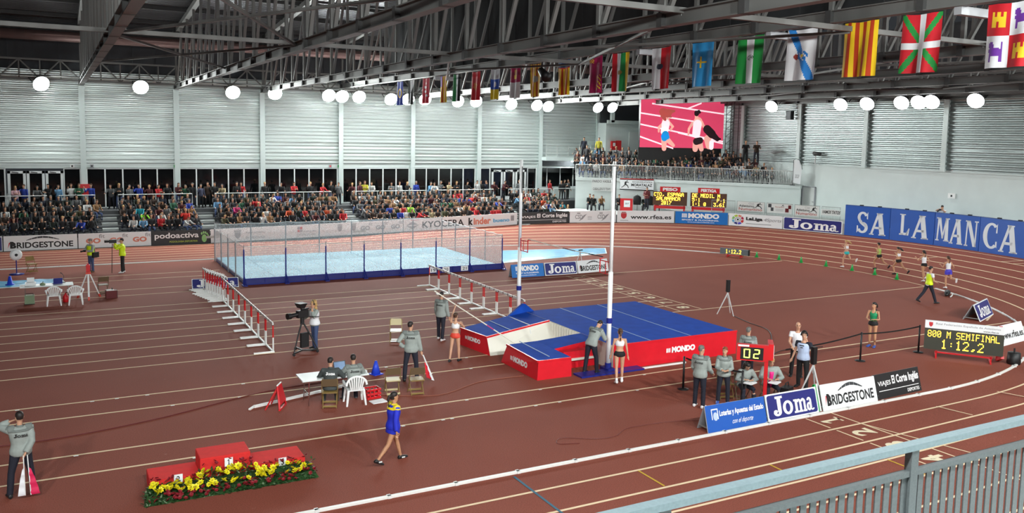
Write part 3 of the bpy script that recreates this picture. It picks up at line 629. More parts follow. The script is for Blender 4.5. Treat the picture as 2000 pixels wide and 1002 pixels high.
def foot_geo(mb, K, n, o):
    an, t = K['ank_' + n], K['toe_' + n]; dn = (an - K['knee_' + n]).normalized()
    up_ = (-(dn)) - t * (-(dn)).dot(t); up_ = up_.normalized() if up_.length > .05 else V((0, 0, 1)); sd = t.cross(up_).normalized(); g = an - up_ * .075
    pr = [(-.075, .028, .022, .03), (-.055, .036, .042, .045), (0, .038, .05, .052), (.06, .042, .034, .036), (.12, .047, .026, .028), (.165, .04, .02, .022), (.185, .02, .012, .016)]
    mb.loft([(g + t * y + up_ * (h + o * .3), sd, up_, a + o, v + o * .6) for y, a, v, h in pr], 10)
DG = None
def remesh(mb, name, mats, parent, vox=.014, sm=4, dec=None):
    me = mb.mesh(name, mats); ob = bpy.data.objects.new(name, me); TMP.collection.objects.link(ob)
    m = ob.modifiers.new('r', 'REMESH'); m.mode = 'VOXEL'; m.voxel_size = vox; m.use_smooth_shade = True
    m = ob.modifiers.new('s', 'SMOOTH'); m.factor = .5; m.iterations = sm
    if dec: m = ob.modifiers.new('d', 'DECIMATE'); m.ratio = dec
    TVL.update(); dg = TVL.depsgraph; me2 = bpy.data.meshes.new_from_object(ob.evaluated_get(dg), depsgraph=dg)
    me2.materials.clear(); me2.materials.append(MAT[mats]); me2.name = name
    bpy.data.objects.remove(ob); bpy.data.meshes.remove(me)
    return add(name, me2, parent)
def sleeve(mb, K, n, o, upto=1., fem=0, cuff=.008):
    a, e, w_ = arm_pts(K, n); inn = mid(K['neck'] - K['sp'] * .08, a, .5); q = .92 if fem else 1
    pts = [inn, a, mid(a, e, .45), e, mid(e, w_, .4), mid(e, w_, .92)]; rr = [.062 * q + o, .06 * q + o, .05 * q + o, .043 * q + o, .043 * q + o, .028 + o + cuff]
    k = 6 if upto >= 1 else (3 if upto > .3 else 3); limb(mb, pts[:k], rr[:k])
def person(label, loc, face, P, top=None, bottom=None, shoes='shoe_black', hair='hair_dark', style='short', skin='skin', h=1.75, back=None, extra=None, vest=None, yoke=None, cat='person', socks=None, z=0, cap=None, name='person', phones=None):
    """face: heading in degrees, 0 = +X, 90 = +Y"""
    K = skeleton(P); fem = P.get('fem', 0); sc_ = h / 1.75
    t = thing(name, label, cat, (loc[0], loc[1], z), rad(face) - PI / 2); t.scale = (sc_,) * 3
    remesh(body_geo(K, fem), 'body', skin, t, .0145, 3)
    c, u, f, r = K['head'], K['hd'], K['hf'], K['hr']
    e = MB().use('eye')
    for s in (-1, 1): e.ball(c + f * .086 + r * (s * .03) + u * .022, (.012, .012, .008), 6, 5); e.tube([c + f * .09 + r * (s * .015) + u * .04, c + f * .084 + r * (s * .048) + u * .042], .005, 5)
    e.build('eyes', None, t)
    e = MB().use('lips'); e.tube([c + f * .083 + r * .024 - u * .06, c + f * .094 - u * .06, c + f * .083 - r * .024 - u * .06], .006, 5); e.build('mouth', None, t)
    if style != 'bald':
        m = MB(); hp = [(.0, .07, .075, -.028), (.04, .08, .09, -.02), (.08, .076, .092, -.012), (.115, .058, .07, -.01), (.134, .02, .025, -.01)]
        if style in ('long', 'pony', 'bun', 'curly'): hp = [(-.05, .064, .05, -.05)] + hp
        elif style == 'short': hp = [(-.03, .06, .05, -.045)] + hp
        m.loft([(c + u * z_ + f * o, r, f, a, b_) for z_, a, b_, o in hp], 12)
        bk = c - f * .1 + u * .02
        if style == 'pony': m.tube([bk + f * .03 + u * .02, bk - f * .035 + u * .02, bk - f * .06 - u * .08, bk - f * .035 - u * .2, bk - f * .02 - u * .3], [.02, .032, .036, .028, .01], 8)
        if style == 'fly': m.tube([bk + f * .03 + u * .02, bk - f * .06 + u * .03, bk - f * .14 - u * .02, bk - f * .22 - u * .1, bk - f * .3 - u * .14], [.03, .05, .06, .05, .02], 8)
        if style == 'bun': m.ball(bk - f * .01 + u * .04, .045, 8, 6)
        if style == 'long': m.tube([c - f * .05 + u * .05, bk + f * .02 - u * .06, bk + f * .01 - u * .18, bk + f * .0 - u * .27], [(.08, .07), (.09, .06), (.085, .045), (.06, .03)], 10); [m.tube([c + r * (s * .068) + u * .05 - f * .01, c + r * (s * .078) - u * .04 - f * .01, c + r * (s * .08) - u * .14 - f * .02], [.025, .032, .02], 6) for s in (-1, 1)]
        if style == 'curly':
            rr = random.Random(5)
            for i in range(26):
                a = rr.uniform(0, 2 * PI); m.ball(c + r * (.1 * math.cos(a)) - f * (.02 + .07 * abs(math.sin(a))) + u * rr.uniform(-.2, .12), rr.uniform(.042, .06), 7, 5)
        remesh(m, 'hair', hair, t, .012, 3)
    if cap: m = MB(); m.loft([(c + u * z_ + f * o, r, f, a, b_) for z_, a, b_, o in [(.045, .082, .1, -.012), (.09, .078, .095, -.012), (.125, .055, .065, -.012), (.14, .02, .02, -.012)]], 14); m.loft([(c + u * .05 + f * (.06 + .07 * k), r, u, .07 - .02 * k, .008) for k in (0, 1)], 10); remesh(m, 'cap', cap, t, .012, 2)
    if phones:
        m = MB(); m.tube([c + r * (.09 * math.cos(a)) + u * (.03 + .115 * math.sin(a)) for a in [PI * i / 8 for i in range(9)]], .012, 6)
        for s in (-1, 1): m.ball(c + r * (s * .088) + u * .015, (.022, .035, .035), 8, 6)
        m.build('headphones', phones, t, True)
    # ---- clothes
    if top:
        m = MB(); kind, tm = top
        if kind == 'jacket':
            m.loft(torso_rings(K, fem, .042, -.09, .47, 1.04) + [(K['neck'] + K['sp'] * .0, K['rx'], K['fy'], .075, .07)], 16)
            for n in 'rl': sleeve(m, K, n, .024, 1, fem)
        elif kind == 'tee':
            m.loft(torso_rings(K, fem, .018, -.09, .47) + [(K['neck'] - K['sp'] * .02, K['rx'], K['fy'], .07, .065)], 14)
            for n in 'rl': sleeve(m, K, n, .014, .4, fem)
        elif kind == 'singlet':
            m.loft(torso_rings(K, fem, .012, .09, .42), 14)
            for s, n in ((1, 'r'), (-1, 'l')):
                b0 = K['pel'] + K['sp'] * .42 + K['rx'] * (s * .08); m.tube([b0 + K['fy'] * .09, b0 + K['sp'] * .075 + K['fy'] * .01, b0 - K['fy'] * .09], [(.03, .012)] * 3, 8)
        elif kind == 'crop':
            m.loft(torso_rings(K, fem, .012, .25, .42), 14)
            for s, n in ((1, 'r'), (-1, 'l')):
                b0 = K['pel'] + K['sp'] * .42 + K['rx'] * (s * .075); m.tube([b0 + K['fy'] * .085, b0 + K['sp'] * .07 + K['fy'] * .01, b0 - K['fy'] * .085], [(.026, .012)] * 3, 8)
        remesh(m, {'jacket': 'jacket', 'tee': 'shirt', 'singlet': 'singlet', 'crop': 'crop_top'}[kind], tm, t, .0155, 4)
        if kind == 'jacket':
            m = MB(); m.tube([K['neck'] - K['sp'] * .015, K['neck'] + K['sp'] * .04], [(.075, .075), (.068, .07)], 12, False); m.build('collar', yoke or tm, t, True)
            if yoke:
                m = MB(); m.loft([(p, a, b_, x + .02, y + .02) for p, a, b_, x, y in torso_rings(K, fem, .044, .41, .47, 1.04)], 16)
                for n in 'rl': a_, e_, w_ = arm_pts(K, n); inn = mid(K['neck'] - K['sp'] * .06, a_, .5); m.tube([inn + V((0, 0, .012)), a_ + V((0, 0, .012)), mid(a_, e_, .1)], [.084, .09, .08], 10)
                remesh(m, 'yoke', yoke, t, .0155, 4)
    if vest:
        m = MB(); m.loft(torso_rings(K, fem, .056 if top and top[0] == 'jacket' else .034, -.04, .465, 1.04), 16); remesh(m, 'vest', vest, t, .0155, 4)
    if bottom:
        kind, bm_ = bottom; m = MB()
        m.loft([(p, a, b_, x, y) for p, a, b_, x, y in torso_rings(K, fem, .014, -.09, .09)], 14)
        for n in 'rl':
            hh, k, an = K['hip_' + n], K['knee_' + n], K['ank_' + n]
            if kind == 'trousers': limb(m, [hh + V((0, 0, .03)), mid(hh, k, .12), mid(hh, k, .5), k, mid(k, an, .35), mid(k, an, .7), mid(k, an, 1.03)], [.1, .104, .086, .068, .069, .064, .062])
            if kind == 'shorts': limb(m, [hh + V((0, 0, .03)), mid(hh, k, .12), mid(hh, k, .3), mid(hh, k, .42)], [.1, .104, .097, .09])
            if kind == 'briefs': limb(m, [hh + V((0, 0, .03)), mid(hh, k, .05), mid(hh, k, .13)], [.095, .1, .088])
        remesh(m, kind, bm_, t, .0155, 4)
    for n in 'rl':
        m = MB(); foot_geo(m, K, n, .011); so = remesh(m, 'shoe', shoes, t, .012, 2)
        an, td = K['ank_' + n], K['toe_' + n]
        if socks: m = MB(); m.tube([an - (an - K['knee_' + n]).normalized() * -.02, an + (K['knee_' + n] - an).normalized() * .09], [.042, .042], 10); m.build('sock', socks, t, True)
    if back:
        tx, tm, wd, hg, zz = back; M_ = MB().use(tm)
        if tx == 'joma':
            src = []; fcs = []
            for p in g_joma(): b0 = len(src); src += p; fcs.append(list(range(b0, b0 + len(p))))
        else: src, fcs, _ = text_geo(tx, .02)
        for x, y in src:
            X_ = (x - .5) * wd; Z_ = zz + (y - .5) * hg; ry = .178
            M_.v.append(tuple(K['pel'] + K['sp'] * Z_ + K['rx'] * X_ - K['fy'] * (ry * math.sqrt(max(0, 1 - (X_ / .24) ** 2)) + .004)))
        for q in fcs: M_.face(q)
        M_.build('lettering', tm, t)
    t['_'] = 0; del t['_']
    return t, K
# ================================================================ stands
import numpy as np
ORDW = ['first', 'second', 'third', 'fourth', 'fifth', 'sixth', 'seventh', 'eighth', 'ninth', 'tenth', 'eleventh', 'twelfth', 'thirteenth', 'fourteenth', 'fifteenth', 'sixteenth', 'seventeenth', 'eighteenth', 'nineteenth', 'twentieth'] + [a + '-' + b_ for a in ('twenty', 'thirty', 'forty', 'fifty') for b_ in ('first', 'second', 'third', 'fourth', 'fifth', 'sixth', 'seventh', 'eighth', 'ninth', 'tenth')]
AISLE = [(-15, -9.5), (2.55, 3.55), (8.6, 9.6), (18.6, 19.6), (32.2, 33.2)]
SECT = [(-9.4, 2.55), (3.55, 8.6), (9.6, 18.6), (19.6, 32.2), (33.2, 37.6)]
ROWY = [59.35 + .76 * k for k in range(5)]; ROWZ = [.62 + .27 * k for k in range(5)]
b = MB().use('terrace')
for k in range(5): y0 = 58.8 + .76 * k; b.hexa([(-15, y0, -.02), (37.7, y0, -.02), (37.7, 65.2, -.02), (-15, 65.2, -.02), (-15, y0, ROWZ[k]), (37.7, y0, ROWZ[k]), (37.7, 65.2, ROWZ[k]), (-15, 65.2, ROWZ[k])])
b.hexa([(-15, 62.6, 0), (43.6, 62.6, 0), (43.6, 65.3, 0), (-15, 65.3, 0), (-15, 62.6, 1.95), (43.6, 62.6, 1.95), (43.6, 65.3, 1.95), (-15, 65.3, 1.95)])
st = b.build('floor', 'terrace', kind='structure')
for i, (a, c) in enumerate(AISLE[1:]):
    for k in range(5):
        q = MB().use('step'); q.box(((a + c) / 2, 58.62 + .76 * k + .0, ROWZ[k] - .2), (c - a - .06, .36, .14)); q.build('aisle_step', None, st)
for k in range(5):
    for i, (a, c) in enumerate(SECT):
        q = MB().use('bench'); q.box((0, 0, .40), (c - a - .1, .34, .05))
        for x in np.arange(-(c - a) / 2 + .5, (c - a) / 2 - .2, 2.2): q.box((float(x), 0, .19), (.06, .26, .38))
        t = q.build('spectator_bench', None, None, label='dark bench under the crowd, %s row from the front, %s' % (ORDW[k], ['left of the first aisle', 'between first and second aisle', 'between second and third aisle', 'between third and fourth aisle', 'right of the fourth aisle'][i]), cat='bench', loc=((a + c) / 2, ROWY[k] + .06, ROWZ[k]))
# walkway hand rails
for i, (a, c) in enumerate([(-9.4, -.5), (.2, 2.3), (3.7, 8.4), (9.9, 18.3), (19.9, 26.0), (26.4, 32.0), (33.4, 37.5), (37.8, 42.6)]):
    t = thing('hand_rail', 'white hand rail along the walkway behind the seats, %s stretch from the left' % ORD[i], 'railing', (a, 62.75, 1.95), group='walkway hand rails')
    q = MB().use('white'); q.tube([(0, 0, .0), (0, 0, 1.05), (c - a, 0, 1.05), (c - a, 0, 0)], .028, 8); q.build('top_rail', None, t)
    n = max(1, int((c - a) / 2))
    for k in range(1, n): q = MB().use('white'); q.tube([((c - a) * k / n, 0, 0), ((c - a) * k / n, 0, 1.05)], .022, 6); q.build('post', None, t)
    if i > 2:
        q = MB().use('grate')
        for x in np.arange(.12, c - a, .12): q.box((float(x), 0, .52), (.012, .012, .9))
        q.build('bars', None, t, kind='stuff')
# ---------------------------------------------------------------- end stand with curved front
FR = [V((38.0, 59.6, 0)), V((40.6, 57.8, 0)), V((43.0, 55.5, 0)), V((44.6, 53.4, 0)), V((45.9, 51.5, 0)), V((47.6, 48.8, 0)), V((49.3, 46.0, 0))]
def offs(pl, d):
    out = []
    for i, p in enumerate(pl):
        t = (pl[min(i + 1, len(pl) - 1)] - pl[max(i - 1, 0)]).normalized(); out.append(p + V((-t.y, t.x, 0)) * d)   # outward = away from the field
    return out
def wallstrip(mb, A, B, z0, z1):
    for i in range(len(A) - 1): mb.hexa([(A[i].x, A[i].y, z0), (A[i + 1].x, A[i + 1].y, z0), (B[i + 1].x, B[i + 1].y, z0), (B[i].x, B[i].y, z0), (A[i].x, A[i].y, z1), (A[i + 1].x, A[i + 1].y, z1), (B[i + 1].x, B[i + 1].y, z1), (B[i].x, B[i].y, z1)])
b = MB().use('concrete'); wallstrip(b, offs(FR, .1), offs(FR, .4), 0, 3.95)
we = b.build('wall_end_stand', None, None, kind='structure')
b = MB().use('concrete'); wallstrip(b, offs(FR, 0), offs(FR, .6), 3.9, 4.15); b.build('trim_30', None, None, kind='structure')
b = MB().use('step')
for k in range(6): wallstrip(b, offs(FR, .55 + .7 * k if k else .3), offs(FR, 1.3 + .7 * k + (0 if k < 5 else 4.5)), 4.1, 4.15 + .3 * k)
b.build('floor', None, None, kind='structure')
t = thing('balcony_rail', 'white barred balcony rail along the curved front of the end stand', 'railing', (0, 0, 4.15))
def along(pl, ds):
    out = []; acc = 0
    for a, c in zip(pl, pl[1:]):
        L = (c - a).length; x = -acc % ds if acc else 0
        x = (ds - acc % ds) % ds
        while x < L: out.append((a + (c - a) * (x / L), (c - a).normalized())); x += ds
        acc += L
    return out
q = MB().use('railgrey'); q.tube([p + V((0, 0, 1.05)) for p in offs(FR, .12)], .03, 8); q.build('top_rail', None, t)
q = MB().use('railgrey'); q.tube([p + V((0, 0, .1)) for p in offs(FR, .12)], .02, 6); q.build('bottom_rail', None, t)
for p, d in along(offs(FR, .12), 1.95): q = MB().use('railgrey'); q.tube([p + V((0, 0, -.2)), p + V((0, 0, 1.05))], .035, 6); q.build('post', None, t)
q = MB().use('railgrey')
for p, d in along(offs(FR, .12), .13): q.box((p.x, p.y, .57), (.018, .018, .95))
q.build('bars', None, t, kind='stuff')
# short balcony over the recess next to the last column
t = thing('balcony_rail', 'short straight white balcony rail beside the last column of the window wall', 'railing', (37.75, 64.1, 5.65))
q = MB().use('railgrey'); q.tube([(0, 0, 0), (0, 0, 1.05), (4.6, 0, 1.05), (4.6, 0, 0)], .03, 8); q.tube([(0, 0, .1), (4.6, 0, .1)], .02, 6); q.build('top_rail', None, t)
for x in (1.15, 2.3, 3.45): q = MB().use('railgrey'); q.tube([(x, 0, 0), (x, 0, 1.05)], .03, 6); q.build('post', None, t)
q = MB().use('railgrey'); [q.box((.13 * i, 0, .57), (.018, .018, .95)) for i in range(1, 35)]; q.build('bars', None, t, kind='stuff')
b = MB().use('concrete'); b.box((40.6, 64.5, 5.5), (5.9, 1.2, .3)); b.build('trim_31', None, None, kind='structure')
b = MB().use('upperwall'); b.box((40.6, 64.9, 5.1), (5.8, .1, .5)); b.build('trim_32', None, None, kind='structure')
q = MB().use('lampglass'); q.box((41.2, 64.0, 5.28), (1.7, .12, .06)); q.build('tube_light', None, None, label='lit fluorescent tube under the short balcony', cat='lamp')
# white service block
b = MB().use('concrete'); b.hexa([(43.5, 63.4, 1.9), (50, 63.4, 1.9), (50, 65, 1.9), (43.5, 65, 1.9), (43.5, 63.4, 8.75), (50, 63.4, 8.75), (50, 65, 8.75), (43.5, 65, 8.75)]); b.build('wall_service', None, None, kind='structure')
b = MB().use('upperwall'); b.box((46.8, 64.4, 10.6), (6.6, .1, 3.6)); b.build('wall_dark', None, None, kind='structure')
b = MB().use('colpaint'); b.box((46.8, 63.2, 8.85), (6.6, .25, .3)); b.box((44.0, 63.2, 10), (.35, .25, 2.4)); b.build('trim_33', None, None, kind='structure')
b = MB().use('offwhite'); b.box((46.5, 63.36, 6.9), (1.0, .06, 2.2)); ndoor += 1; b.build('door_%d' % ndoor, None, None, kind='structure')
t = thing('fire_cabinet', 'red fire hose cabinet on the white service block behind the end stand', 'fire cabinet', (44.5, 63.25, 6.75)); q = MB().use('red'); q.box((-.25, 0, 0), (.5, .2, .8)); q.box((.3, 0, 0), (.45, .22, .9)); q.build('cabinet', None, t); q = MB().use('white'); q.box((-.25, -.11, .1), (.25, .01, .3)); q.build('notice', None, t)
# ---------------------------------------------------------------- big screen
pl, pr = V((42.3, 56.75, 0)), V((49.3, 54.65, 0)); W = (pr - pl).length; H = 3.95
t = thing('video_screen', 'big pink video screen showing two runners above the end stand', 'screen', (pl.x, pl.y, 6.72), math.atan2(pr.y - pl.y, pr.x - pl.x))
q = MB().use('black'); q.box((W / 2, .2, H / 2), (W, .35, H)); q.build('cabinet', None, t)
q = MB().use('black'); q.box((W / 2, .3, -.53), (W, .1, 1.04)); q.build('dark_gap_panel', None, t)  # black panel added to stand in for the dark gap below the screen
D = Decor(W, H).rect((0, 0, 1, 1), 'scr_pink', 'image_ground')
for (u0, v0, u1, v1) in ((0, .72, .75, .545), (.13, .92, 1, .74), (0, .49, 1, .16), (0, .235, .4, .0), (.45, .33, 1.0, .12), (.55, .83, .72, .955)): D.put([[(u0, v0), (u1, v1), (u1, v1 - .03), (u0, v0 - .03)]], (0, 0, 1, 1), 'scr_white', 'image_line')
def cap2(x0, y0, x1, y1, r0, r1):   # rounded limb in screen fractions, radii as a fraction of the height
    k = W / H; dx, dy = (x1 - x0) * k, y1 - y0; a = math.degrees(math.atan2(dy, dx)); return [(x0 + px / k, y0 + py) for px, py in arc(0, 0, r0, r0, a + 90, a + 270, 8)] + [(x0 + px / k, y0 + py) for px, py in arc(dx, dy, r1, r1, a - 90, a + 90, 8)]
def limbs(ls, m, n): D.put([cap2(*l) for l in ls], (0, 0, 1, 1), m, n)
limbs([(.27, .5, .22, .42, .03, .025), (.22, .42, .22, .33, .025, .02), (.34, .52, .385, .44, .03, .025), (.385, .44, .36, .37, .025, .02), (.29, .62, .29, .68, .03, .03), (.285, .2, .29, -.02, .065, .05), (.33, .16, .40, .05, .055, .035), (.29, .33, .3, .55, .075, .085)], 'scr_skin', 'image_skin')
limbs([(.285, .33, .29, .36, .078, .08), (.29, .36, .3, .5, .08, .088)], 'scr_white', 'image_top'); limbs([(.29, .2, .3, .27, .07, .08), (.275, .23, .325, .22, .05, .05)], 'scr_blue', 'image_shorts'); limbs([(.245, .74, .255, .72, .055, .07), (.26, .74, .34, .72, .08, .06), (.33, .74, .395, .76, .06, .025), (.3, .68, .36, .64, .06, .02), (.26, .66, .29, .58, .05, .03)], 'scr_hair', 'image_hair')
limbs([(.62, .52, .58, .4, .032, .026), (.58, .4, .575, .28, .026, .02), (.73, .54, .77, .42, .034, .028), (.77, .42, .8, .34, .026, .02), (.665, .6, .665, .68, .035, .04), (.67, .12, .665, -.02, .07, .06), (.72, .1, .74, -.02, .06, .05), (.67, .3, .685, .55, .085, .1), (.81, .2, .83, .05, .08, .07)], 'scr_skin', 'image_skin')
limbs([(.67, .3, .68, .5, .088, .095), (.86, .02, .86, .12, .05, .05)], 'scr_white', 'image_top'); limbs([(.66, .74, .665, .72, .045, .055), (.69, .76, .7, .75, .04, .03)], 'scr_black', 'image_hair'); limbs([(.675, .14, .72, .16, .075, .07)], 'scr_black', 'image_shorts'); limbs([(.8, .4, .86, .3, .09, .09), (.86, .3, .93, .2, .08, .05), (.93, .2, .965, .2, .05, .02)], 'scr_black', 'image_hair')
D.build(t, 0)
tw = thing('scaffold_tower', 'black lattice scaffold tower beside the big screen', 'scaffold', (49.3, 53.8, 5.6))
for x, y in ((0, 0), (0, -.9), (-.5, 0), (-.5, -.9)): q = MB().use('black'); q.tube([(x, y, 0), (x, y, 5)], .03, 6); q.build('upright', None, tw)
for i in range(8):
    q = MB().use('black'); z = .3 + .6 * i; q.tube([(-.5, 0, z), (-.5, -.9, z)], .022, 6); q.tube([(-.5, 0, z), (-.5, -.9, z + .55)], .018, 6); q.tube([(0, 0, z), (-.5, 0, z)], .018, 6); q.build('rung', None, tw)
sp_ = thing('loudspeaker', 'black loudspeaker on the end wall column right of the screen', 'loudspeaker', (49.4, 47.5, 9.4)); q = MB().use('black'); soften(q.box((0, 0, 0), (.35, .5, .65)).mesh('z')); q.build('cabinet', None, sp_); q = MB().use('lampbody'); q.box((-.18, 0, 0), (.02, .42, .55)); q.build('grille', None, sp_); q = MB().use('steel'); q.box((.25, 0, .1), (.3, .06, .06)); q.build('bracket', None, sp_)
# ================================================================ crowd
def low_person(P, hairlong=False, fem=0, coat=False):
    K = skeleton(P); mb = MB(); n = 7
    mb.use('objcol'); mb.loft(torso_rings(K, fem, .035, -.09, .47)[::2] + [(K['neck'], K['rx'], K['fy'], .06, .06)], 8)
    for k in 'rl':
        a, e, w_ = arm_pts(K, k); mb.use('objcol'); mb.tube([mid(K['neck'] - K['sp'] * .07, a, .5), a, e, w_], [.07, .068, .054, .042], 6); d = (w_ - e).normalized(); mb.use('skin'); mb.tube([w_, w_ + d * .1, w_ + d * .16], [.03, .04, .02], 5)
        h_, kn, an = K['hip_' + k], K['knee_' + k], K['ank_' + k]; mb.use('navy'); mb.tube([h_, mid(h_, kn, .5), kn, an], [.1, .088, .07, .055], 6); mb.use('shoe_black'); foot_geo(mb, K, k, .01)
    mb.use('skin'); c, u = K['head'], K['hd']; lk = K['look']; f = V((math.sin(-lk), math.cos(lk), 0)); r = f.cross(u).normalized()
    mb.loft([(c + u * z + f * o, r, f, a, b_) for z, a, b_, o in [(-.12, .03, .03, .03), (-.06, .06, .075, .01), (.03, .074, .094, -.005), (.1, .052, .062, -.01)]], 8); mb.tube([K['neck'] - K['sp'] * .03, c], .05, 6)
    mb.tube([c + f * .08 + u * .02, c + f * .11 - u * .02], [.01, .014], 5)
    mb.use('hair_dark'); hp = [(-.02, .066, .055, -.045), (.04, .082, .092, -.018), (.09, .074, .088, -.012), (.13, .03, .035, -.01)]
    if hairlong: hp = [(-.2, .07, .04, -.07), (-.1, .08, .05, -.06)] + hp
    mb.loft([(c + u * z + f * o, r, f, a, b_) for z, a, b_, o in hp], 8)
    return mb
SEAT = [dict(pz=.50, leg_r=(82, 84, 8), leg_l=(80, 86, 8), lean=l, nod=nd_, look=lk, arm_r=ar, arm_l=al) for l, nd_, lk, ar, al in (
    (12, 0, 0, (25, 8, 55, 20), (25, 8, 60, 25)), (22, 10, 15, (40, 10, 40, 30), (38, 10, 50, 25)), (4, 0, -20, (10, 10, 80, 40), (15, 8, 75, 40)), (14, 0, 25, (60, 15, 85, 20), (25, 8, 50, 20)), (30, 12, -10, (55, 5, 25, 10), (55, 5, 30, 10)), (6, 0, 10, (20, 8, 60, 30), (20, 8, 62, 30)))]
STAND = [dict(leg_r=(2, 4, 6), leg_l=(-2, 4, 6), lean=l, look=lk, arm_r=ar, arm_l=al) for l, lk, ar, al in ((2, 0, (5, 10, 20), (5, 10, 20)), (8, 15, (30, 8, 80, 40), (30, 8, 80, 40)), (20, -10, (40, 12, 45, 10), (40, 12, 45, 10)), (3, -20, (45, 20, 110, 20), (4, 8, 15)))]
CT = [low_person(p, i % 2 == 0, i % 2 == 0) for i, p in enumerate(SEAT)]; CS = [low_person(p, i == 1, i == 1) for i, p in enumerate(STAND)]
COLS = {'dark': (30, 30, 33), 'black': (20, 20, 22), 'navy': (28, 34, 58), 'charcoal': (58, 58, 62), 'brown': (74, 54, 42), 'dark green': (36, 52, 44), 'grey': (128, 130, 132), 'maroon': (96, 28, 36), 'red': (204, 34, 42), 'white': (224, 224, 222),
        'blue': (38, 66, 170), 'light blue': (116, 166, 206), 'beige': (186, 168, 130), 'pink': (226, 178, 186), 'orange': (214, 84, 40), 'green': (48, 112, 80), 'yellow': (206, 196, 60), 'lime': (150, 224, 50), 'turquoise': (40, 170, 190), 'plaid blue': (86, 90, 120), 'magenta': (196, 40, 110), 'bright red': (235, 60, 50), 'olive': (92, 90, 58), 'tan': (150, 112, 74)}
PAL = ['dark'] * 9 + ['black'] * 12 + ['navy'] * 6 + ['charcoal'] * 8 + ['brown'] * 5 + ['dark green'] * 3 + ['olive'] * 2 + ['grey'] * 5 + ['maroon'] * 3 + ['red', 'white', 'white', 'white', 'blue', 'light blue', 'beige', 'tan', 'tan', 'orange', 'green']
COLS = {k: tuple(v * (.72 if max(c) < 140 else .86) for v in c) for k, c in COLS.items()}
spec = []   # (template key, x, y, z, face, scale, colour, label or None)
r = random.Random(23)
ORD2 = ORD + ['%dth' % k for k in range(18, 60)]
secname = ['left of the first aisle', 'right of the first aisle', 'right of the second aisle', 'right of the third aisle', 'right of the fourth aisle']
for k in range(5):
    for i, (a, c) in enumerate(SECT):
        x = a + .3; m = 0
        if i == 0: x = -4.4
        while x < c - .25:
            if r.random() < .97:
                m += 1; col = r.choice(PAL); cut = [99, 99, 99, 99, 99]
                spec.append(['s', x + r.uniform(-.05, .05), ROWY[k] + .05, ROWZ[k] + .0, -90 + r.uniform(-22, 30), r.uniform(.94, 1.05), col,
                             'spectator in %s top, %s row, %s seat %s' % (col, ORDW[k], ORDW[m - 1], secname[i]), k])
            x += r.uniform(.47, .57)
SP = {(0, 'lime'): 9.0, }
for X, k, col in ((4.9, 1, 'lime'), (11.2, 2, 'magenta'), (9.9 - 1.6, 3, 'blue'), (12.6, 0, 'white'), (7.6, 1, 'bright red'), (8.3, 1, 'bright red'), (29.5, 3, 'bright red'), (28.9, 3, 'blue'), (3.9, 0, 'white'), (14.6, 1, 'orange'), (17.2, 1, 'orange'), (18.2, 0, 'red'), (5.0, 2, 'turquoise'), (23.2, 1, 'red'), (23.8, 1, 'lime'), (37.0, 1, 'turquoise')):
    best = min((s for s in spec if s[8] == k), key=lambda s: abs(s[1] - X)); old = best[6]; best[6] = col; best[7] = best[7].replace('in %s top' % old, 'in %s top' % col)
STD = [(-2.28, 'pink'), (-1.79, 'blue'), (-1.06, 'grey'), (-.38, 'dark'), (.16, 'light blue'), (.91, 'white'), (1.4, 'green'), (2.13, 'blue'), (3.35, 'grey'), (3.83, 'dark'), (4.43, 'grey'), (5.08, 'blue'), (5.7, 'maroon'), (6.26, 'red'), (6.85, 'dark'), (7.63, 'maroon'), (8.07, 'green'), (8.54, 'dark'), (9.06, 'plaid blue'), (9.55, 'brown'), (10.04, 'dark'), (10.6, 'beige'), (11.56, 'dark'), (11.92, 'red'), (13.49, 'dark'), (14.8, 'dark'), (15.6, 'red'), (16.83, 'dark'), (17.69, 'red'), (18.48, 'dark'), (19.04, 'grey'), (20.13, 'maroon'), (20.67, 'maroon'), (21.24, 'yellow'), (21.87, 'white'), (23.3, 'grey'), (24.03, 'white'), (24.77, 'dark'), (25.51, 'blue'), (26.49, 'light blue'), (26.89, 'white'), (27.66, 'grey'), (28.25, 'beige'), (29.12, 'dark'), (29.82, 'dark'), (30.85, 'white'), (31.33, 'dark'), (31.8, 'navy'), (32.53, 'maroon'), (33.45, 'maroon'), (34.73, 'grey'), (38.04, 'red'), (38.98, 'dark'), (39.45, 'dark'), (39.88, 'grey'), (40.63, 'dark'), (41.17, 'maroon')]
for i, (x, col) in enumerate(STD): spec.append(['t', x, 63.3 + r.uniform(-.1, .6), 1.95, -90 + r.uniform(-35, 35), r.uniform(.95, 1.04), col, 'standing spectator in %s top behind the walkway rail, %s from the left' % (col, ORDW[i]), -1])
for j in range(14): spec.append(['s', 38.3 + .0 * j, 0, 0, 0, 0, '', None, 99]); spec.pop()
# a few seats in front of the end stand wall
for j, (x, y, col) in enumerate(((38.6, 58.3, 'dark'), (39.4, 57.8, 'tan'), (38.4, 57.5, 'black'), (40.6, 57.0, 'charcoal'), (42.0, 55.4, 'dark green'), (42.6, 54.6, 'maroon'))): q = MB().use('bench'); q.box((0, 0, .42), (.5, .36, .04)); [q.box((a_, 0, .2), (.05, .3, .4)) for a_ in (-.2, .2)]; q.build('stool_bench', None, None, label='small dark bench below the white end stand wall, %s from the left' % ORD[j], cat='bench', group='small benches', loc=(x, y, 1.55), rz=rad(-30)); spec.append(['s', x, y, 1.55, -120, 1, col, 'spectator in %s top seated below the white end stand wall, %s from the left' % (col, ORD[j]), 0])
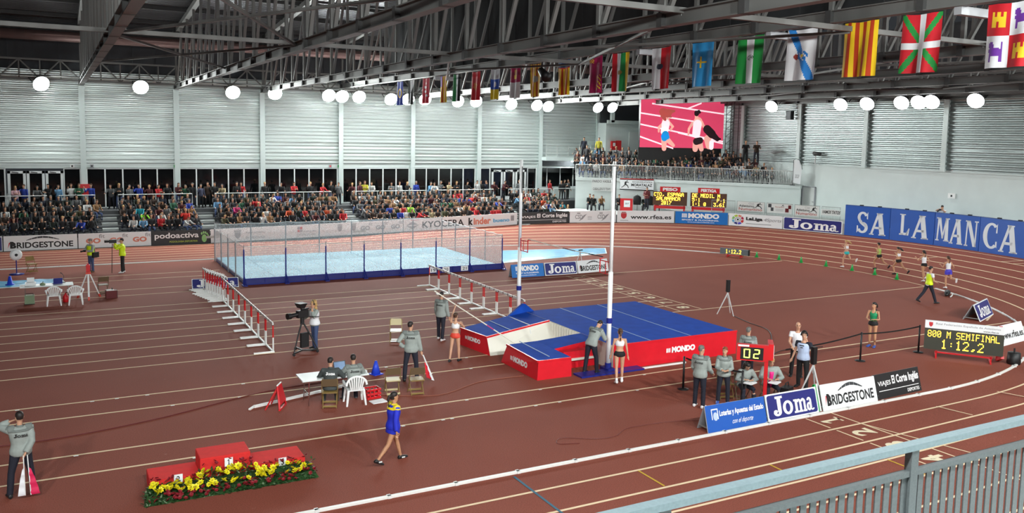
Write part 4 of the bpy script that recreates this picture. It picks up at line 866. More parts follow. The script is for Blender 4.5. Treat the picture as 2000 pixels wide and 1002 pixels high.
# end stand rows
for k in range(5):
    m = 0
    for p, d in along(offs(FR, .75 + .7 * k), .55):
        m += 1
        if r.random() < .88 and p.x < 49.2 and (p - FR[0]).length > .8:
            col = r.choice(PAL); spec.append(['s', p.x, p.y, 4.15 + .3 * k, math.degrees(math.atan2(d.x, -d.y)) + 180 + r.uniform(-20, 20), r.uniform(.94, 1.05), col, 'spectator in %s top, end stand %s row, %s seat from left' % (col, ORDW[k], ORDW[m - 1]), 10 + k])
for j, (x, y, z, col) in enumerate(((40.3, 62.0, 5.65, 'navy'), (41.3, 61.2, 5.65, 'yellow'), (39.7, 60.6, 5.0, 'charcoal'), (48.3, 50.9, 5.65, 'black'), (48.6, 50.0, 5.65, 'brown'))): spec.append(['t', x, y, z, -130, 1.03, col, 'standing spectator in %s top above the seated rows of the end stand' % col, -1])
# the ones that show largest become objects of their own, the rest one crowd object
NI = 262
def vis(s):
    d = math.hypot(s[1], s[2]); return (1.7 if s[0] == 't' else 1.) * (1.35 if s[8] == 0 else 1.12 if s[8] == 10 else 1.) / d
spec.sort(key=vis, reverse=True)
HB = ['hair_dark', 'hair_dark', 'hair_brown', 'hair_brown', 'hair_grey', 'hair_blond']
TM = {}
def template(kind, i, hm, tm):
    key = (kind, i, hm, tm)
    if key not in TM:
        mb = (CT if kind == 's' else CS)[i]; me = mb.mesh('spectator', None, True)
        for j, mn in enumerate(mb.mats):
            if mn == 'hair_dark': me.materials[j] = MAT[hm]
            if mn == 'navy': me.materials[j] = MAT[tm]
        TM[key] = me
    return TM[key]
for s in spec[:NI]:
    i = r.randrange(6 if s[0] == 's' else 4); me = template(s[0], i, r.choice(HB), r.choice(('navy', 'navy', 'jeans', 'blackcloth')))
    o = add('spectator', me, None, s[7], 'person', 'spectators in the stands', None, (s[1], s[2], s[3]), rad(s[4]) - PI / 2); o.scale = (s[5],) * 3; o.color = (*lin(*COLS[s[6]]), 1)
TRI = {}
def tris(kind, i):
    if (kind, i) not in TRI:
        mb = (CT if kind == 's' else CS)[i]; F_ = []; M_ = []
        for f, m in zip(mb.f, mb.mi):
            for j in range(1, len(f) - 1): F_.append((f[0], f[j], f[j + 1])); M_.append(m)
        TRI[(kind, i)] = (np.array(mb.v), np.array(F_), np.array(M_), mb.mats)
    return TRI[(kind, i)]
base = {'skin': lin(190, 142, 116), 'shoe_black': lin(28, 28, 30)}
HC = [lin(34, 26, 24), lin(60, 42, 32), lin(140, 138, 134), lin(150, 118, 80)]; LC = [lin(28, 30, 44), lin(24, 24, 26), lin(62, 78, 116)]
def crowd(name, lst, label):
    VS, FS, CSs = [], [], []; off = 0
    for s in lst:
        v, f, m, mats = tris(s[0], r.randrange(6 if s[0] == 's' else 4)); a = rad(s[4]) - PI / 2; c_, s_ = math.cos(a), math.sin(a)
        w_ = v * s[5]; VS.append(np.stack([w_[:, 0] * c_ - w_[:, 1] * s_ + s[1], w_[:, 0] * s_ + w_[:, 1] * c_ + s[2], w_[:, 2] + s[3]], 1)); FS.append(f + off); off += len(v)
        tab = [{'objcol': lin(*COLS[s[6]]), 'hair_dark': r.choice(HC), 'navy': r.choice(LC)}.get(mn, base.get(mn, (.1, .1, .1))) for mn in mats]
        CSs.append(np.array([(*c, 1) for c in tab])[m])
    VS, FS, CSs = np.concatenate(VS), np.concatenate(FS), np.concatenate(CSs); me = bpy.data.meshes.new(name); nF = len(FS)
    me.vertices.add(len(VS)); me.vertices.foreach_set('co', VS.ravel()); me.loops.add(nF * 3); me.loops.foreach_set('vertex_index', FS.ravel().astype(np.int32))
    me.polygons.add(nF); me.polygons.foreach_set('loop_start', np.arange(0, nF * 3, 3, dtype=np.int32))
    ca = me.color_attributes.new('col', 'FLOAT_COLOR', 'CORNER'); ca.data.foreach_set('color', np.repeat(CSs, 3, 0).ravel())
    me.update(calc_edges=True); me.materials.append(MAT['attrcol']); add(name, me, None, label, 'crowd', None, 'stuff')
rest = spec[NI:]
crowd('crowd', [s for s in rest if s[8] < 10], 'packed rows of seated spectators on the long stand before the dark windows'); crowd('crowd', [s for s in rest if s[8] >= 10], 'rows of seated spectators on the end stand below the video screen')
# ================================================================ banners along the track
def panel(name, label, p0, p1, h, m, fill=None, cat='banner', thick=.05, base=.02, tilt=0., group=None):
    """p0, p1: foot points left and right as the camera sees the print; fill(D) lays the print"""
    p0, p1 = V(p0), V(p1); d = p1 - p0; W = math.hypot(d.x, d.y); t = thing(name, label, cat, tuple(p0), math.atan2(d.y, d.x), group)
    sh = Matrix.Identity(4); sh[2][0] = d.z / W
    M_ = sh @ Matrix.Translation((0, 0, base)) @ Matrix.Rotation(-tilt, 4, 'X')
    q = MB().use(m); q.box((W / 2, thick / 2, h / 2), (W - .01, thick, h)); q.v = [tuple(M_ @ V(v)) for v in q.v]; q.build('panel', None, t)
    if fill:
        D = Decor(W, h); fill(D); D.build(t, 0, M_)
    return t, M_, W
def far(s0, s1, label, m, fill=None, h=.9, d=TW + .02, name='advertising_banner'):
    t, M_, W = panel(name, label, track(s0, d), track(s1, d), h, m, fill)
    q = MB().use('grate'); n = max(2, int(W / 2) + 1)
    for k in range(n): x = .05 + (W - .1) * k / (n - 1); q.beam((x, .12, 0), (x, .12, h * .95), .04); q.beam((x, .12, h * .9), (x, .06, h * .9), .03)
    q.v = [tuple(M_ @ V(v)) for v in q.v]; q.build('stand_frame', None, t)
    return t
def f_bridge(D, tx='textblack'):
    D.text('BRIDGESTONE', (.10, .16, .94, .56), tx, .03, .0); D.put([[(0, 0), (.55, 1), (.25, 1)]], (.055, .16, .12, .56), 'textred'); D.text('B', (.085, .16, .15, .62), tx, .03); D.glyph('tyre', (.3, .66, .75, .94), 'tyre', 'tyre_emblem')
def f_gofit(x0, w, m='salmon', m2='textgrey'):
    def f(D):
        for k in range(3):
            a = x0 + w * k; D.text('GO', (a, .3, a + w * .62, .66), m, .05); D.text('fit', (a + w * .55, .66, a + w * .8, .92), m2, .01)
    return f
def f_podo(D): D.text('podoactiva', (.05, .34, .8, .86), 'textwhite', .02); D.text('PODOLOGIA DEPORTIVA', (.3, .14, .78, .27), 'limetext', .01); D.glyph('foot', (.83, .08, .98, .92), 'footgreen')
def f_joma(bx=(.1, .14, .93, .88), fld=True, f='jomanavy'):
    def g(D):
        if fld:
            e = .035 * D.H / D.W * 3; pts = []
            for cx, cy, a in ((1 - e * 1.6, 1 - .14, 0), (e * 1.6, 1 - .14, 90), (e * 1.6, .14, 180), (1 - e * 1.6, .14, 270)): pts += arc(cx, cy, e, .09, a, a + 90, 5)
            D.put([pts], (0, 0, 1, 1), f, 'printed_field')
        D.glyph('joma', bx, 'textwhite', 'lettering')
    return g
def f_town(D):
    D.glyph('shield', (.015, .3, .045, .85), 'shieldgrey', 'crest'); D.glyph('crown', (.11, .72, .145, .95), 'textgrey', 'crest'); D.glyph('shield', (.113, .2, .142, .7), 'textgrey', 'crest')
    D.text('Ayuntamiento', (.165, .5, .265, .72), 'textgrey', .01); D.text('de Salamanca', (.165, .16, .26, .38), 'textgrey', .01)
    D.put([rect(0, 0, .45, .45), rect(.5, .5, 1, 1)], (.425, .45, .45, .85), 'crestred', 'crest'); D.put([rect(0, .5, .45, 1), rect(.5, 0, 1, .45)], (.425, .45, .45, .85), 'shieldgrey', 'crest')
    D.text('Junta de', (.455, .4, .52, .56), 'textgrey', .01); D.text('Castilla y León', (.42, .14, .52, .32), 'textgrey', .01)
    for a in (.635, .71): D.glyph('shield', (a, .3, a + .025, .75), 'shieldgrey', 'crest'); D.glyph('crown', (a, .78, a + .025, .94), 'shieldgrey', 'crest')
    f_gofit(.76, .085, 'textgrey')(D)
def f_kyo(D):
    D.put([[(0, .5), (.5, 1), (.5, .6)], [(.5, .6), (.5, 1), (1, .5)], [(0, .5), (.5, 0), (.5, .4)], [(.5, 0), (1, .5), (.5, .4)]], (.02, .15, .13, .8), 'textgrey'); D.put([rect(0, .6, 1, 1)], (.06, .82, .13, .92), 'textred')
    D.text('KYOCERA', (.16, .2, .52, .75), 'textblack', .02); D.text('k', (.56, .2, .60, .82), 'textblack', .05); D.text('inder', (.605, .2, .76, .8), 'salmon', .04); D.text('bueno', (.78, .3, .93, .62), 'ltblue', .05); D.put([rect(0, 0, 1, 1)], (.94, .35, .97, .8), 'textgrey')
def f_corte(D): D.text('VIAJES', (.06, .46, .34, .7), 'textwhite', .015); D.text('El Corte Inglés', (.37, .42, .97, .86), 'textwhite', .03, .0); D.rect((.06, .3, .95, .325), 'textwhite', 'rule'); D.text('DEPORTES', (.68, .08, .95, .22), 'textwhite', .02)
def f_csd(D):
    for a in (.12, .6):
        D.text('CSD', (a, .32, a + .16, .68), 'textgrey', .02); D.glyph('crown', (a + .04, .75, a + .11, .92), 'textgrey'); D.put([[(0, 0), (.5, .3), (1, 1), (.6, .8)]], (a + .08, .12, a + .25, .75), 'textgrey')
        for k in range(3): D.rect((a + .27, .5 - .12 * k, a + .36, .53 - .12 * k), 'textgrey', 'small_print')
def f_rfea(D): D.glyph('shield', (.07, .3, .17, .78), 'crestred', 'crest'); D.glyph('crown', (.08, .8, .16, .95), 'brickred', 'crest'); D.rect((.06, .15, .2, .19), 'textgrey', 'small_print'); D.text('www.rfea.es', (.24, .3, .95, .66), 'textblack', .02)
def bars4(D, bx, m='textwhite'): D.put([rect(k * .26, 0, k * .26 + .18, 1) for k in range(4)], bx, m, 'bars')
def f_mondo(D): bars4(D, (.13, .5, .23, .84)); D.text('MONDO', (.25, .46, .84, .88), 'textwhite', .06); D.text('SPORT & FLOORING.', (.13, .26, .84, .37), 'textwhite', .03); D.text('www.mondoworldwide.com', (.24, .1, .75, .19), 'textwhite', .01)
def f_liga(D):
    cs = ['textmag', 'salmon', 'limetext', 'footgreen', 'ltblue', 'navyblue', 'purple', 'textred']
    for k in range(8): D.put(band(.5, .5, .5, .5, .2, k * 45 + 4, k * 45 + 41, 4), (.06, .12, .29, .92), cs[k])
    D.put(band(.5, .5, .5, .5, .12, 0, 360, 14), (.12, .34, .23, .7), 'textgrey'); D.put([arc(.5, .5, .5, .5, 0, 360, 8)], (.155, .44, .195, .6), 'textblack')
    D.text('LaLiga', (.33, .44, .64, .78), 'textblack', .05); D.text('4Sports', (.65, .42, .97, .76), 'textgrey', .0, .08); D.rect((.33, .22, .8, .27), 'textgrey', 'small_print')
FARB = [(-27.6, -26.17, 'navy board with a white border at the far left of the long banner row', 'boardwhite', lambda D: D.rect((0, .06, .97, .94), 'jomanavy')),
        (-26.12, -22.2, 'white banner with black tyre maker lettering below the left of the crowd', 'boardwhite', f_bridge),
        (-22.15, -18.0, 'white banner with three salmon GO fit logos behind the photographers', 'boardwhite', f_gofit(.1, .32)),
        (-17.97, -14.4, 'black banner with white podoactiva lettering and a green foot', 'boardblack', f_podo),
        (-14.36, -.9, 'long white banner with town crest and grey lettering seen through the cage net', 'boardwhite', f_town),
        (-.86, 5.68, 'white banner with KYOCERA and kinder lettering behind the cage', 'boardwhite', f_kyo),
        (5.74, 8.5, 'black banner with white script lettering left of the vault uprights', 'boardblack', f_corte),
        (8.54, 11.05, 'white banner with two grey CSD emblems', 'boardwhite', f_csd),
        (11.1, 14.15, 'white banner with a red crest and black www.rfea.es lettering on the bend', 'boardwhite', f_rfea),
        (14.2, 16.95, 'bright blue MONDO banner on the bend below the amber scoreboards', 'boardblue', f_mondo),
        (17.0, 19.75, 'pale banner with a ring of coloured segments and LaLiga lettering', 'boardwhite', f_liga),
        (19.8, 22.75, 'navy Joma banner with white frame next to the big blue letter wall', 'boardwhite', f_joma((.1, .14, .93, .88)))]
for s0, s1, lb, m, f in FARB: far(s0, s1, lb, m, f)
# padded blue wall with the town name, four panels
LET = [['S', 'A'], ['L', 'A'], ['M', 'A', 'N'], ['C', 'A']]
LBX = [[(.27, .12, .54, .83), (.58, .1, .92, .82)], [(.2, .2, .46, .87), (.52, .14, .88, .87)], [(.03, .16, .34, .87), (.36, .12, .65, .87), (.69, .11, .97, .87)], [(.06, .13, .37, .88), (.41, .09, .76, .87)]]
SS = [22.85, 25.07, 27.2, 29.33, 31.75]
for k in range(4):
    def f(D, k=k):
        for ch, bx in zip(LET[k], LBX[k]): D.put(g_letter(ch), bx, 'salwhite', 'letter')
    t, M_, W = panel('padded_wall_panel', ['blue padded panel with the white letters SA at the start of the name', 'blue padded panel with the white letters LA, second of four', 'blue padded panel with the white letters MAN', 'blue padded panel with the white letters CA at the right end'][k], track(SS[k], TW + .04), track(SS[k + 1] - .02, TW + .04), 2.03, 'salblue', f, 'padded wall', .14, 0.)
    q = MB().use('edgeblue'); q.box((W / 2, .1, 2.05), (W, .2, .03)); q.v = [tuple(M_ @ V(v)) for v in q.v]; q.build('cap_strip', None, t)
    for x in (W * .35, W * .75): q = MB().use('rubber'); q.box((x, .1, 2.09), (.22, .12, .07)); q.v = [tuple(M_ @ V(v)) for v in q.v]; q.build('clamp', None, t)
# club banners on barriers behind the bend
def barrier(p0, p1, z, label, name='crowd_barrier'):
    p0, p1 = V((*p0, z)), V((*p1, z)); d = p1 - p0; W = d.length; t = thing(name, label, 'barrier', tuple(p0), math.atan2(d.y, d.x), 'grey barriers on the deck behind the bend')
    q = MB().use('grate'); q.tube([(.04, 0, .02), (.04, 0, 1.05), (W - .04, 0, 1.05), (W - .04, 0, .02)], .022, 8); q.tube([(.04, 0, .15), (W - .04, 0, .15)], .018, 6); q.build('frame', None, t)
    q = MB().use('grate'); [q.box((float(x), 0, .6), (.012, .012, .9)) for x in np.arange(.15, W - .1, .11)]; q.build('bars', None, t, kind='stuff')
    q = MB().use('grate'); [q.box((x, 0, .015), (.05, .4, .03)) for x in (.1, W - .1)]; q.build('foot', None, t)
def deckpt(sarc, d=TW + .45): p = track(sarc, d); return (p.x, p.y)
for i, (a, e) in enumerate(((16.0, 17.25), (17.3, 18.75), (18.8, 20.15), (20.2, 21.5), (21.55, 22.5))): barrier(deckpt(a), deckpt(e), 1.9, 'grey barred barrier behind the bend banners, %s from the left' % ORD[i])
def f_club(D): D.text('Club', (.42, .72, .62, .92), 'textgrey', 0); D.text('Atletismo', (.06, .44, .62, .68), 'textblack', .02); D.text('Numantino', (.06, .08, .92, .38), 'brickred', .01); D.glyph('runner', (.58, .3, .94, .96), 'textblack', 'runner_emblem')
def f_mix(D): D.put([rect(0, .5, .6, 1), rect(.5, 0, 1, .5)], (.05, .2, .27, .95), 'tyre', 'picture'); D.text('Numantino', (.34, .6, .68, .74), 'brickred', 0); D.glyph('runner', (.56, .7, .7, .95), 'textblack', 'runner_emblem'); D.rect((.36, .4, .66, .44), 'textgrey', 'small_print'); D.rect((.36, .25, .66, .29), 'textgrey', 'small_print'); D.put([rect(0, 0, .6, .55), rect(.5, .5, 1, 1)], (.74, .15, .97, .9), 'maroon', 'picture')
def f_vamos(D): D.text('VAMOS TATOS', (.04, .3, .97, .85), 'textblack', .03, .05)
def club(a, e, z, h, f, lb): p0, p1 = deckpt(a, TW + .4), deckpt(e, TW + .4); panel('club_banner', lb, (*p0, z), (*p1, z), h, 'offwhite', f, thick=.015, base=0)
club(17.35, 18.72, 2.25, .7, f_club, 'white club banner with a black leaping runner, left one of two'); club(18.85, 20.1, 2.25, .68, f_mix, 'white banner with dark pictures and small print between the two club banners')
club(20.25, 21.45, 2.2, .72, f_club, 'white club banner with a black leaping runner, right one of two'); club(21.55, 22.5, 2.35, .42, f_vamos, 'narrow white banner with VAMOS TATOS lettering')
def hang(i, u0, u1, z, h, m, f, lb):
    A = offs(FR, -.03); p = A[i] + (A[i + 1] - A[i]) * u0; e = A[i] + (A[i + 1] - A[i]) * u1; panel('hanging_banner', lb, (p.x, p.y, z), (e.x, e.y, z), h, m, f, thick=.015, base=0)
def f_pardo(D): D.text('PARDO VASILE', (.05, .7, .95, .9), 'textblack', .0); D.text("CABALLERO'S TEAM", (.08, .08, .92, .28), 'textblack', .0)
def f_mora(D): D.rect((0, .94, 1, 1), 'textred', 'stripe'); D.rect((0, 0, 1, .08), 'textblack', 'stripe'); D.rect((0, .88, 1, .94), 'textblack', 'stripe'); D.put(GLYPH['runner'](), (.04, .15, .28, .85), 'textblack', 'runner_emblem'); D.text('ASOCIACION ATLETICA', (.36, .66, .96, .78), 'textblack', .01); D.text('MORATALAZ', (.34, .34, .96, .58), 'textblack', .03); D.rect((.46, .2, .8, .24), 'textblack', 'small_print')
hang(0, .42, .95, 3.05, 1.0, 'offwhite', f_pardo, 'white hanging banner with thin black lettering on the end stand wall'); hang(1, .15, .98, 3.2, .95, 'boardwhite', f_mora, 'white MORATALAZ banner with black and red edges on the end stand wall')
# amber scoreboards
q = MB().use('red'); q.box((0, 0, .55), (1.0, .06, 1.0)); t = thing('red_stall', 'red panel with a white notice below the end stand wall', 'panel', (40.55, 55.9, 1.55), rad(-40)); q.build('panel', None, t); D = Decor(.5, .55).rect((0, 0, 1, 1), 'paper', 'notice').text('2017', (.2, .4, .8, .65), 'textblack', .02); D.build(t, -.031, Matrix.Translation((-.2, 0, .35)))
for k, (x, y, lb) in enumerate(((41.35, 55.55, 'black coat hung on a rack right of the red panel, left one'), (42.1, 54.85, 'black coat hung on a rack right of the red panel, right one'))):
    t = thing('hanging_coat', lb, 'coat', (x, y, 1.55), rad(-45), 'black coats on the rack'); q = MB().use('blackcloth'); q.loft([((0, 0, z), V((1, 0, 0)), V((0, 1, 0)), a, b_) for z, a, b_ in ((.55, .3, .08), (.9, .34, .12), (1.2, .3, .12), (1.32, .1, .06))], 12); q.build('coat', None, t, True); q = MB().use('steel'); q.tube([(0, .05, 0), (0, .05, 1.4)], .02, 6); q.build('rack_post', None, t)
def scoreboard(p0, p1, head_, lines, lb):
    p0, p1 = V((*p0, 1.9)), V((*p1, 1.9)); d = p1 - p0; W = d.length; t = thing('scoreboard', lb, 'scoreboard', tuple(p0), math.atan2(d.y, d.x), 'amber scoreboards')
    q = MB().use('ledpanel2'); q.box((W / 2, .1, .92), (W, .18, 1.05)); q.build('display', None, t)
    q = MB().use('red'); q.beam((.1, .05, .25), (W - .1, .05, .25), .08, .22); q.beam((.2, -.2, .05), (.2, .3, .05), .1); q.beam((W - .2, -.2, .05), (W - .2, .3, .05), .1); q.beam((.2, .05, .05), (.2, .05, .4), .08); q.beam((W - .2, .05, .05), (W - .2, .05, .4), .08); q.build('stand', None, t)
    q = MB().use('red'); q.box((W / 2, .08, 1.64), (W * .6, .05, .4)); q.build('name_plate', None, t)
    D = Decor(W, 1.05)
    for tx, bx in lines: D.put(g_pix(tx), bx, 'ledamber2', 'led_text')
    D.build(t, .01, Matrix.Translation((0, 0, .395))); D = Decor(W * .6, .4).text(head_, (.14, .2, .86, .8), 'textwhite', .05); D.build(t, .05, Matrix.Translation((W * .2, 0, 1.44)))
scoreboard((41.1, 53.2), (43.0, 51.4), 'PESO', [('CTO. ESPAÑA', (.03, .68, .9, .95)), ('SALAMANCA', (.1, .37, .8, .63)), ('2017', (.25, .06, .55, .32))], 'amber scoreboard under the red PESO plate')
scoreboard((43.25, 51.3), (45.0, 49.2), 'PERTIGA', [('DE MEDIL M', (.05, .68, .82, .95)), ('5:1', (.05, .37, .28, .63)), ('P:1', (.74, .37, .97, .63)), ('1:1 0', (.05, .06, .44, .32)), ('3.61', (.65, .06, .96, .32))], 'amber scoreboard under the red PERTIGA plate')
# feather banner and camera at the end stand corner
t = thing('feather_banner', 'white feather banner at the right corner of the end stand', 'banner', (48.9, 46.4, 4.15), rad(-60)); q = MB().use('boardwhite'); q.v = []; P = [(0, .2), (.55, .1), (.62, 1.2), (.5, 1.75), (.25, 1.95), (0, 1.9)]
q.hexa([(0, 0, .2), (.55, 0, .1), (.55, .02, .1), (0, .02, .2), (0, 0, 1.2), (.62, 0, 1.2), (.62, .02, 1.2), (0, .02, 1.2)]); q.hexa([(0, 0, 1.2), (.62, 0, 1.2), (.62, .02, 1.2), (0, .02, 1.2), (0, 0, 1.9), (.4, 0, 1.9), (.4, .02, 1.9), (0, .02, 1.9)]); q.build('sail', None, t)
q = MB().use('black'); q.tube([(0, .01, 0), (0, .01, 1.9), (.15, .01, 2.0), (.4, .01, 1.92), (.6, .01, 1.6), (.64, .01, 1.2)], .02, 6); q.lathe([(.2, 0), (.2, .03), (.03, .05)], 12); q.build('pole', None, t); D = Decor(.5, 1.4).text('GROUP', (.2, .1, .8, .3), 'textgrey', .01); D.build(t, -.0, Matrix.Translation((.05, 0, .4)))
t = thing('ptz_camera', 'grey remote camera on a post at the end wall corner', 'camera', (49.6, 45.0, 5.77)); q = MB().use('tripodgrey'); q.tube([(0, 0, 0), (0, 0, .75)], .04, 8); q.box((.17, 0, .02), (.36, .1, .04)); q.build('post', None, t); q = MB().use('steel_dark'); q.beam((-.1, .1, .85), (.05, -.45, .75), .26, .24); q.ball((0, 0, .78), .16, 10, 7); q.build('camera_head', None, t, True)
t = thing('wall_sign', 'white evacuation sign on the end wall above the blue padded panels', 'sign', (WX - .02, 34.2, 4.2), -PI / 2); q = MB().use('white'); q.box((0, 0, 0), (.5, .03, .32)); q.build('plate', None, t); D = Decor(.5, .32).rect((.38, .3, .62, .7), 'textblack', 'pictogram'); D.build(t, -.02, Matrix.Translation((-.25, 0, -.16)))
t = thing('wall_sign', 'small dark exit sign on the end wall near the corner', 'sign', (WX - .02, 47.0, 4.75), -PI / 2); q = MB().use('leafgreen'); q.box((0, 0, 0), (.42, .03, .18)); q.build('plate', None, t)
# ================================================================ flags of the regions, hung from the fourth truss
def c8(*c): return (*lin(*c), 1)
RED, YEL, WHT, GRN, BLU, PUR = c8(196, 26, 40), c8(240, 200, 40), c8(226, 228, 232), c8(30, 140, 70), c8(40, 90, 190), c8(110, 50, 160)
def inb(u, v, a, b_, c_, d_): return a <= u <= c_ and b_ <= v <= d_
def emb(u, v, cx, cy, rx_, ry_): return ((u - cx) / rx_) ** 2 + ((v - cy) / ry_) ** 2 < 1
def castle(u, v): return inb(u, v, .2, .25, .85, .75) and not (v > .6 and (.32 < u < .42 or .62 < u < .72)) and not inb(u, v, .47, .25, .58, .45)
def lion(u, v): return (emb(u, v, .5, .5, .3, .14) or emb(u, v, .3, .7, .13, .12) or inb(u, v, .25, .2, .35, .45) or inb(u, v, .65, .2, .75, .5) or inb(u, v, .72, .5, .8, .8) or inb(u, v, .15, .5, .3, .58))
def F_cyl(u, v):
    q = (u > .5) != (v > .5); a, b_ = (u * 2) % 1, (v * 2) % 1
    if not q: return PUR if lion(a, b_) else WHT
    return YEL if castle(a, b_) else RED
def F_pv(u, v):
    if abs(u - .52) < .085 or abs(v - .47) < .055: return WHT
    return c8(30, 140, 60) if min(abs((u - .5) - (v - .5)), abs((u - .5) + (v - .5))) < .08 else RED
def F_cat(u, v): return c8(190, 60, 20) if int(u * 9) % 2 else c8(246, 206, 30)
def F_gal(u, v):
    if emb(u, v, .55, .48, .2, .1): return WHT if (int(u * 22) + int(v * 30)) % 4 == 0 else (YEL if emb(u, v, .55, .48, .06, .04) else c8(30, 120, 200))
    if emb(u, v, .3, .47, .07, .06): return c8(150, 60, 50)
    return c8(40, 130, 210) if abs((u - .14) - (1 - v) * .72) < .12 else WHT
def F_and(u, v): return (c8(20, 60, 40) if emb(u, v, .5, .55, .16, .06) and (int(u * 30) + int(v * 30)) % 2 else WHT) if .33 < u < .66 else c8(26, 140, 60)
def F_ast(u, v): return YEL if (abs(u - .45) < .035 and .42 < v < .68) or (abs(v - .56) < .02 and .25 < u < .68) else c8(46, 150, 214)
def F_cant(u, v): return (c8(60, 70, 90) if emb(u, v, .45, .55, .14, .07) else (WHT if u < .5 else RED))
def F_rioja(u, v): return c8(160, 130, 60) if emb(u, v, .45, .5, .15, .06) else (RED, WHT, GRN, YEL)[min(3, int(u * 4))]
def F_mur(u, v): return YEL if (v > .82 and u < .4 and (int(u * 12) + int(v * 24)) % 2) or (inb(u, v, .55, .1, .95, .48) and (int(u * 14) + int(v * 26)) % 3 == 0) else c8(160, 20, 80)
def F_val(u, v): return (c8(60, 110, 160) if v > .8 else c8(190, 50, 40)) if v > .76 else F_cat(u, v)
def F_ara(u, v): return (c8(170, 170, 160) if emb(u, v, .5, .55, .2, .1) else (c8(190, 90, 40) if int(u * 9) % 2 else c8(244, 206, 60)))
def F_clm(u, v): return (YEL if inb(u, v, .35, .62, .7, .9) and (int(u * 12) % 2 or v < .75) else c8(170, 20, 80)) if v > .5 else WHT
def F_cana(u, v): return (c8(240, 214, 30), c8(40, 90, 200), c8(216, 220, 226))[min(2, int(v * 3))] if not emb(u, v, .5, .5, .12, .1) else WHT
def F_nav(u, v): return c8(200, 150, 40) if emb(u, v, .5, .5, .25, .16) and (int(u * 16) + int(v * 20)) % 2 else c8(204, 24, 40)
def F_ext(u, v): return (GRN, WHT, c8(24, 26, 26))[min(2, int(u * 3))] if not emb(u, v, .5, .6, .1, .08) else c8(60, 100, 60)
def F_bal(u, v): return PUR if u < .35 and v > .6 else F_cat(u, v)
def F_mad(u, v): return WHT if any(emb(u, v, a, b_, .09, .05) for a, b_ in ((.3, .65), (.55, .65), (.3, .48), (.55, .48), (.4, .32), (.65, .32), (.5, .8))) else c8(206, 34, 60)
def F_eu(u, v): return YEL if abs(math.hypot((u - .5), (v - .5) * 1.5) - .3) < .04 else c8(40, 60, 160)
def F_ceu(u, v): return c8(30, 30, 30) if (u > .5) != (v > u) else WHT
FL = [(12.45, F_cyl, 'red and white quartered flag with castles and lions'), (14.78, F_pv, 'red flag with white cross and green saltire'), (16.68, F_cat, 'yellow flag with dark red stripes hung beside the white diagonal flag'), (18.8, F_gal, 'white flag with blue diagonal band and crest'), (20.95, F_and, 'green white green vertical flag with dark emblem'), (23.25, F_ast, 'light blue flag with a yellow cross'), (25.55, F_cant, 'white and red vertical flag with a dark crest'), (28.1, F_rioja, 'red white green yellow vertical flag'), (29.9, F_mur, 'crimson flag with yellow castles and crowns'), (32.4, F_val, 'yellow striped flag with a blue top band'), (34.9, F_ara, 'yellow flag with brown stripes and a grey crest'), (36.9, F_clm, 'crimson over white flag with a yellow castle'), (39.0, F_cana, 'white blue yellow banded flag'), (41.3, F_nav, 'plain red flag with golden emblem'), (43.7, F_ext, 'narrow green white black flag'), (45.6, F_bal, 'small yellow and red striped flag with a purple corner'), (48.2, F_mad, 'red flag with white stars'), (50.6, F_ceu, 'black and white flag among the far flags'), (52.6, F_eu, 'dark blue flag at the far end of the row')]
fr = random.Random(3)
for i, (y, fn, lb) in enumerate(FL):
    nu, nv = 36, 54; ph = fr.uniform(0, 6); wdt, hgt = (1.12, 1.52) if i < 8 else (.98, 1.52)
    t = thing('flag', lb, 'flag', (COLX[6] - .02, y * .9865, 10.16), -PI / 2, 'flags hung from the truss'); me = bpy.data.meshes.new('cloth'); vs = []; fs = []; cs = []
    for a in range(nv + 1):
        for c_ in range(nu + 1):
            u, v = c_ / nu, a / nv; dr_ = (1 - v); x = (u - .5) * wdt * (1 - .05 * dr_) - .04 * dr_; vs.append((x, .05 * math.sin(u * 11 + ph + dr_) * (.3 + dr_), .62 - hgt * dr_ - .05 * math.sin(u * PI) * v))
    for a in range(nv):
        for c_ in range(nu):
            q = a * (nu + 1) + c_; fs.append((q, q + 1, q + nu + 2, q + nu + 1)); cs.append(fn((c_ + .5) / nu, (a + .5) / nv))
    me.from_pydata(vs, [], fs); ca = me.color_attributes.new('col', 'FLOAT_COLOR', 'CORNER'); ca.data.foreach_set('color', np.repeat(np.array(cs), 4, 0).ravel()); me.polygons.foreach_set('use_smooth', [True] * len(fs)); me.materials.append(MAT['attrcol']); me.update(); add('cloth', me, t)
    q = MB().use('rubber'); q.tube([(-wdt / 2 - .03, 0, .6), (wdt / 2 + .03, 0, .6)], .015, 6); q.build('hanging_rod', None, t)
# truss-hung details: black stage lights and white cable boxes
for y, lb in ((33.6, 'black stage spotlight hung between two striped flags'),):
    t = thing('stage_spotlight', lb, 'lamp', (COLX[6] - .1, y, 10.2)); q = MB().use('black'); q.tube([(0, .25, .25), (0, -.1, .0), (0, -.3, -.12)], [.14, .2, .24], 12); q.build('housing', None, t, True); q = MB().use('black'); q.tube([(0, .1, .15), (0, .1, .6)], .03, 6); q.build('yoke', None, t)
for i, y in enumerate((13.6, 19.9, 26.6, 46.2)):
    q = MB().use('textgrey'); q.box((0, 0, 0), (1.2, .2, .2)); t = q.build('light_batten', None, None, label='white light batten fixed to the flag truss, %s from the right' % ORD[i], cat='lamp', group='white battens on the flag truss', loc=(COLX[6] + .55, y, 10.71))
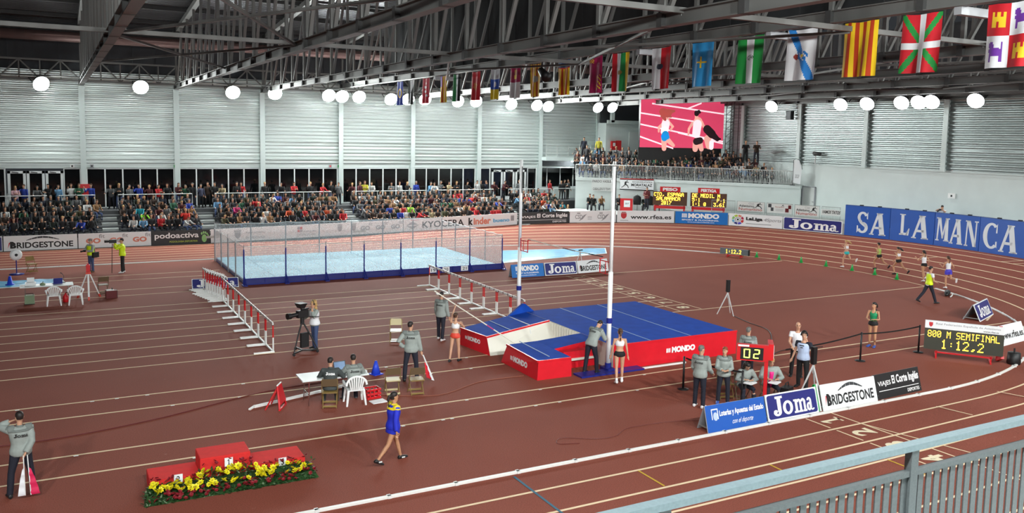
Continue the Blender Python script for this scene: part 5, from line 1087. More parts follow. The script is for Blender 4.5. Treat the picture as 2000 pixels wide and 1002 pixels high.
# ================================================================ equipment on the infield
# ---- netted throwing cage over a pale blue mat floor
CXa, CXb, CYa, CYb = 7.9, 21.95, 41.85, 50.3
t = thing('mat_floor', 'pale blue mat floor of square tiles inside the net cage', 'mat', (CXa, CYa, 0)); q = MB().use('edgeblue'); q.box(((CXb - CXa) / 2, (CYb - CYa) / 2, .1), (CXb - CXa - .1, CYb - CYa - .1, .2)); q.build('base', None, t)
nx, ny = 9, 6; W_, D_ = (CXb - CXa - .16) / nx, (CYb - CYa - .16) / ny; tl_ = MB().use('cyanmat'); tl_.box((0, 0, 0), (W_ - .03, D_ - .03, .03)); ta = tl_.mesh('mat_tile'); tl_.mats = ['cyanmat2']; tb = tl_.mesh('mat_tile')
for i in range(nx):
    for j in range(ny): add('mat_tile', (ta, tb)[(i * 3 + j) % 2], t, loc=(.08 + W_ * (i + .5), .08 + D_ * (j + .5), .205))
for k, (x0, x1) in enumerate(((8.6, 12.6), (9.9, 13.4), (11.2, 13.9))):
    q = MB().use('white'); q.poly([(x0, 7.2, .2225), (x0 + .05, 7.2, .2225), (x1 + .05, .3, .2225), (x1, .3, .2225)]); q.build('sector_line', None, t)
def net_mat():
    m = bpy.data.materials.new('net'); m.use_nodes = True; nt = m.node_tree; b_ = nt.nodes['Principled BSDF']; b_.inputs['Base Color'].default_value = (.8, .82, .82, 1); b_.inputs['Roughness'].default_value = .9
    tc = nt.nodes.new('ShaderNodeTexCoord'); nz = nt.nodes.new('ShaderNodeTexNoise'); nz.inputs['Scale'].default_value = 30; nz.inputs['Detail'].default_value = 8; mr = nt.nodes.new('ShaderNodeMapRange'); mr.inputs[1].default_value = .3; mr.inputs[2].default_value = .7; mr.inputs[3].default_value = .14; mr.inputs[4].default_value = .38
    nt.links.new(tc.outputs['Object'], nz.inputs['Vector']); nt.links.new(nz.outputs['Fac'], mr.inputs[0]); nt.links.new(mr.outputs[0], b_.inputs['Alpha']); MAT['net'] = m
net_mat()
cg = thing('net_cage', 'white net cage on blue posts around the pale blue mat', 'cage', (0, 0, 0))
def cpost(x, y, h=1.75, m='frameblue'):
    q = MB().use(m); q.tube([(x, y, 0), (x, y, h)], .035, 8); pp = q.build('post', None, cg); q = MB().use('textgrey'); q.tube([(x, y, h), (x, y, h + .22)], .018, 6); q.build('net_pin', None, pp)
    return pp
def brace(x, y, dx, dy):
    q = MB().use('frameblue')
    for s in (-1, 1): q.beam((x + dx * .06 * s, y + dy * .06 * s, .02), (x, y, .55), .03); q.beam((x - dy * .4 + dx * .06 * s, y - dx * .35 + dy * .06 * s, .02), (x, y, .5), .03)
    q.box((x, y - .12, .02), (.22, .5, .04)); q.build('brace', None, cg)
for k in range(8):
    x = CXa + 2.007 * k; cpost(x, CYa); brace(x, CYa, 1, 0)
for k in range(8): cpost(CXa + 2.007 * k, CYb, 2.0, 'textgrey')
for y in (44.0, 46.1, 48.2): cpost(CXb, y, 1.8, 'textgrey'); cpost(CXa + .0, y, 1.8, 'textgrey')
for k in range(7):
    x = CXa + 2.007 * k; q = MB().use('frameblue'); q.box((x + 1.0, CYa - .04, .31), (1.93, .04, .05)); q.box((x + 1.0, CYa - .04, .04), (1.93, .05, .05)); q.box((x + 1.0, CYa - .04, .17), (.04, .03, .26)); q.build('base_frame', None, cg); q = MB().use('navyblue'); q.box((x + 1.0, CYa, .17), (1.9, .02, .26)); q.build('kick_board', None, cg)
def netp(a, c, z0, z1, n=24):
    q = MB().use('net'); a, c = V((*a, 0)), V((*c, 0)); rr = random.Random(2)
    for i in range(n + 1):
        p = a + (c - a) * (i / n); sag = .06 * math.sin(PI * ((i * 7 / n) % 1)); q.v += [(p.x, p.y + .02 * math.sin(i * 1.7), z0), (p.x, p.y + .04 * math.sin(i * .9), z1 - sag)]
    for i in range(n): q.face((2 * i, 2 * i + 2, 2 * i + 3, 2 * i + 1))
    q.build('net', None, cg)
    q = MB().use('white'); q.tube([(v[0], v[1], v[2]) for v in [(p[0], p[1], p[2]) for p in MBv(a, c, z1, n)]], .018, 5); q.build('net_hem', None, cg)
def MBv(a, c, z1, n): return [tuple(a + (c - a) * (i / n) + V((0, .04 * math.sin(i * .9), z1 - .06 * math.sin(PI * ((i * 7 / n) % 1))))) for i in range(n + 1)]
netp((CXa, CYa + .03), (CXb, CYa + .03), .32, 1.9); netp((CXa, CYb), (CXb, CYb), .1, 2.15); netp((CXb, CYa), (CXb, CYb), .1, 1.95); netp((CXa, CYa), (CXa, CYb), 1.2 if 0 else .12, 1.9)
for k, (x, n_) in enumerate(((17.95, '19'), (19.35, '20'), (21.0, '21'))):
    x = (17.75, 18.5, 19.6)[k]; t = thing('number_card', ('left', 'middle', 'right')[k] + ' white number card on the blue cage base', 'card', (x, CYa - .075, .05)); q = MB().use('paper'); q.box((0, 0, .14), (.42, .01, .27)); q.build('card', None, t); D = Decor(.42, .27).text(n_, (.2, .2, .8, .8), 'textblack', .01); D.build(t, -.006, Matrix.Translation((-.21, 0, 0)))
# ---- tarpaulins over the jump pits
def tarp(pts, label):
    t = thing('pit_cover', label, 'cover', (0, 0, 0)); xs = [p[0] for p in pts]; q = MB().use('tarp'); n, m = 26, 16; rr = random.Random(4)
    for j in range(m + 1):
        for i in range(n + 1):
            u, v = i / n, j / m; a = V((*pts[0], 0)).lerp(V((*pts[1], 0)), u); c_ = V((*pts[3], 0)).lerp(V((*pts[2], 0)), u); p = a.lerp(c_, v); q.v.append((p.x, p.y, .012 + (.05 + .04 * rr.random()) * min(1, 8 * u, 8 * (1 - u), 8 * v, 8 * (1 - v))))
    for j in range(m):
        for i in range(n): a = j * (n + 1) + i; q.face((a, a + 1, a + n + 2, a + n + 1))
    q.build('sheet', None, t, True)
    q = MB().use('white'); P_ = [(x, y, .02) for x, y in pts]; [q.beam(P_[i], P_[(i + 1) % 4], .06, .03) for i in range(4)]; q.build('hem', None, t)
tarp([(22.9, 43.7), (31.2, 45.0), (32.6, 47.2), (25.4, 48.5)], 'crumpled bright blue cover over the jump pit right of the cage'); tarp([(-6, 45.1), (.3, 45.2), (.1, 46.9), (-6, 47.0)], 'light blue cover over the jump pit behind the left table')
# ---- hurdles
def make_hurdle(label, group):
    t = thing('hurdle', label, 'hurdle', group=group)   # bar along y, feet towards -x
    for s in (-1, 1):
        q = MB().use('hurdlered'); q.tube([(0, s * .55, .5), (0, s * .55, .95)], .024, 8); q.build('upper_upright', None, t)
        q = MB().use('white'); q.tube([(0, s * .55, .03), (0, s * .55, .52)], .027, 8); q.build('upright', None, t)
        q = MB().use('white'); q.box((-.3, s * .55, .03), (.68, .065, .045)); q.build('foot', None, t)
        q = MB().use('rubber'); q.tube([(0, s * .55, .93), (0, s * .55, .96)], .027, 8); q.build('clamp', None, t)
    q = MB().use('white'); q.box((0, 0, .03), (.06, 1.12, .05)); q.build('base_bar', None, t)
    q = MB().use('white'); q.box((-.01, 0, 1.0), (.035, 1.2, .085)); bar = q.build('crossbar', None, t)
    for y in (-.4, 0, .4): q = MB().use('maroon'); q.box((-.012, y, 1.0), (.037, .06, .087)); q.build('stripe', None, bar)
    return t
HP = make_hurdle('x', 'x'); used = False
def hurdle(x, y, label, group, rz=0):
    global used
    o = HP if not used else copy_tree(HP); used = True; o.location = (x, y, 0); o.rotation_euler = (0, 0, rz); o['label'] = label; o['group'] = group
for k in range(8): hurdle(6.32, SL[k] + .61, 'red and white hurdle in the row by the net cage, %s from the camera' % ORD[k], 'hurdle row left of the camera tripod')
for k in range(8): hurdle(16.15, SL[k] + .61 + .25, 'red and white hurdle in the row before the vault mat, %s from the camera' % ORD[k], 'hurdle row behind the vault mat')
for k in range(9): hurdle(6.5 - .066 * k, 38.75 + .27 * k, 'red and white hurdle parked in the tight stack by the cage, %s from the front' % ORD[k], 'hurdles parked close together')
for o in [o for o in bpy.data.objects if o.name.startswith('hurdle') and o.get('group') == 'hurdles parked close together']: o.rotation_euler = (0, 0, 0)
# ---- pole vault landing mat
lm = thing('landing_mat', 'blue topped red pole vault landing mat with white inner arms', 'landing mat', (0, 0, 0))
def hexm(name, bot, top, mats, par=lm, lab=None):
    """bot, top: 4 points (x, y, z) each ccw seen from above; mats: side x4, top"""
    q = MB(); b8 = list(bot) + list(top); q.v = [tuple(p) for p in b8]
    for f, m in zip(((0, 1, 5, 4), (1, 2, 6, 5), (2, 3, 7, 6), (3, 0, 4, 7), (4, 5, 6, 7), (3, 2, 1, 0)), list(mats) + ['black']): q.use(m); q.face(f)
    return q.build(name, None, par)
H_ = .8; AH = .58
hexm('main_block', [(15.65, 22.0, 0), (20.87, 22.0, 0), (20.8, 27.85, 0), (15.65, 27.85, 0)], [(15.65, 22.0, H_), (20.87, 22.0, H_), (20.8, 27.85, H_), (15.65, 27.85, H_)], ['vinylred'] * 3 + ['vinylwhite', 'vinylblue'])
hexm('near_arm', [(12.83, 22.0, 0), (14.05, 21.97, 0), (14.05, 24.2, 0), (12.83, 24.4, 0)], [(12.88, 22.03, AH), (14.05, 22.0, AH + .02), (14.05, 24.15, AH + .06), (13.0, 24.3, AH)], ['vinylred', 'vinylred', 'vinylwhite', 'vinylred', 'vinylblue'])
hexm('near_neck', [(14.06, 23.05, 0), (15.64, 23.05, 0), (15.64, 23.95, 0), (14.06, 24.2, 0)], [(14.06, 23.05, AH + .04), (15.64, 23.05, H_), (15.64, 23.95, H_), (14.06, 24.15, AH + .06)], ['vinylred', 'vinylred', 'vinylwhite', 'vinylblue', 'vinylblue'])
hexm('far_arm', [(12.83, 25.2, 0), (15.64, 25.3, 0), (15.64, 27.85, 0), (12.55, 27.1, 0)], [(12.84, 25.5, AH), (15.64, 26.05, H_), (15.64, 27.85, H_), (12.6, 27.1, AH)], ['vinylwhite', 'vinylwhite', 'vinylred', 'vinylred', 'vinylblue'])
q = MB().use('vinylred')
for a, c_ in (((12.86, 22.03, AH), (14.03, 22.0, AH)), ((12.86, 22.03, AH), (12.98, 24.3, AH)), ((12.84, 25.5, AH), (15.64, 26.05, H_)), ((12.6, 27.1, AH), (12.84, 25.5, AH)), ((15.65, 22.0, H_), (20.87, 22.0, H_))): q.beam(a, c_, .05, .06)
q.build('edging', None, lm)
q = MB().use('vinylwhite'); n = 12
for k in range(n):
    y0, y1 = 23.97 + (26.03 - 23.97) * k / n, 23.97 + (26.03 - 23.97) * (k + 1) / n; ym = (y0 + y1) / 2; q.poly([(15.6, y0, .02), (15.57, ym, .02), (15.57, ym, H_ - .01), (15.62, y0, H_)]); q.poly([(15.57, ym, .02), (15.6, y1, .02), (15.62, y1, H_), (15.57, ym, H_ - .01)])
q.build('pleated_back', None, lm)
for a, c_ in (((17.2, 22.0), (17.2, 27.85)), ((18.9, 22.0), (18.95, 27.85)), ((13.9, 25.72), (13.9, 27.4)), ((13.3, 22.1), (13.4, 24.2))):
    z = H_ + .004 if a[0] > 15 else AH + .115; q = MB().use('seam'); q.beam((*a, H_ + .003 if a[0] > 15 else AH + .1), (*c_, H_ + .003 if a[0] > 15 else AH + .1), .035, .012); q.build('seam_strip', None, lm)
q = MB().use('white'); q.tube([(14.8, 27.7, .72), (14.75, 25.95, .75), (14.7, 25.75, .55), (14.7, 25.6, .1)], .018, 6); q.build('rope', None, lm)
def matprint(W, H, fill, M_): D = Decor(W, H); fill(D); D.build(lm, 0, M_)
def f_mo(D): bars4(D, (.02, .2, .16, .75)); D.text('MONDO', (.2, .1, 1, .9), 'textwhite', .07)
Rz = lambda x, y, z, a: Matrix.Translation((x, y, z)) @ Matrix.Rotation(a, 4, 'Z')
matprint(1.25, .26, f_mo, Rz(17.75, 21.985, .3, 0)); matprint(1.15, .24, f_mo, Rz(12.81, 23.75, .2, -PI / 2) @ Matrix.Rotation(-.03, 4, 'X')); matprint(.95, .2, f_mo, Matrix.Translation((12.6, 26.75, .25)) @ Matrix.Rotation(math.atan2(-1.5, .24), 4, 'Z'))
hexm('post_flap', [(14.7, 27.55, .7), (16.0, 27.8, .8), (15.9, 27.95, .8), (14.8, 27.75, .7)], [(15.5, 27.78, 1.1), (15.62, 27.82, 1.1), (15.62, 27.92, 1.1), (15.5, 27.9, 1.1)], ['vinylblue', 'vinylred', 'vinylred', 'vinylblue', 'vinylblue'])
t = thing('protector_pad', 'red padded protector with white trim by the near vault upright', 'pad', (14.85, 22.75, 0), 0); q = MB().use('vinylred'); q.box((0, .1, .42), (1.3, .3, .3)); soften(q.mesh('z')); q.box((0, .12, .15), (1.3, .2, .3)); q.build('pad', None, t); q = MB().use('vinylwhite'); q.box((0, -.07, .31), (1.3, .06, .07)); q.build('trim_piping', None, t)
# ---- uprights and crossbar
def upright(x, y, lb, side, bz=3.5):
    t = thing('vault_upright', lb, 'upright', (x, y, 0)); q = MB().use('postwhite'); q.tube([(0, 0, .1), (0, 0, 3.2)], .075, 12); q.tube([(0, 0, 3.2), (0, 0, 6.55)], .06, 12); q.build('mast', None, t, True)
    q = MB().use('frameblue'); q.box((0, 0, .05), (.28, .5, .1)); q.build('base', None, t); q = MB().use('frameblue'); q.tube([(0, 0, 1.55), (0, 0, 1.72)], .1, 12); q.tube([(0, 0, .1), (0, 0, .25)], .1, 12); q.build('collar', None, t)
    q = MB().use('red'); s = side; y0, y1 = s * .08, s * .62
    for z in (bz - .4, bz): q.tube([(0, y0, z), (0, y1, z)], .018, 6)
    q.tube([(0, y1, bz - .42), (0, y1, bz + .06)], .02, 6); q.tube([(0, s * .3, bz - .4), (0, s * .3, bz)], .014, 6); q.tube([(0, y0, bz - .42), (0, y0, bz + .08)], .02, 6); q.tube([(0, y1, bz + .04), (.12, y1, bz + .06)], .014, 6); q.build('bar_holder', None, t)
    q = MB().use('black'); q.box((.07, -.03, 5.8), (.01, .04, 1.2)) if side > 0 else q.box((-.0, -.08, 5.8), (.03, .01, 1.0)); q.build('scale_strip', None, t)
upright(15.49, 22.07, 'tall white pole vault upright beside the bending official', 1); upright(15.6, 28.3, 'tall white pole vault upright behind the blue mat', -1)
t = thing('crossbar', 'thin white and dark striped vault crossbar resting high between the uprights', 'crossbar', (15.6, 22.7, 3.6)); pts = [(15.6 - 15.6, 0, 0), (0, 4.95, 0)]
for k in range(6): q = MB().use(('rubber', 'pvpole', 'maroon', 'pvpole', 'pvpole', 'pvpole')[k]); q.tube([(0, .825 * k, -.03 * math.sin(PI * k / 6)), (0, .825 * (k + 1), -.03 * math.sin(PI * (k + 1) / 6))], .016, 8); q.build('bar_segment', None, t)
t = thing('base_rail', 'flat blue rail with white tape beside the near upright', 'rail', (15.2, 21.85, 0)); q = MB().use('frameblue'); q.box((.2, 0, .03), (2.4, .5, .05)); q.build('rail', None, t); q = MB().use('white'); q.box((1.9, -.12, .025), (2.6, .06, .05)); q.build('white_bar', None, t)
# ---- inner boards
def aboard(lb, p0, p1, h, m, f, tilt=.28):
    t, M_, W = panel('a_frame_board', lb, (*p0, 0), (*p1, 0), h, m, f, 'board', .03, 0, tilt); dpt = 2 * h * math.sin(tilt) + .06; q = MB().use('textgrey'); q.hexa([(.02, dpt, 0), (W - .02, dpt, 0), (W - .02, dpt + .03, 0), (.02, dpt + .03, 0), (.02, dpt / 2, h * math.cos(tilt) - .02), (W - .02, dpt / 2, h * math.cos(tilt) - .02), (W - .02, dpt / 2 + .03, h * math.cos(tilt) - .02), (.02, dpt / 2 + .03, h * math.cos(tilt) - .02)]); q.build('back_panel', None, t)
    q = MB().use('grate'); [q.beam((x, .03, .1), (x, dpt, .1), .03) for x in (.05, W - .05)]; q.build('spreader', None, t); return t
def f_lot(D): D.rect((0, 0, 1, 1), 'lotblue'); D.put([rect(0, 0, .12, 1), rect(.88, 0, 1, 1), rect(0, .88, 1, 1)], (.09, .45, .2, .85), 'textwhite'); D.put([arc(.5, .5, .5, .5, 0, 360, 14)], (.115, .4, .19, .72), 'paleblue'); D.text('Loterías y Apuestas del Estado', (.22, .48, .97, .76), 'textwhite', .03); D.text('con el deporte', (.4, .14, .75, .38), 'textwhite', .0, .1)
aboard('blue board with white Loterías lettering beside the white kerb', (14.47, 16.1), (16.5, 16.1), .68, 'boardwhite', f_lot); aboard('navy Joma board with white frame beside the near kerb', (16.55, 16.1), (18.45, 16.1), .7, 'boardwhite', f_joma((.12, .14, .9, .88)))
aboard('white board with black tyre maker lettering beside the near kerb', (18.62, 16.1), (20.85, 16.1), .72, 'boardwhite', f_bridge); aboard('black board with white script lettering at the right end of the kerb boards', (20.9, 16.15), (23.0, 16.25), .72, 'boardblack', f_corte)
t = thing('board_stand', 'green and white folded stand between two kerb boards', 'stand', (18.48, 16.2, 0)); q = MB().use('conegreen'); q.beam((0, -.05, 0), (0, .17, .7), .05); q.beam((0, .4, 0), (0, .17, .7), .05); q.build('leg', None, t); q = MB().use('white'); q.beam((.07, -.05, 0), (.07, .17, .72), .05); q.build('edge', None, t)
aboard('small bright blue MONDO board behind the far upright', (21.05, 38.95), (23.0, 38.9), .7, 'boardblue', f_mondo); aboard('small navy Joma board between the far inner boards', (23.05, 38.9), (25.1, 38.9), .7, 'boardwhite', f_joma()); aboard('small white tyre maker board at the right of the far inner boards', (25.15, 38.9), (27.3, 39.1), .7, 'boardwhite', f_bridge)
aboard('navy Joma board lying low behind the parked hurdles', (5.5, 41.75), (7.6, 41.55), .5, 'boardwhite', f_joma(), .5)
aboard('small navy Joma tent board on the bend at the right', (34.3, 21.75), (36.4, 22.5), .75, 'boardwhite', f_joma((.14, .16, .88, .86)), .42)
aboard('white www.rfea.es board leaning behind the amber clock', (30.4, 18.6), (32.8, 18.9), .75, 'boardwhite', f_rfea, .35)
# ---- amber race clock
p0, p1 = V((26.75, 18.95, 0)), V((28.2, 17.0, 0)); d = p1 - p0; W = d.length
t = thing('race_clock', 'amber race clock reading 800 M SEMIFINAL 1:12.2 on a red stand', 'clock', tuple(p0), math.atan2(d.y, d.x)); q = MB().use('ledpanel'); q.box((W / 2, .1, .66), (W, .18, .74)); q.build('display', None, t); q = MB().use('boardwhite'); q.box((W / 2, .1, 1.16), (W, .18, .25)); q.build('title_board', None, t)
q = MB().use('red'); q.beam((.35, .05, .2), (W - .3, .05, .2), .05); q.beam((.4, -.1, .02), (.4, .7, .02), .05); q.beam((W - .35, -.1, .02), (W - .35, .7, .02), .05); q.beam((.4, .05, .0), (.4, .05, .25), .05); q.beam((W - .35, .05, .0), (W - .35, .05, .25), .05); q.beam((W, .1, .25), (W - .1, .7, .02), .1); q.beam((W - .1, .2, 1.28), (W - .1, .7, .02), .1); q.build('stand', None, t)
D = Decor(W, .74); D.put(g_pix('800 M SEMIFINAL'), (.04, .6, .95, .92), 'ledamber', 'led_text'); D.put(g_pix('1:12.2'), (.22, .08, .76, .52), 'ledamber', 'led_text'); D.build(t, .01, Matrix.Translation((0, 0, .29)))
D = Decor(W, .25); D.glyph('shield', (.05, .2, .1, .85), 'crestred', 'crest'); D.text('Real Federación Española de Atletismo', (.14, .5, .95, .85), 'textgrey', .01); D.text('www.rfea.es', (.74, .15, .93, .36), 'textblack', .01); D.build(t, .01, Matrix.Translation((0, 0, 1.035)))
p0, p1 = V((37.6, 41.5, 0)), V((38.45, 39.85, 0)); d = p1 - p0; W = d.length
t = thing('race_clock', 'low grey clock reading 1:12.2 on the far bend', 'clock', tuple(p0), math.atan2(d.y, d.x)); q = MB().use('bluegrey'); q.box((W / 2, .1, .36), (W, .16, .36)); q.build('display', None, t); q = MB().use('black'); q.box((W + .02, .1, .36), (.05, .2, .38)); q.build('end_cap', None, t); q = MB().use('red'); q.beam((.35, .1, .12), (W - .35, .1, .12), .05); q.beam((.5, -.15, .02), (.5, .4, .02), .04); q.beam((W - .5, -.15, .02), (W - .5, .4, .02), .04); q.beam((.5, .1, 0), (.5, .1, .2), .05); q.beam((W - .5, .1, 0), (W - .5, .1, .2), .05); q.build('stand', None, t); D = Decor(W, .36).put(g_pix('1:12.2', 1.), (.2, .15, .75, .85), 'ledamber', 'led_text'); D.build(t, .02, Matrix.Translation((0, 0, .18)))
# ---- red attempt clock
t = thing('attempt_clock', 'red attempt clock on a post showing 02', 'clock', (17.42, 17.15, 0), rad(-42)); q = MB().use('red'); q.box((0, 0, .68), (.1, .1, 1.3)); q.build('post', None, t); q = MB().use('red'); q.box((-.38, 0, 1.52), (.86, .14, .46)); q.build('front_case', None, t)
q = MB().use('red'); q.box((.12, .36, 1.54), (.14, .6, .46)); q.build('side_case', None, t); q = MB().use('boardwhite'); q.box((.195, .36, 1.54), (.02, .48, .36)); q.build('side_display', None, t); q = MB().use('rubber'); q.box((0, 0, .02), (.5, .5, .04)); q.build('foot', None, t); q = MB().use('black'); q.box((-.4, -.072, 1.5), (.62, .01, .35)); q.build('display', None, t)
D = Decor(.62, .35); D.put(g_seg('0'), (.14, .13, .42, .87), 'ledgreen', 'digit'); D.put(g_seg('2'), (.56, .13, .84, .87), 'ledgreen', 'digit'); D.build(t, -.08, Matrix.Translation((-.71, 0, 1.325))); D = Decor(.3, .05).rect((0, 0, 1, 1), 'boardwhite', 'sticker'); D.build(t, -.07, Matrix.Translation((-.78, 0, 1.69)))
# ---- stanchions
def stanchion(x, y, lb):
    t = thing('belt_post', lb, 'stanchion', (x, y, 0), group='belt posts'); q = MB().use('black'); q.lathe([(.17, 0), (.17, .02), (.06, .04)], 18); q.build('foot', None, t, True); q = MB().use('black'); q.tube([(0, 0, .03), (0, 0, 1.0)], .032, 10); q.build('post', None, t, True)
stanchion(16.38, 19.41, 'black belt post by the grey jacketed man'); stanchion(24.13, 19.45, 'black belt post left of the green topped athlete'); stanchion(27.1, 19.4, 'black belt post at the left edge of the amber clock'); stanchion(16.9, 17.5, 'black belt post in front of the seated woman')
def belt(a, c_, lb, sag=.06):
    a, c_ = V(a), V(c_); q = MB().use('black'); n = 12; P_ = [a.lerp(c_, k / n) - V((0, 0, sag * math.sin(PI * k / n))) for k in range(n + 1)]
    for p, s in zip(P_, P_[1:]): q.beam(p, s, .006, .05)
    q.build('barrier_belt', None, None, label=lb, cat='belt')
belt((24.1, 19.45, .95), (27.1, 19.4, .95), 'black belt between the two posts behind the clock'); belt((20.0, 18.9, .95), (24.1, 19.45, .95), 'long black belt behind the bald man'); belt((16.42, 19.38, .95), (16.9, 17.53, .95), 'black belt running past the two grey jackets')
# ---- measuring tripods
def tripod(x, y, h, spread, lb, head_='laser', rz=0, m='tripodgrey', name='tripod'):
    t = thing(name, lb, 'tripod', (x, y, 0), rz)
    for k in range(3):
        a = 2 * PI * k / 3 + .5; q = MB().use(m); ft = (spread * math.cos(a), spread * math.sin(a), .01); q.tube([(0, 0, h), (ft[0] * .55, ft[1] * .55, h * .45)], .026, 6); q.tube([(ft[0] * .5, ft[1] * .5, h * .5), ft], .02, 6); q.build('leg', None, t)
    q = MB().use(m); q.tube([(0, 0, h * .75), (0, 0, h + .05)], .02, 8); q.build('centre_column', None, t)
    q = MB().use('black')
    if head_ == 'laser': q.box((0, 0, h + .3), (.14, .12, .5)); q.box((0, 0, h + .06), (.1, .1, .06))
    elif head_ == 'small': q.beam((-.1, 0, h + .1), (.2, .1, h + .1), .06)
    q.build('device', None, t)
    return t
tripod(25.19, 27.2, .95, .42, 'grey tripod with a black upright measuring device on the empty infield'); tripod(19.35, 17.2, .95, .38, 'grey tripod with a black device behind the kerb boards'); tripod(26.6, 41.0, .85, .3, 'small grey tripod by the blue pit cover', 'small')
# ---- TV camera
t = thing('tv_camera', 'black broadcast camera on a wheeled tripod with a teleprompter hood', 'camera', (7.2, 28.15, 0), rad(200))
q = MB().use('black')
for k in range(3):
    a = 2 * PI * k / 3 + .4; f_ = (.5 * math.cos(a), .5 * math.sin(a)); L_ = MB().use('black'); L_.tube([(0, 0, 1.1), (*[v * .55 for v in f_], .6), (*f_, .12)], [.03, .026, .02], 8); L_.build('leg', None, t); L_ = MB().use('black'); L_.beam((0, 0, .1), (*f_, .1), .04); L_.build('dolly_arm', None, t); L_ = MB().use('rubber'); L_.ball((*f_, .055), (.05, .05, .055), 10, 7); L_.build('wheel', None, t)
q = MB().use('black'); q.tube([(0, 0, 1.0), (0, 0, 1.22)], .07, 10); q.build('fluid_head', None, t); q = MB().use('black'); q.box((0, 0, 1.35), (.4, .16, .24)); q.tube([(.2, 0, 1.35), (.45, 0, 1.33)], .07, 12); q.tube([(.45, 0, 1.33), (.58, 0, 1.33)], [.1, .11], 12); q.box((-.1, 0, 1.5), (.3, .06, .05)); q.build('camera_body', None, t)
q = MB().use('black'); q.hexa([(-.02, -.12, 1.55), (.12, -.12, 1.55), (.12, .12, 1.55), (-.02, .12, 1.55), (-.1, -.17, 1.72), (.2, -.17, 1.72), (.2, .17, 1.72), (-.1, .17, 1.72)]); q.build('viewfinder_hood', None, t); q = MB().use('black'); q.tube([(-.1, .05, 1.25), (-.55, .2, 1.2)], .015, 6); q.tube([(-.1, -.05, 1.25), (-.5, -.15, 1.15)], .015, 6); q.build('pan_bar', None, t); q = MB().use('blackcloth'); q.box((-.05, .05, .45), (.3, .1, .5)); q.build('weight_bag', None, t)
# ---- chairs
def folding_chair(lb, x, y, face, seatm='brown', group='brown folding chairs', backm='brown'):
    t = thing('folding_chair', lb, 'chair', (x, y, 0), rad(face) - PI / 2, group)   # sitter faces +y
    for s in (-1, 1):
        q = MB().use('chairgold' if seatm != 'brown' else 'brown'); q.tube([(s * .2, .22, .01), (s * .21, -.05, .42), (s * .21, -.17, .78), (s * .17, -.18, .83)], .013, 6); q.build('back_leg', None, t)
        q = MB().use('chairgold' if seatm != 'brown' else 'brown'); q.tube([(s * .18, -.2, .01), (s * .18, .16, .43)], .013, 6); q.build('front_leg', None, t)
    q = MB().use(seatm); q.box((0, .0, .44), (.4, .4, .03)); q.build('seat', None, t); q = MB().use(backm); q.hexa([(-.21, -.14, .6), (.21, -.14, .6), (.21, -.12, .6), (-.21, -.12, .6), (-.2, -.2, .82), (.2, -.2, .82), (.2, -.18, .82), (-.2, -.18, .82)]); q.build('backrest', None, t)
    for y_, z in ((-.17, .06), (.18, .08)): q = MB().use(seatm if seatm != 'brown' else 'brown'); q.box((0, y_, z), (.38, .02, .05)); q.build('stretcher', None, t)
    return t
folding_chair('empty brown folding chair left of its twin beside the standing official', 8.35, 22.55, 80, 'tanseat'); folding_chair('empty folding chair with gold seat right behind the standing official', 8.98, 22.3, 82, 'chairgold'); folding_chair('brown folding chair under the dark jacketed official', 6.42, 22.2, 72, 'chairgold')
folding_chair('folding chair with a shiny back standing alone by the lanes', 10.6, 28.3, -112, 'white', backm='tanseat'); folding_chair('folding chair beside the round white fan', -1.2, 49.6, -60, 'chairgold', backm='chairgold'); folding_chair('folding chair behind the orange survey tripod', 1.75, 41.9, 100, 'brown')
folding_chair('empty folding chair with tan seat between the belt posts', 16.95, 18.25, -110, 'chairgold'); folding_chair('folding chair under the curly haired seated woman', 17.25, 17.85, -115, 'brown'); folding_chair('folding chair under the seated person in pink', 17.95, 17.55, -115, 'brown')
def plastic_chair(lb, x, y, face):
    t = thing('plastic_chair', lb, 'chair', (x, y, 0), rad(face) - PI / 2, 'white plastic chairs'); m = 'plasticwhite'
    for sx, sy in ((-1, 1), (1, 1), (-1, -1), (1, -1)): q = MB().use(m); q.loft([((sx * .26, sy * .24, 0), V((1, 0, 0)), V((0, 1, 0)), .028, .028), ((sx * .21, sy * .19, .42), V((1, 0, 0)), V((0, 1, 0)), .04, .035)], 6); q.build('leg', None, t)
    q = MB().use(m); q.hexa([(-.23, -.2, .4), (.23, -.2, .4), (.25, .24, .42), (-.25, .24, .42), (-.23, -.2, .43), (.23, -.2, .43), (.25, .24, .45), (-.25, .24, .45)]); q.build('seat', None, t)
    A_ = [PI * k / 10 for k in range(11)]; q = MB().use(m); q.tube([(.28 * math.cos(a), -.27 + .02 * math.sin(a), .58 + .24 * math.sin(a)) for a in A_], [(.03, .018)] * 11, 6); q.build('back_rim', None, t)
    for k in range(-3, 4): q = MB().use(m); x_ = k * .06; q.tube([(k * .045, -.2, .43), (x_, -.25, .62), (x_ * 1.15, -.265, .58 + .24 * math.sqrt(max(0, 1 - (x_ * 1.15 / .28) ** 2)))], [(.02, .01)] * 3, 6); q.build('back_slat', None, t)
    for s in (-1, 1): q = MB().use(m); q.tube([(s * .28, -.26, .6), (s * .3, 0, .64), (s * .28, .2, .62), (s * .25, .23, .42)], [(.03, .016)] * 4, 6); q.build('arm_rest', None, t)
plastic_chair('white plastic armchair at the left table, left one', -.2, 40.05, 92); plastic_chair('white plastic armchair at the left table, right one', .62, 39.95, 88); plastic_chair('white plastic armchair under the grey jacketed official', 7.12, 22.2, 84)
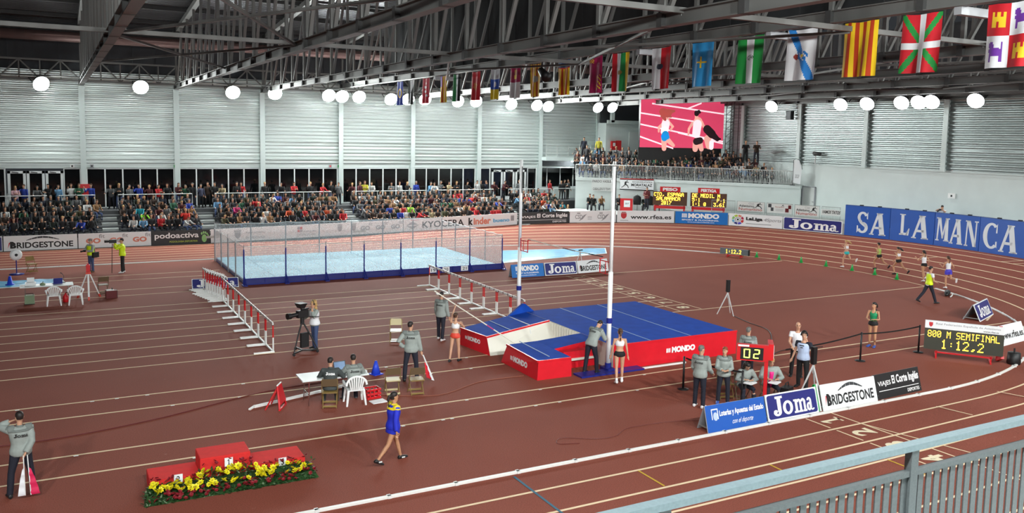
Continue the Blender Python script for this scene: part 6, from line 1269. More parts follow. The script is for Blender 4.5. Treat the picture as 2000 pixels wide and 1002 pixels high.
# ---- officials' table
t = thing('folding_table', 'white folding table with papers and a laptop before two seated officials', 'table', (6.66, 22.75, 0), rad(-1)); q = MB().use('tabletop'); q.box((0, 0, .725), (1.86, .78, .035)); soften(q.mesh('z')); q.build('table_top', None, t)
for sx in (-1, 1):
    for sy in (-1, 1): q = MB().use('chrome'); q.tube([(sx * .72, sy * .28, .7), (sx * .74, sy * .3, .0)], .016, 6); q.build('leg', None, t)
    q = MB().use('chrome'); q.tube([(sx * .73, -.29, .3), (sx * .73, .29, .3)], .012, 6); q.build('stretcher', None, t)
def laptop(lb, x, y, z, face, lidm='black', scr='screen_lt'):
    t = thing('laptop', lb, 'laptop', (x, y, z), rad(face) - PI / 2); q = MB().use(lidm); q.box((0, 0, .01), (.36, .25, .02)); q.build('base', None, t); q = MB().use(lidm); q.hexa([(-.18, .12, .02), (.18, .12, .02), (.18, .135, .02), (-.18, .135, .02), (-.18, .19, .26), (.18, .19, .26), (.18, .205, .26), (-.18, .205, .26)]); q.build('lid', None, t); q = MB().use(scr); q.poly([(-.16, .118, .035), (.16, .118, .035), (.16, .184, .245), (-.16, .184, .245)]); q.build('screen', None, t)
laptop('open laptop with a blue screen before the grey jacketed official', 6.95, 22.85, .7425, 95)
def stack_papers(lb, x, y, z, rz, n=4, w_=.3, d_=.22):
    t = thing('paper_stack', lb, 'papers', (x, y, z), rz); rr = random.Random(n)
    for k in range(n): q = MB().use('paper'); q.box((0, 0, .004 + .008 * k), (w_, d_, .006), rr.uniform(-.2, .2)); q.build('sheet', None, t)
stack_papers('stack of white papers at the right end of the officials table', 7.42, 22.6, .7425, .3, 6); stack_papers('white papers lying on the floor beside the red crate', 7.75, 22.05, 0, .2, 3, .42, .3); stack_papers('loose papers in the middle of the officials table', 6.5, 22.9, .7425, -.2, 3)
t = thing('water_bottle', 'clear water bottle on the officials table', 'bottle', (7.3, 22.9, .7425)); q = MB().use('paleblue'); q.lathe([(.03, 0), (.034, .01), (.034, .14), (.014, .18), (.014, .2)], 12); q.build('bottle', None, t, True); q = MB().use('coneblue'); q.lathe([(.016, .2), (.016, .22)], 10); q.build('cap', None, t)
def cone(x, y, z, lb, m, h, r0, group=None):
    t = thing('marker_cone', lb, 'cone', (x, y, z), .3, group); q = MB().use(m); q.box((0, 0, .012), (r0 * 2.2, r0 * 2.2, .024)); q.build('foot', None, t); q = MB().use(m); q.lathe([(r0, .02), (r0 * .25, h)], 14); q.build('body', None, t, True)
    if m == 'conegreen': q = MB().use('white'); q.lathe([(r0 * .62, h * .5), (r0 * .45, h * .75)], 14); q.build('band', None, t, True)
cone(8.6, 24.7, 0, 'blue cone beside the officials table', 'coneblue', .42, .15)
for k, px in enumerate((20.0, 21.0, 22.5, 24.0, 25.7, 27.5, 29.1, 30.7)): p = track(px - .3, .0); cone(p.x, p.y, 0, 'green cone with white band along the bend line, %s from the left' % ORD[k], 'conegreen', .36, .1, 'green cones along the bend')
t = thing('crate', 'open red plastic crate on the floor beside the officials', 'crate', (7.72, 22.5, 0), .1)
for (x, y, w_, d_) in ((0, -.15, .42, .02), (0, .15, .42, .02), (-.2, 0, .02, .3), (.2, 0, .02, .3)): q = MB().use('red'); q.box((x, y, .14), (w_, d_, .06)); q.box((x, y, .26), (w_, d_, .04)); q.box((x, y, .03), (w_, d_, .06)); [q.box((x + (k * .12 if w_ > .1 else 0), y + (0 if w_ > .1 else k * .09), .15), (.03 if w_ > .1 else w_, d_ if w_ > .1 else .03, .26)) for k in (-1, 0, 1)]; q.build('side', None, t)
q = MB().use('red'); q.box((0, 0, .01), (.4, .3, .02)); q.build('bottom', None, t)
t = thing('display_board', 'red easel display board seen from behind left of the table', 'board', (5.25, 22.65, 0), rad(60)); q = MB().use('red'); q.beam((-.28, 0, 0), (-.14, .1, .62), .04); q.beam((.28, 0, 0), (.14, .1, .62), .04); q.beam((-.3, 0, .02), (.3, 0, .02), .05); q.beam((-.25, .4, 0), (-.12, .1, .6), .03); q.beam((.25, .4, 0), (.12, .1, .6), .03); q.build('frame', None, t); q = MB().use('red'); q.hexa([(-.25, -.02, .15), (.25, -.02, .15), (.25, .0, .15), (-.25, .0, .15), (-.16, .08, .64), (.16, .08, .64), (.16, .11, .64), (-.16, .11, .64)]); q.build('board', None, t); q = MB().use('white'); q.beam((-.17, .095, .65), (.17, .095, .65), .03); q.build('top_edge', None, t)
t = thing('white_rail', 'long white rail lying on the floor under the officials table', 'rail', (0, 0, 0)); q = MB().use('white'); q.beam((4.55, 22.95, .03), (7.9, 24.0, .03), .08, .06); q.build('bar', None, t); q = MB().use('white'); q.beam((4.4, 22.8, .02), (4.6, 23.05, .02), .06, .04); q.build('end_bracket', None, t)
# ---- left table group
t = thing('folding_table', 'white folding table with a laptop and gear by the white plastic chairs', 'table', (-.45, 40.95, 0), .02); q = MB().use('tabletop'); q.box((0, 0, .725), (2.0, .75, .035)); q.build('table_top', None, t)
for sx in (-1, 1):
    for sy in (-1, 1): q = MB().use('chrome'); q.tube([(sx * .8, sy * .28, .7), (sx * .82, sy * .3, 0)], .016, 6); q.build('leg', None, t)
laptop('open dark laptop seen from behind on the left table', -.05, 41.1, .7425, -80, 'navyblue'); t = thing('printer', 'white printer with paper on the left table', 'printer', (-1.05, 41.05, .7425)); q = MB().use('plasticwhite'); q.box((0, 0, .06), (.4, .3, .12)); q.build('body', None, t); q = MB().use('paper'); q.hexa([(-.14, .1, .12), (.14, .1, .12), (.14, .11, .12), (-.14, .11, .12), (-.14, .16, .3), (.14, .16, .3), (.14, .17, .3), (-.14, .17, .3)]); q.build('paper', None, t)
t = thing('radio_box', 'small round grey device on the left table', 'device', (-.6, 40.9, .7425)); q = MB().use('leafgrey'); q.lathe([(.1, 0), (.11, .05), (.06, .1)], 14); q.build('body', None, t, True); q = MB().use('black'); q.tube([(0, 0, .09), (.02, 0, .16)], .012, 6); q.build('antenna', None, t)
t = thing('microphone', 'small black bent microphone standing on the left table', 'microphone', (.2, 41.2, .7425)); q = MB().use('black'); q.lathe([(.06, 0), (.06, .02)], 12); q.build('base', None, t); q = MB().use('black'); q.tube([(0, 0, .02), (0, 0, .3), (-.06, 0, .4), (-.12, 0, .45)], [.01, .01, .012, .02], 6); q.build('neck', None, t)
t = thing('equipment_case', 'greyish green equipment case under the left table', 'case', (-1.1, 40.7, 0)); q = MB().use('leafgrey'); q.box((0, 0, .2), (.36, .3, .36)); q.build('body', None, t); q = MB().use('black'); q.tube([(-.14, 0, .38), (-.14, 0, .44), (.14, 0, .44), (.14, 0, .38)], .014, 6); q.box((0, 0, .015), (.38, .32, .03)); q.build('handle', None, t)
t = thing('survey_tripod', 'orange survey instrument on a white and orange tripod', 'tripod', (1.15, 41.1, 0))
for k in range(3): a = 2 * PI * k / 3 - 1.6; q = MB().use('plasticwhite'); q.beam((.06 * math.cos(a), .06 * math.sin(a), 1.1), (.5 * math.cos(a), .5 * math.sin(a), .05), .07 if k == 0 else .045, .04); lg_ = q.build('leg', None, t); q = MB().use('orange'); q.beam((.46 * math.cos(a), .46 * math.sin(a), .14), (.52 * math.cos(a), .52 * math.sin(a), 0), .06); q.build('foot', None, lg_)
q = MB().use('orange'); q.box((0, 0, 1.13), (.2, .2, .08)); q.build('tripod_head', None, t); q = MB().use('red'); q.box((0, 0, 1.34), (.16, .2, .3)); q.box((0, 0, 1.5), (.06, .06, .1)); q.build('instrument', None, t)
t = thing('equipment_case', 'dark red equipment case with white lid on the lanes', 'case', (2.02, 40.85, 0), .1); q = MB().use('maroon'); q.box((0, 0, .18), (.44, .34, .34)); soften(q.mesh('z')); q.build('body', None, t); q = MB().use('white'); q.box((-.05, 0, .36), (.3, .3, .03)); q.build('lid', None, t); q = MB().use('black'); q.tube([(.05, -.05, .36), (.05, -.05, .44), (.05, .08, .44), (.05, .08, .36)], .014, 6); q.box((.225, 0, .18), (.02, .34, .34)); q.build('handle', None, t)
t = thing('canister', 'red canister behind the left plastic chair', 'canister', (.25, 40.6, 0)); q = MB().use('red'); q.lathe([(.1, 0), (.12, .03), (.12, .25), (.04, .34), (.03, .4)], 12); q.build('body', None, t, True); q = MB().use('black'); q.tube([(0, 0, .38), (.05, 0, .43)], .02, 6); q.build('spout', None, t)
t = thing('pedestal_fan', 'round white pedestal fan with a blue foot near the far kerb', 'fan', (-1.85, 49.2, 0), rad(10)); q = MB().use('frameblue'); q.lathe([(.34, 0), (.34, .03), (.1, .06)], 20); q.build('foot', None, t, True); q = MB().use('frameblue'); q.tube([(0, 0, .05), (0, 0, .96)], .025, 8); q.build('pole', None, t)
q = MB().use('plasticwhite'); q.lathe([(.16, -.05), (.28, -.02), (.28, .03), (.16, .06)], 24); q.v = [(x, z, 1.0 + y) for x, y, z in q.v]; q.build('disc', None, t, True); q = MB().use('black'); q.lathe([(.07, -.085), (.05, -.1)], 14); q.v = [(x, z, 1.0 + y) for x, y, z in q.v]; q.build('hub', None, t)
t = thing('marker_cone', 'blue cone standing at the left edge on the light blue cover', 'cone', (-2.0, 45.6, .08)); q = MB().use('coneblue'); q.lathe([(.2, 0), (.2, .02), (.13, .03), (.05, .4)], 14); q.build('body', None, t, True); q = MB().use('white'); q.lathe([(.1, .15), (.075, .27)], 14); q.build('band', None, t)
t = thing('red_board', 'red display frame cut by the left edge of the lanes', 'board', (-2.35, 40.2, 0), .2); q = MB().use('red'); q.box((0, 0, .55), (.3, .06, .7)); q.build('board', None, t); q = MB().use('red'); q.beam((-.14, -.2, 0), (-.1, 0, .6), .04); q.beam((.14, -.2, 0), (.1, 0, .6), .04); q.beam((0, .3, 0), (0, 0, .6), .04); q.build('leg', None, t)
# ---- podium and flowers
pd = []
for (x0, x1, h, n_, lb) in ((1.5, 2.5, .3, '2', 'left red podium block marked 2'), (2.48, 3.53, .6, '1', 'tall middle red podium block marked 1'), (3.56, 4.7, .3, '3', 'right red podium block marked 3')):
    t = thing('podium_block', lb, 'podium', ((x0 + x1) / 2, 18.52, 0)); q = MB().use('redcloth'); q.box((0, 0, h / 2), (x1 - x0 - .02, .68 if n_ == '1' else .75, h)); me = soften(q.mesh('block'), .02, 2); add('block', me, t)
    q = MB().use('paper'); q.box((.05, -.42, h - .13 if h > .5 else h - .02), (.17, .008, .19)); q.build('number_card', None, t); D = Decor(.17, .19).text(n_, (.3, .2, .7, .82), 'textblack', .02); D.build(t, -.424, Matrix.Translation((-.035, 0, (h - .13 if h > .5 else h - .02) - .095)))
fl_ = thing('flower_bed', 'bank of yellow and dark red flowers along the front of the podium', 'flowers', (3.1, 17.9, 0)); rr = random.Random(9)
def bedpt(): 
    x = rr.uniform(-1.72, 1.72); y = rr.uniform(-.32, .2); hmax = .42 if abs(x + .1) < .6 else .27; f = (y + .32) / .52; return x, y, f * hmax * rr.uniform(.7, 1.)
q = MB()
for k in range(1500):
    x, y, z = bedpt(); q.use('leafgreen' if rr.random() < .88 else 'leafgrey'); a = rr.uniform(0, 6.3); L = rr.uniform(.06, .13); d = V((math.cos(a), math.sin(a), rr.uniform(-.1, .9))).normalized(); s_ = V((-math.sin(a), math.cos(a), 0)) * .022; p = V((x, y, max(.0, z - .02))); q.poly([p, p + d * L * .5 + s_, p + d * L, p + d * L * .5 - s_])
q.use('leafgreen'); q.hexa([(-1.75, -.3, 0), (1.75, -.3, 0), (1.7, .22, 0), (-1.7, .22, 0), (-1.7, -.22, .03), (1.7, -.22, .03), (1.65, .2, .2), (-1.65, .2, .2)]); q.build('foliage', None, fl_, kind='stuff')
def flower(m, r_, n_):
    q = MB().use(m)
    for lay, (rs, zz) in enumerate(((1., .3), (.7, .7))):
        for k in range(n_): a = 2 * PI * k / n_ + lay * .4; d = V((math.cos(a), math.sin(a), zz)).normalized() * r_ * rs; s_ = V((-math.sin(a), math.cos(a), 0)) * r_ * .33; q.poly([(0, 0, 0), tuple(d * .6 + s_), tuple(d), tuple(d * .6 - s_)])
    q.use('flowcore' if m == 'flowyellow' else m); q.ball((0, 0, r_ * .25), r_ * .25, 6, 4); return q.mesh(m + '_flower')
fy, fr_ = flower('flowyellow', .075, 7), flower('flowred', .05, 7)
for k in range(100):
    x = rr.uniform(-1.6, 1.68); y = rr.uniform(-.16, .1); z = (.16 + (y + .2) * .5) + (.1 if abs(x + .1) < .6 and y > -.05 else 0); o = add('yellow_flower', fy, fl_, loc=(x, y, z)); o.rotation_euler = (.7 + rr.uniform(-.3, .3), rr.uniform(-.4, .4), rr.uniform(0, 6)); o.scale = (rr.uniform(.8, 1.3),) * 3
for k in range(150):
    x = rr.uniform(-1.72, 1.72); y = rr.choice((rr.uniform(-.32, -.12), rr.uniform(-.32, -.12), rr.uniform(.08, .2))); z = .05 + (y + .32) * .55 + (.16 if abs(x + .1) < .6 and y > 0 else 0) + rr.uniform(0, .05); o = add('red_flower', fr_, fl_, loc=(x, y, z)); o.rotation_euler = (.6 + rr.uniform(-.4, .4), rr.uniform(-.5, .5), rr.uniform(0, 6))
# ---- cables, bag, speaker
def cable(lb, pts, r_=.012, m='cable'):
    P_ = [V((*p, r_ + .002)) for p in pts]; out = []
    for i in range(len(P_) - 1):
        p0_, p1_, p2_, p3_ = P_[max(i - 1, 0)], P_[i], P_[i + 1], P_[min(i + 2, len(P_) - 1)]
        for k in range(6): s_ = k / 6; out.append(.5 * ((2 * p1_) + (p2_ - p0_) * s_ + (2 * p0_ - 5 * p1_ + 4 * p2_ - p3_) * s_ * s_ + (3 * p1_ - p0_ - 3 * p2_ + p3_) * s_ ** 3))
    out.append(P_[-1]); q = MB().use(m); q.tube(out, r_, 5); q.build('cable', None, None, label=lb, cat='cable')
cable('dark cable from the lone tripod towards the long belt', [(25.3, 27.0), (24.9, 25.6), (24.6, 24.2), (23.2, 22.6), (21.8, 21.3), (22.8, 21.6), (24.5, 21.4)], .015, 'cableblk'); cable('pale red cable running along the vault runway lines', [(8.0, 22.6), (9.5, 21.9), (11.2, 22.6), (12.7, 22.6)], .009, 'cable'); cable('thin dark red cable across the floor at the left', [(-4, 22.9), (-.8, 22.5), (2.0, 23.0), (5.0, 24.2), (7.5, 24.6), (10, 25.2)], .012, 'maroon')
cable('looped brown cable on the floor left of the kerb boards', [(11.1, 16.9), (10.6, 17.1), (10.9, 17.4), (11.6, 17.0), (12.2, 16.95), (12.9, 17.3), (14.3, 17.2), (15.0, 16.9)], .005, 'maroon')
t = thing('sports_bag', 'black and white sports bag lying on the bend kerb', 'bag', (38.75, 26.35, 0), .5); q = MB().use('black'); q.tube([(-.55, 0, .1), (-.3, 0, .14), (.1, .02, .15), (.45, 0, .12)], [.06, .13, .14, .08], 10); q.build('bag', None, t, True); q = MB().use('white'); q.tube([(-.5, -.18, .03), (-.2, -.22, .06), (.1, -.2, .1)], .03, 6); q.build('strap', None, t)
t = thing('floor_speaker', 'small black loudspeaker on the floor beside the amber clock', 'speaker', (28.75, 16.95, 0), .3); q = MB().use('black'); q.lathe([(.2, 0), (.22, .05), (.2, .4), (.12, .42)], 14); q.build('body', None, t, True); q = MB().use('rubber'); q.tube([(0, 0, .42), (0, 0, .55)], .03, 6); q.build('handle', None, t)
t = thing('camera_case', 'black photographer bag on the floor behind the seated pair', 'bag', (18.75, 17.6, 0), .4); q = MB().use('black'); q.box((0, 0, .14), (.4, .26, .26)); soften(q.mesh('z')); q.build('bag', None, t); q = MB().use('rubber'); q.tube([(-.15, 0, .26), (-.1, 0, .4), (.1, 0, .4), (.15, 0, .26)], .016, 6); q.build('strap', None, t)
# ---- near railing of the camera's stand
nr = thing('near_railing', 'grey steel railing with flat balusters in the near right corner', 'railing', (0, 4.2, 0)); q = MB().use('bluegrey'); q.box((4.5, 0, 5.085), (17, .085, .05)); q.build('hand_rail', None, nr); q = MB().use('baluster'); q.box((4.5, 0, 4.87), (17, .05, .045)); q.build('lower_rail', None, nr)
for x in (-.9, .9, 3.42, 5.88, 8.3, 10.8): q = MB().use('baluster'); q.box((x, 0, 4.5), (.085, .062, 1.15)); q.build('post', None, nr)
bl = MB().use('baluster'); bl.box((0, 0, 4.4), (.062, .012, .92)); bl = bl.mesh('baluster')
for k in range(170): add('baluster', bl, nr, loc=(-4 + .1 * k, 0, 0)) if min(abs(-4 + .1 * k - x) for x in (-.9, .9, 3.42, 5.88, 8.3, 10.8)) > .06 else None
b = MB().use('step'); b.box((4, 1.6, 3.85), (24, 5.5, .2)); b.build('floor', None, None, kind='structure')
# ================================================================ athletes and officials
GJ = dict(top=('jacket', 'jacketgrey'), bottom=('trousers', 'navy'), yoke='jacketdark', back=('joma', 'textblack', .25, .075, .36))
def toc(x, y): return math.degrees(math.atan2(-y, -x))
def rod(par, name, a, c_, r_, m): q = MB().use(m); q.tube([a, c_], r_, 8); return q.build(name, None, par)
# official with two flags behind his back
t, K = person('official with his back turned holding a white and a crimson flag behind him', (-.78, 19.3), 97, dict(lean=2, leg_r=(-2, 2, 10), leg_l=(-4, 2, 13), arm_l=('ik', (-.15, .17, 1.52), (-.9, .2, -.4)), arm_r=('ik', (.06, -.2, .93), (.9, -.3, -.2)), look=8), shoes='shoe_black', h=1.74, **GJ)
def hand_flag(lb, base, tip, sag, m, w_=.34):
    """furled flag on a stick: base is the hand, tip the far end, world coordinates"""
    t = thing('hand_flag', lb, 'flag', tuple(base)); b0, e = V((0, 0, 0)), V(tip) - V(base); rod(t, 'stick', b0, e, .01, 'plasticwhite'); q = MB().use(m); side_ = V(sag)
    n = 10; top = []; bot = []
    for k in range(n + 1):
        s_ = .3 + .7 * k / n; p = b0.lerp(e, s_); wv = .02 * math.sin(k * 1.9); top.append(p + V((0, wv, 0))); bot.append(p + side_ * (w_ * (k / n) ** .6) + V((0, wv * 1.6, 0)))
    for P_ in (0, .012):
        b_ = len(q.v); q.v += [tuple(v + V((0, P_, 0))) for v in top] + [tuple(v + V((0, P_, 0))) for v in bot]
        for k in range(n): q.face((b_ + k, b_ + k + 1, b_ + n + 2 + k, b_ + n + 1 + k))
    q.build('cloth', None, t, True)
hand_flag('white flag hanging from the hand of the official at the lower left', (-.73, 19.06, .9), (-.72, 18.98, .1), (-.85, -.05, .0), 'whitecloth', .15); hand_flag('crimson flag hanging from the hand of the official at the lower left', (-.66, 19.06, .9), (-.62, 18.97, .1), (.85, 0, .02), 'flagmag', .19)
# athlete in blue jacket
t, K = person('athlete in royal blue jacket with dark ponytail walking past the podium', (6.58, 17.72), 5, dict(fem=1, lean=3, leg_r=(-24, 16, 2, 4, 22), leg_l=(20, 4, 2, 4, -4), arm_r=(-12, 8, 14), arm_l=(14, 8, 22), look=0), top=('jacket', 'royal'), yoke='yellow', bottom=('briefs', 'royal'), shoes='shoe_black', hair='hair_dark', style='pony', h=1.68, skin='skin_tan')
m = MB(); m.loft([(K['pel'] + K['sp'] * z, K['rx'], K['fy'], a, b_) for z, a, b_ in ((-.16, .205, .165), (-.1, .2, .16), (0, .195, .15), (.1, .17, .14))], 16); remesh(m, 'jacket_hem', 'royal', t, .0155, 3)
for n in 'rl': q = MB().use('white'); q.box((K['ank_' + n].x + .05, K['ank_' + n].y + .05, K['ank_' + n].z - .03), (.01, .08, .03)); q.build('shoe_stripe', None, t)
# seated officials at the table
SITP = dict(pz=.53, leg_r=(80, 78, 7), leg_l=(84, 90, 10))
person('seated official in dark jacket at the white table', (6.45, 22.25), 72, dict(SITP, lean=16, arm_r=('ik', (.2, .42, .80), (.6, -.2, -.5)), arm_l=('ik', (-.15, .42, .8), (-.6, -.2, -.5)), look=-18), top=('jacket', 'darkgreyjk'), bottom=('trousers', 'darkgreyjk'), shoes='shoe_black', back=('joma', 'textwhite', .25, .08, .36), h=1.74)
person('seated official in grey jacket on a white plastic chair at the table', (7.12, 22.27), 86, dict(SITP, lean=8, arm_r=('ik', (.18, .42, .80), (.6, -.2, -.5)), arm_l=('ik', (-.15, .42, .8), (-.6, -.2, -.5)), look=-8), shoes='shoe_black', h=1.76, **GJ)
# standing official with red and white flag
t, K = person('standing official with his back turned holding a red and white flag by the folding chairs', (9.33, 23.6), 66, dict(lean=4, leg_r=(4, 3, 8), leg_l=(-4, 3, 9), arm_l=('ik', (-.22, .02, .98), (-.9, -.5, .2)), arm_r=(-6, 12, 14), look=-28, side=-2), shoes='shoe_black', h=1.82, **GJ)
hand_flag('red and white flag in the hand of the standing official', (9.62, 23.38, .82), (9.82, 23.12, .1), (-.55, .0, .25), 'flagred', .32); hand_flag('white flag cloth beside the red one of the standing official', (9.63, 23.36, .82), (9.86, 23.06, .08), (-.3, .0, .1), 'whitecloth', .25)
# official bending over the upright
person('official in grey jacket bending beside the near vault upright', (14.78, 22.0), 20, dict(lean=32, nod=22, leg_r=(10, 8, 8), leg_l=(-2, 6, 8), arm_r=('ik', (.1, .55, 1.08), (.5, -.2, -.6)), arm_l=('ik', (-.1, .58, 1.1), (-.5, -.2, -.6))), shoes='shoe_black', h=1.8, **GJ)
person('athlete in white top and black briefs walking away beside the near upright', (15.02, 20.8), 62, dict(fem=1, lean=2, leg_r=(6, 4, 1, 6), leg_l=(-10, 12, 1, 6, 12), arm_r=(-4, 10, 10), arm_l=(4, 9, 12)), top=('crop', 'whitecloth'), bottom=('briefs', 'blackcloth'), shoes='shoe_white', socks='whitecloth', hair='hair_brown', style='pony', h=1.68)
# vaulter with pole and her official
person('official in grey jacket standing behind the vaulter near the hurdles', (12.2, 27.95), 40, dict(lean=3, leg_r=(-8, 4, 3), leg_l=(10, 4, 5), arm_r=(-6, 10, 20), arm_l=(6, 9, 25), look=-10), shoes='shoe_white', h=1.78, **GJ)
t, K = person('athlete in white top and red briefs raising her arm to hold a long pole', (11.45, 25.05), 48, dict(fem=1, lean=4, leg_r=(8, 6, 3), leg_l=(-12, 8, 3, 8, 8), arm_l=('ik', (-.08, .30, 2.02), (-.5, -.2, .1)), arm_r=('ik', (.12, .38, 1.3), (.5, -.3, -.5)), nod=-4, look=-10), top=('crop', 'whitecloth'), bottom=('briefs', 'orange'), shoes='shoe_black', hair='hair_brown', style='bun', h=1.64)
M_ = t.matrix_basis; hw = M_ @ (K['wri_l'] + (K['wri_l'] - K['elb_l']).normalized() * .09); tip = V((14.2, 25.05, .04)); dv = (hw - tip).normalized()
vp = thing('vaulting_pole', 'long pale vaulting pole held by the vaulter with its tip in the box', 'pole', tuple(tip)); rod(vp, 'shaft', (0, 0, 0), dv * 4.1, .02, 'pvpole'); rod(vp, 'grip_band', dv * 1.55, dv * 1.85, .0215, 'gripmag'); rod(vp, 'tip_plug', (0, 0, 0), dv * .06, .026, 'black')
# TV camera operator
person('blonde camera operator in white vest and jeans with headphones', (7.72, 28.5), 195, dict(fem=1, lean=3, leg_r=(-2, 3, 4), leg_l=(4, 4, 4), arm_r=('ik', (.12, .42, 1.12), (.5, -.3, -.6)), arm_l=('ik', (-.12, .16, 1.38), (-.6, .1, -.6)), look=-10, nod=6), top=('jacket', 'jacketgrey'), vest='whitecloth', bottom=('trousers', 'jeans'), shoes='shoe_black', hair='hair_blond', style='curly', h=1.7, phones='black')
# photographers by the far kerb
def photo_cam(par, K, h_=None, lens=.2):
    f, c_ = K['hf'], (K['wri_r'] + K['wri_l']) / 2 + K['hf'] * .1; q = MB().use('black'); q.beam(c_ - K['hr'] * .07, c_ + K['hr'] * .07, .08, .1); q.tube([c_, c_ + f * lens], [.035, .045], 10); q.build('camera', None, par, label='black camera')
t, K = person('photographer in lime vest and jeans with a shoulder bag near the far kerb', (1.52, 48.75), 215, dict(lean=2, leg_r=(0, 2, 5), leg_l=(2, 3, 5), arm_r=('ik', (.08, .28, 1.18), (.7, -.2, -.5)), arm_l=('ik', (-.1, .3, 1.15), (-.7, -.2, -.5)), look=10), top=('jacket', 'jacketgrey'), vest='hivis', bottom=('trousers', 'jeans'), shoes='brown', h=1.72, cap='jacketdark')
photo_cam(t, K, None, .25); q = MB().use('black'); q.box((-.25, -.08, .92), (.12, .34, .28)); q.tube([(-.24, -.05, 1.05), (-.1, -.14, 1.4), (.14, -.06, 1.46), (.12, .1, 1.3)], .02, 6); q.build('shoulder_bag', None, t)
t, K = person('cameraman in lime top and black trousers with camera on a monopod', (2.95, 47.9), 175, dict(lean=2, leg_r=(-2, 2, 6), leg_l=(3, 3, 6), arm_r=('ik', (.12, .34, 1.5), (.6, -.1, -.6)), arm_l=('ik', (-.1, .36, 1.4), (-.6, -.1, -.6))), top=('jacket', 'hivis'), bottom=('trousers', 'blackcloth'), shoes='shoe_white', h=1.8, hair='hair_dark')
q = MB().use('black'); q.tube([(0, .5, 0), (0, .45, 1.5)], .016, 6); q.build('monopod', None, t); q = MB().use('black'); q.box((0, .42, 1.6), (.12, .34, .16)); q.tube([(0, .58, 1.6), (0, .8, 1.6)], [.05, .06], 10); q.build('camera', None, t)
# officials at the right
person('grey haired man in grey jacket facing the woman by the belt post', (15.66, 17.86), 28, dict(lean=3, leg_r=(0, 2, 3), leg_l=(3, 3, 4), arm_r=(8, 10, 45, 10), arm_l=(6, 10, 40, 20), look=-25), shoes='shoe_white', h=1.76, hair='hair_grey', **GJ)
person('auburn haired woman in grey jacket looking at the man beside her', (16.52, 17.85), 232, dict(fem=1, lean=2, leg_r=(0, 2, 5), leg_l=(2, 3, 5), arm_r=(18, 10, 72, 45), arm_l=(20, 10, 70, 45), look=-25), top=('jacket', 'jacketgrey'), yoke='jacketdark', bottom=('trousers', 'navy'), shoes='shoe_blue', hair='hair_red', style='pony', h=1.64)
t, K = person('seated curly haired woman in grey jacket writing on white papers', (17.23, 17.78), 245, dict(SITP, fem=1, lean=18, nod=28, arm_r=('ik', (.12, .42, .78), (.6, -.2, -.4)), arm_l=('ik', (-.12, .40, .76), (-.6, -.2, -.4))), top=('jacket', 'jacketgrey'), bottom=('trousers', 'navy'), shoes='shoe_teal', hair='hair_dark', style='curly', h=1.66)
stack_papers('white papers on the lap of the curly haired woman', 17.08, 17.38, .645, .4, 3, .34, .26)
t, K = person('seated person in pink top and open grey jacket behind the red clock', (17.93, 17.5), 240, dict(SITP, lean=10, nod=12, arm_r=('ik', (.14, .40, .76), (.6, -.2, -.4)), arm_l=('ik', (-.14, .38, .76), (-.6, -.2, -.4))), top=('jacket', 'jacketgrey'), bottom=('trousers', 'navy'), shoes='shoe_white', hair='hair_blond', style='short', h=1.72)
q = MB().use('pinktop'); q.loft([(p + K['fy'] * .045, a, b_, x * .55, y) for p, a, b_, x, y in torso_rings(K, 0, .025, -.04, .46)], 12); q.build('pink_shirt', None, t, True)
stack_papers('white papers on the lap of the person in pink', 17.75, 17.12, .645, .5, 3, .34, .26)
person('grey haired official in grey jacket standing behind the red clock', (18.7, 19.2), 40, dict(lean=2, leg_r=(0, 2, 4), leg_l=(2, 3, 4), arm_r=(6, 8, 20), arm_l=(6, 8, 20), look=-20), shoes='shoe_black', hair='hair_grey', h=1.72, **GJ)
person('bald man in white top standing at the long belt', (20.6, 19.0), 225, dict(lean=2, leg_r=(0, 2, 5), leg_l=(2, 3, 5), arm_r=(15, 10, 50, 30), arm_l=(8, 20, 60, 30), look=10), top=('tee', 'whitecloth'), bottom=('trousers', 'blackcloth'), shoes='shoe_black', style='bald', h=1.76)
t, K = person('man in white bib and headphones standing by the tripod', (19.75, 17.95), 200, dict(lean=2, leg_r=(-8, 3, 8), leg_l=(10, 4, 8), arm_r=(-4, 14, 18), arm_l=(-6, 16, 20), look=15), top=('tee', 'navy'), vest='paleblue', bottom=('trousers', 'blackcloth'), shoes='shoe_black', h=1.78, phones='black', hair='hair_dark')
q = MB().use('textblack'); q.v = []; q.box((0, .165, 1.33), (.14, .004, .03)); q.box((0, .168, 1.27), (.08, .004, .025)); q.build('bib_print', None, t)
person('athlete in green top and dark briefs standing behind the belt', (26.2, 20.65), 200, dict(fem=1, lean=1, leg_r=(0, 2, 1), leg_l=(2, 3, 1), arm_r=(12, 12, 80, 45), arm_l=(14, 14, 82, 45), look=-25), top=('singlet', 'greentop'), bottom=('briefs', 'blackcloth'), shoes='shoe_blue', hair='hair_dark', style='pony', h=1.66, skin='skin_tan')
t, K = person('man in lime and white top walking along the bend line', (36.0, 25.45), -25, dict(lean=4, leg_r=(22, 4, 3, 6, -6), leg_l=(-24, 14, 3, 6, 22), arm_r=(8, 10, 60, 40), arm_l=(6, 10, 65, 40)), top=('tee', 'whitecloth'), vest='hivis', bottom=('trousers', 'navy'), shoes='shoe_black', h=1.8)
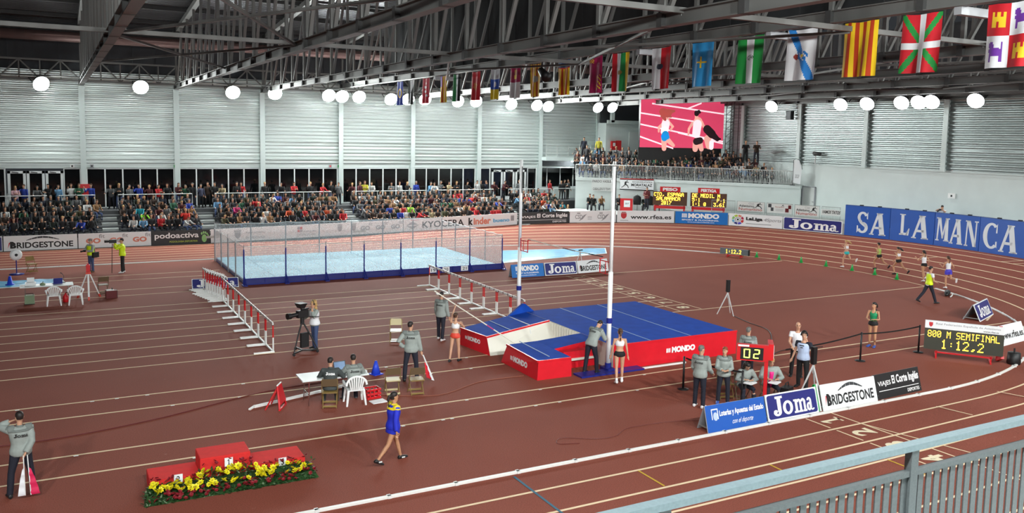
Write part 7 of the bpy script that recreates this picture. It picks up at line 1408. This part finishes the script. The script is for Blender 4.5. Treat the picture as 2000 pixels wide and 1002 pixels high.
# runners on the bend
RUN = [(41.2, 34.6, 'fly', 'hair_blond', 'crop', 'whitecloth', 'briefs', 'turq', 'shoe_white', 'leading runner in white top and turquoise briefs with flying blonde hair', 0),
       (41.9, 32.9, 'bun', 'hair_dark', 'singlet', 'limetop', 'briefs', 'blackcloth', 'shoe_black', 'second runner in lime top and black briefs', 1), (41.5, 31.3, 'fly', 'hair_dark', 'crop', 'whitecloth', 'briefs', 'blackcloth', 'shoe_black', 'third runner in white top with long flying dark hair', 1),
       (41.0, 29.35, 'pony', 'hair_dark', 'singlet', 'whitecloth', 'briefs', 'blackcloth', 'shoe_white', 'fourth runner in white and black kit just behind the lime walker', 2), (40.3, 27.45, 'pony', 'hair_brown', 'singlet', 'whitecloth', 'shorts', 'purple', 'shoe_white', 'last runner in white top and purple shorts', 3)]
RP = [dict(leg_r=(-30, 70, 2, 4, 60), leg_l=(22, 24, 2, 4, 0), arm_r=(30, 12, 95, 20), arm_l=(-40, 14, 80, 0)), dict(leg_r=(-38, 30, 2, 4, 45), leg_l=(40, 60, 2, 4, 5), arm_r=(35, 12, 95, 20), arm_l=(-45, 14, 80, 0)), dict(leg_l=(-8, 6, 2, 4, 10), leg_r=(30, 70, 2, 4, 20), arm_l=(30, 12, 95, 20), arm_r=(-40, 14, 80, 0)), dict(leg_l=(4, 12, 2, 4, 4), leg_r=(-14, 85, 2, 4, 70), arm_l=(20, 12, 95, 20), arm_r=(-35, 14, 80, 0))]
for x, y, stl, hm, tk_, tm, bk_, bm_, sh_, lb, rp in RUN:
    dd = math.hypot(x - CX0, y - CY0) - R0; ang = math.degrees(math.atan2(y - CY0, x - CX0)) + 90; P_ = dict(RP[rp], fem=1, lean=9, nod=-3); zz = 1.15 * max(0, dd) / TW
    person(lb, (x, y), ang, P_, top=(tk_, tm), bottom=(bk_, bm_), shoes=sh_, hair=hm, style=stl, h=1.67, z=zz, skin='skin_tan' if rp else 'skin')
# people on the deck behind the bend
t, K = person('photographer in white shirt aiming over the blue padded wall', (49.3, 34.2), 185, dict(lean=14, nod=6, arm_r=('ik', (.1, .3, 1.5), (.6, -.2, -.5)), arm_l=('ik', (-.1, .32, 1.48), (-.6, -.2, -.5)), leg_r=(0, 2, 5), leg_l=(2, 3, 5)), top=('tee', 'whitecloth'), bottom=('trousers', 'navy'), shoes='shoe_black', h=1.74, z=1.9)
photo_cam(t, K, None, .3)
q = MB().use('black'); t = thing('black_bag', 'black round bag resting behind the blue padded wall', 'bag', (48.75, 31.2, 1.9)); q.ball((0, 0, 1.05), (.3, .34, .24), 12, 8); q.build('bag', None, t, True); q = MB().use('rubber'); q.box((0, 0, .42), (.4, .5, .84)); q.build('trolley', None, t)
person('man in dark maroon jacket standing left of the PESO scoreboard', (40.9, 53.7), 220, dict(lean=2, leg_r=(0, 2, 3), leg_l=(2, 3, 3), arm_r=(14, 10, 80, 45), arm_l=(14, 10, 80, 45)), top=('jacket', 'maroon'), bottom=('trousers', 'navy'), shoes='shoe_black', h=1.74, z=1.9)

bpy.data.scenes.remove(TMP)
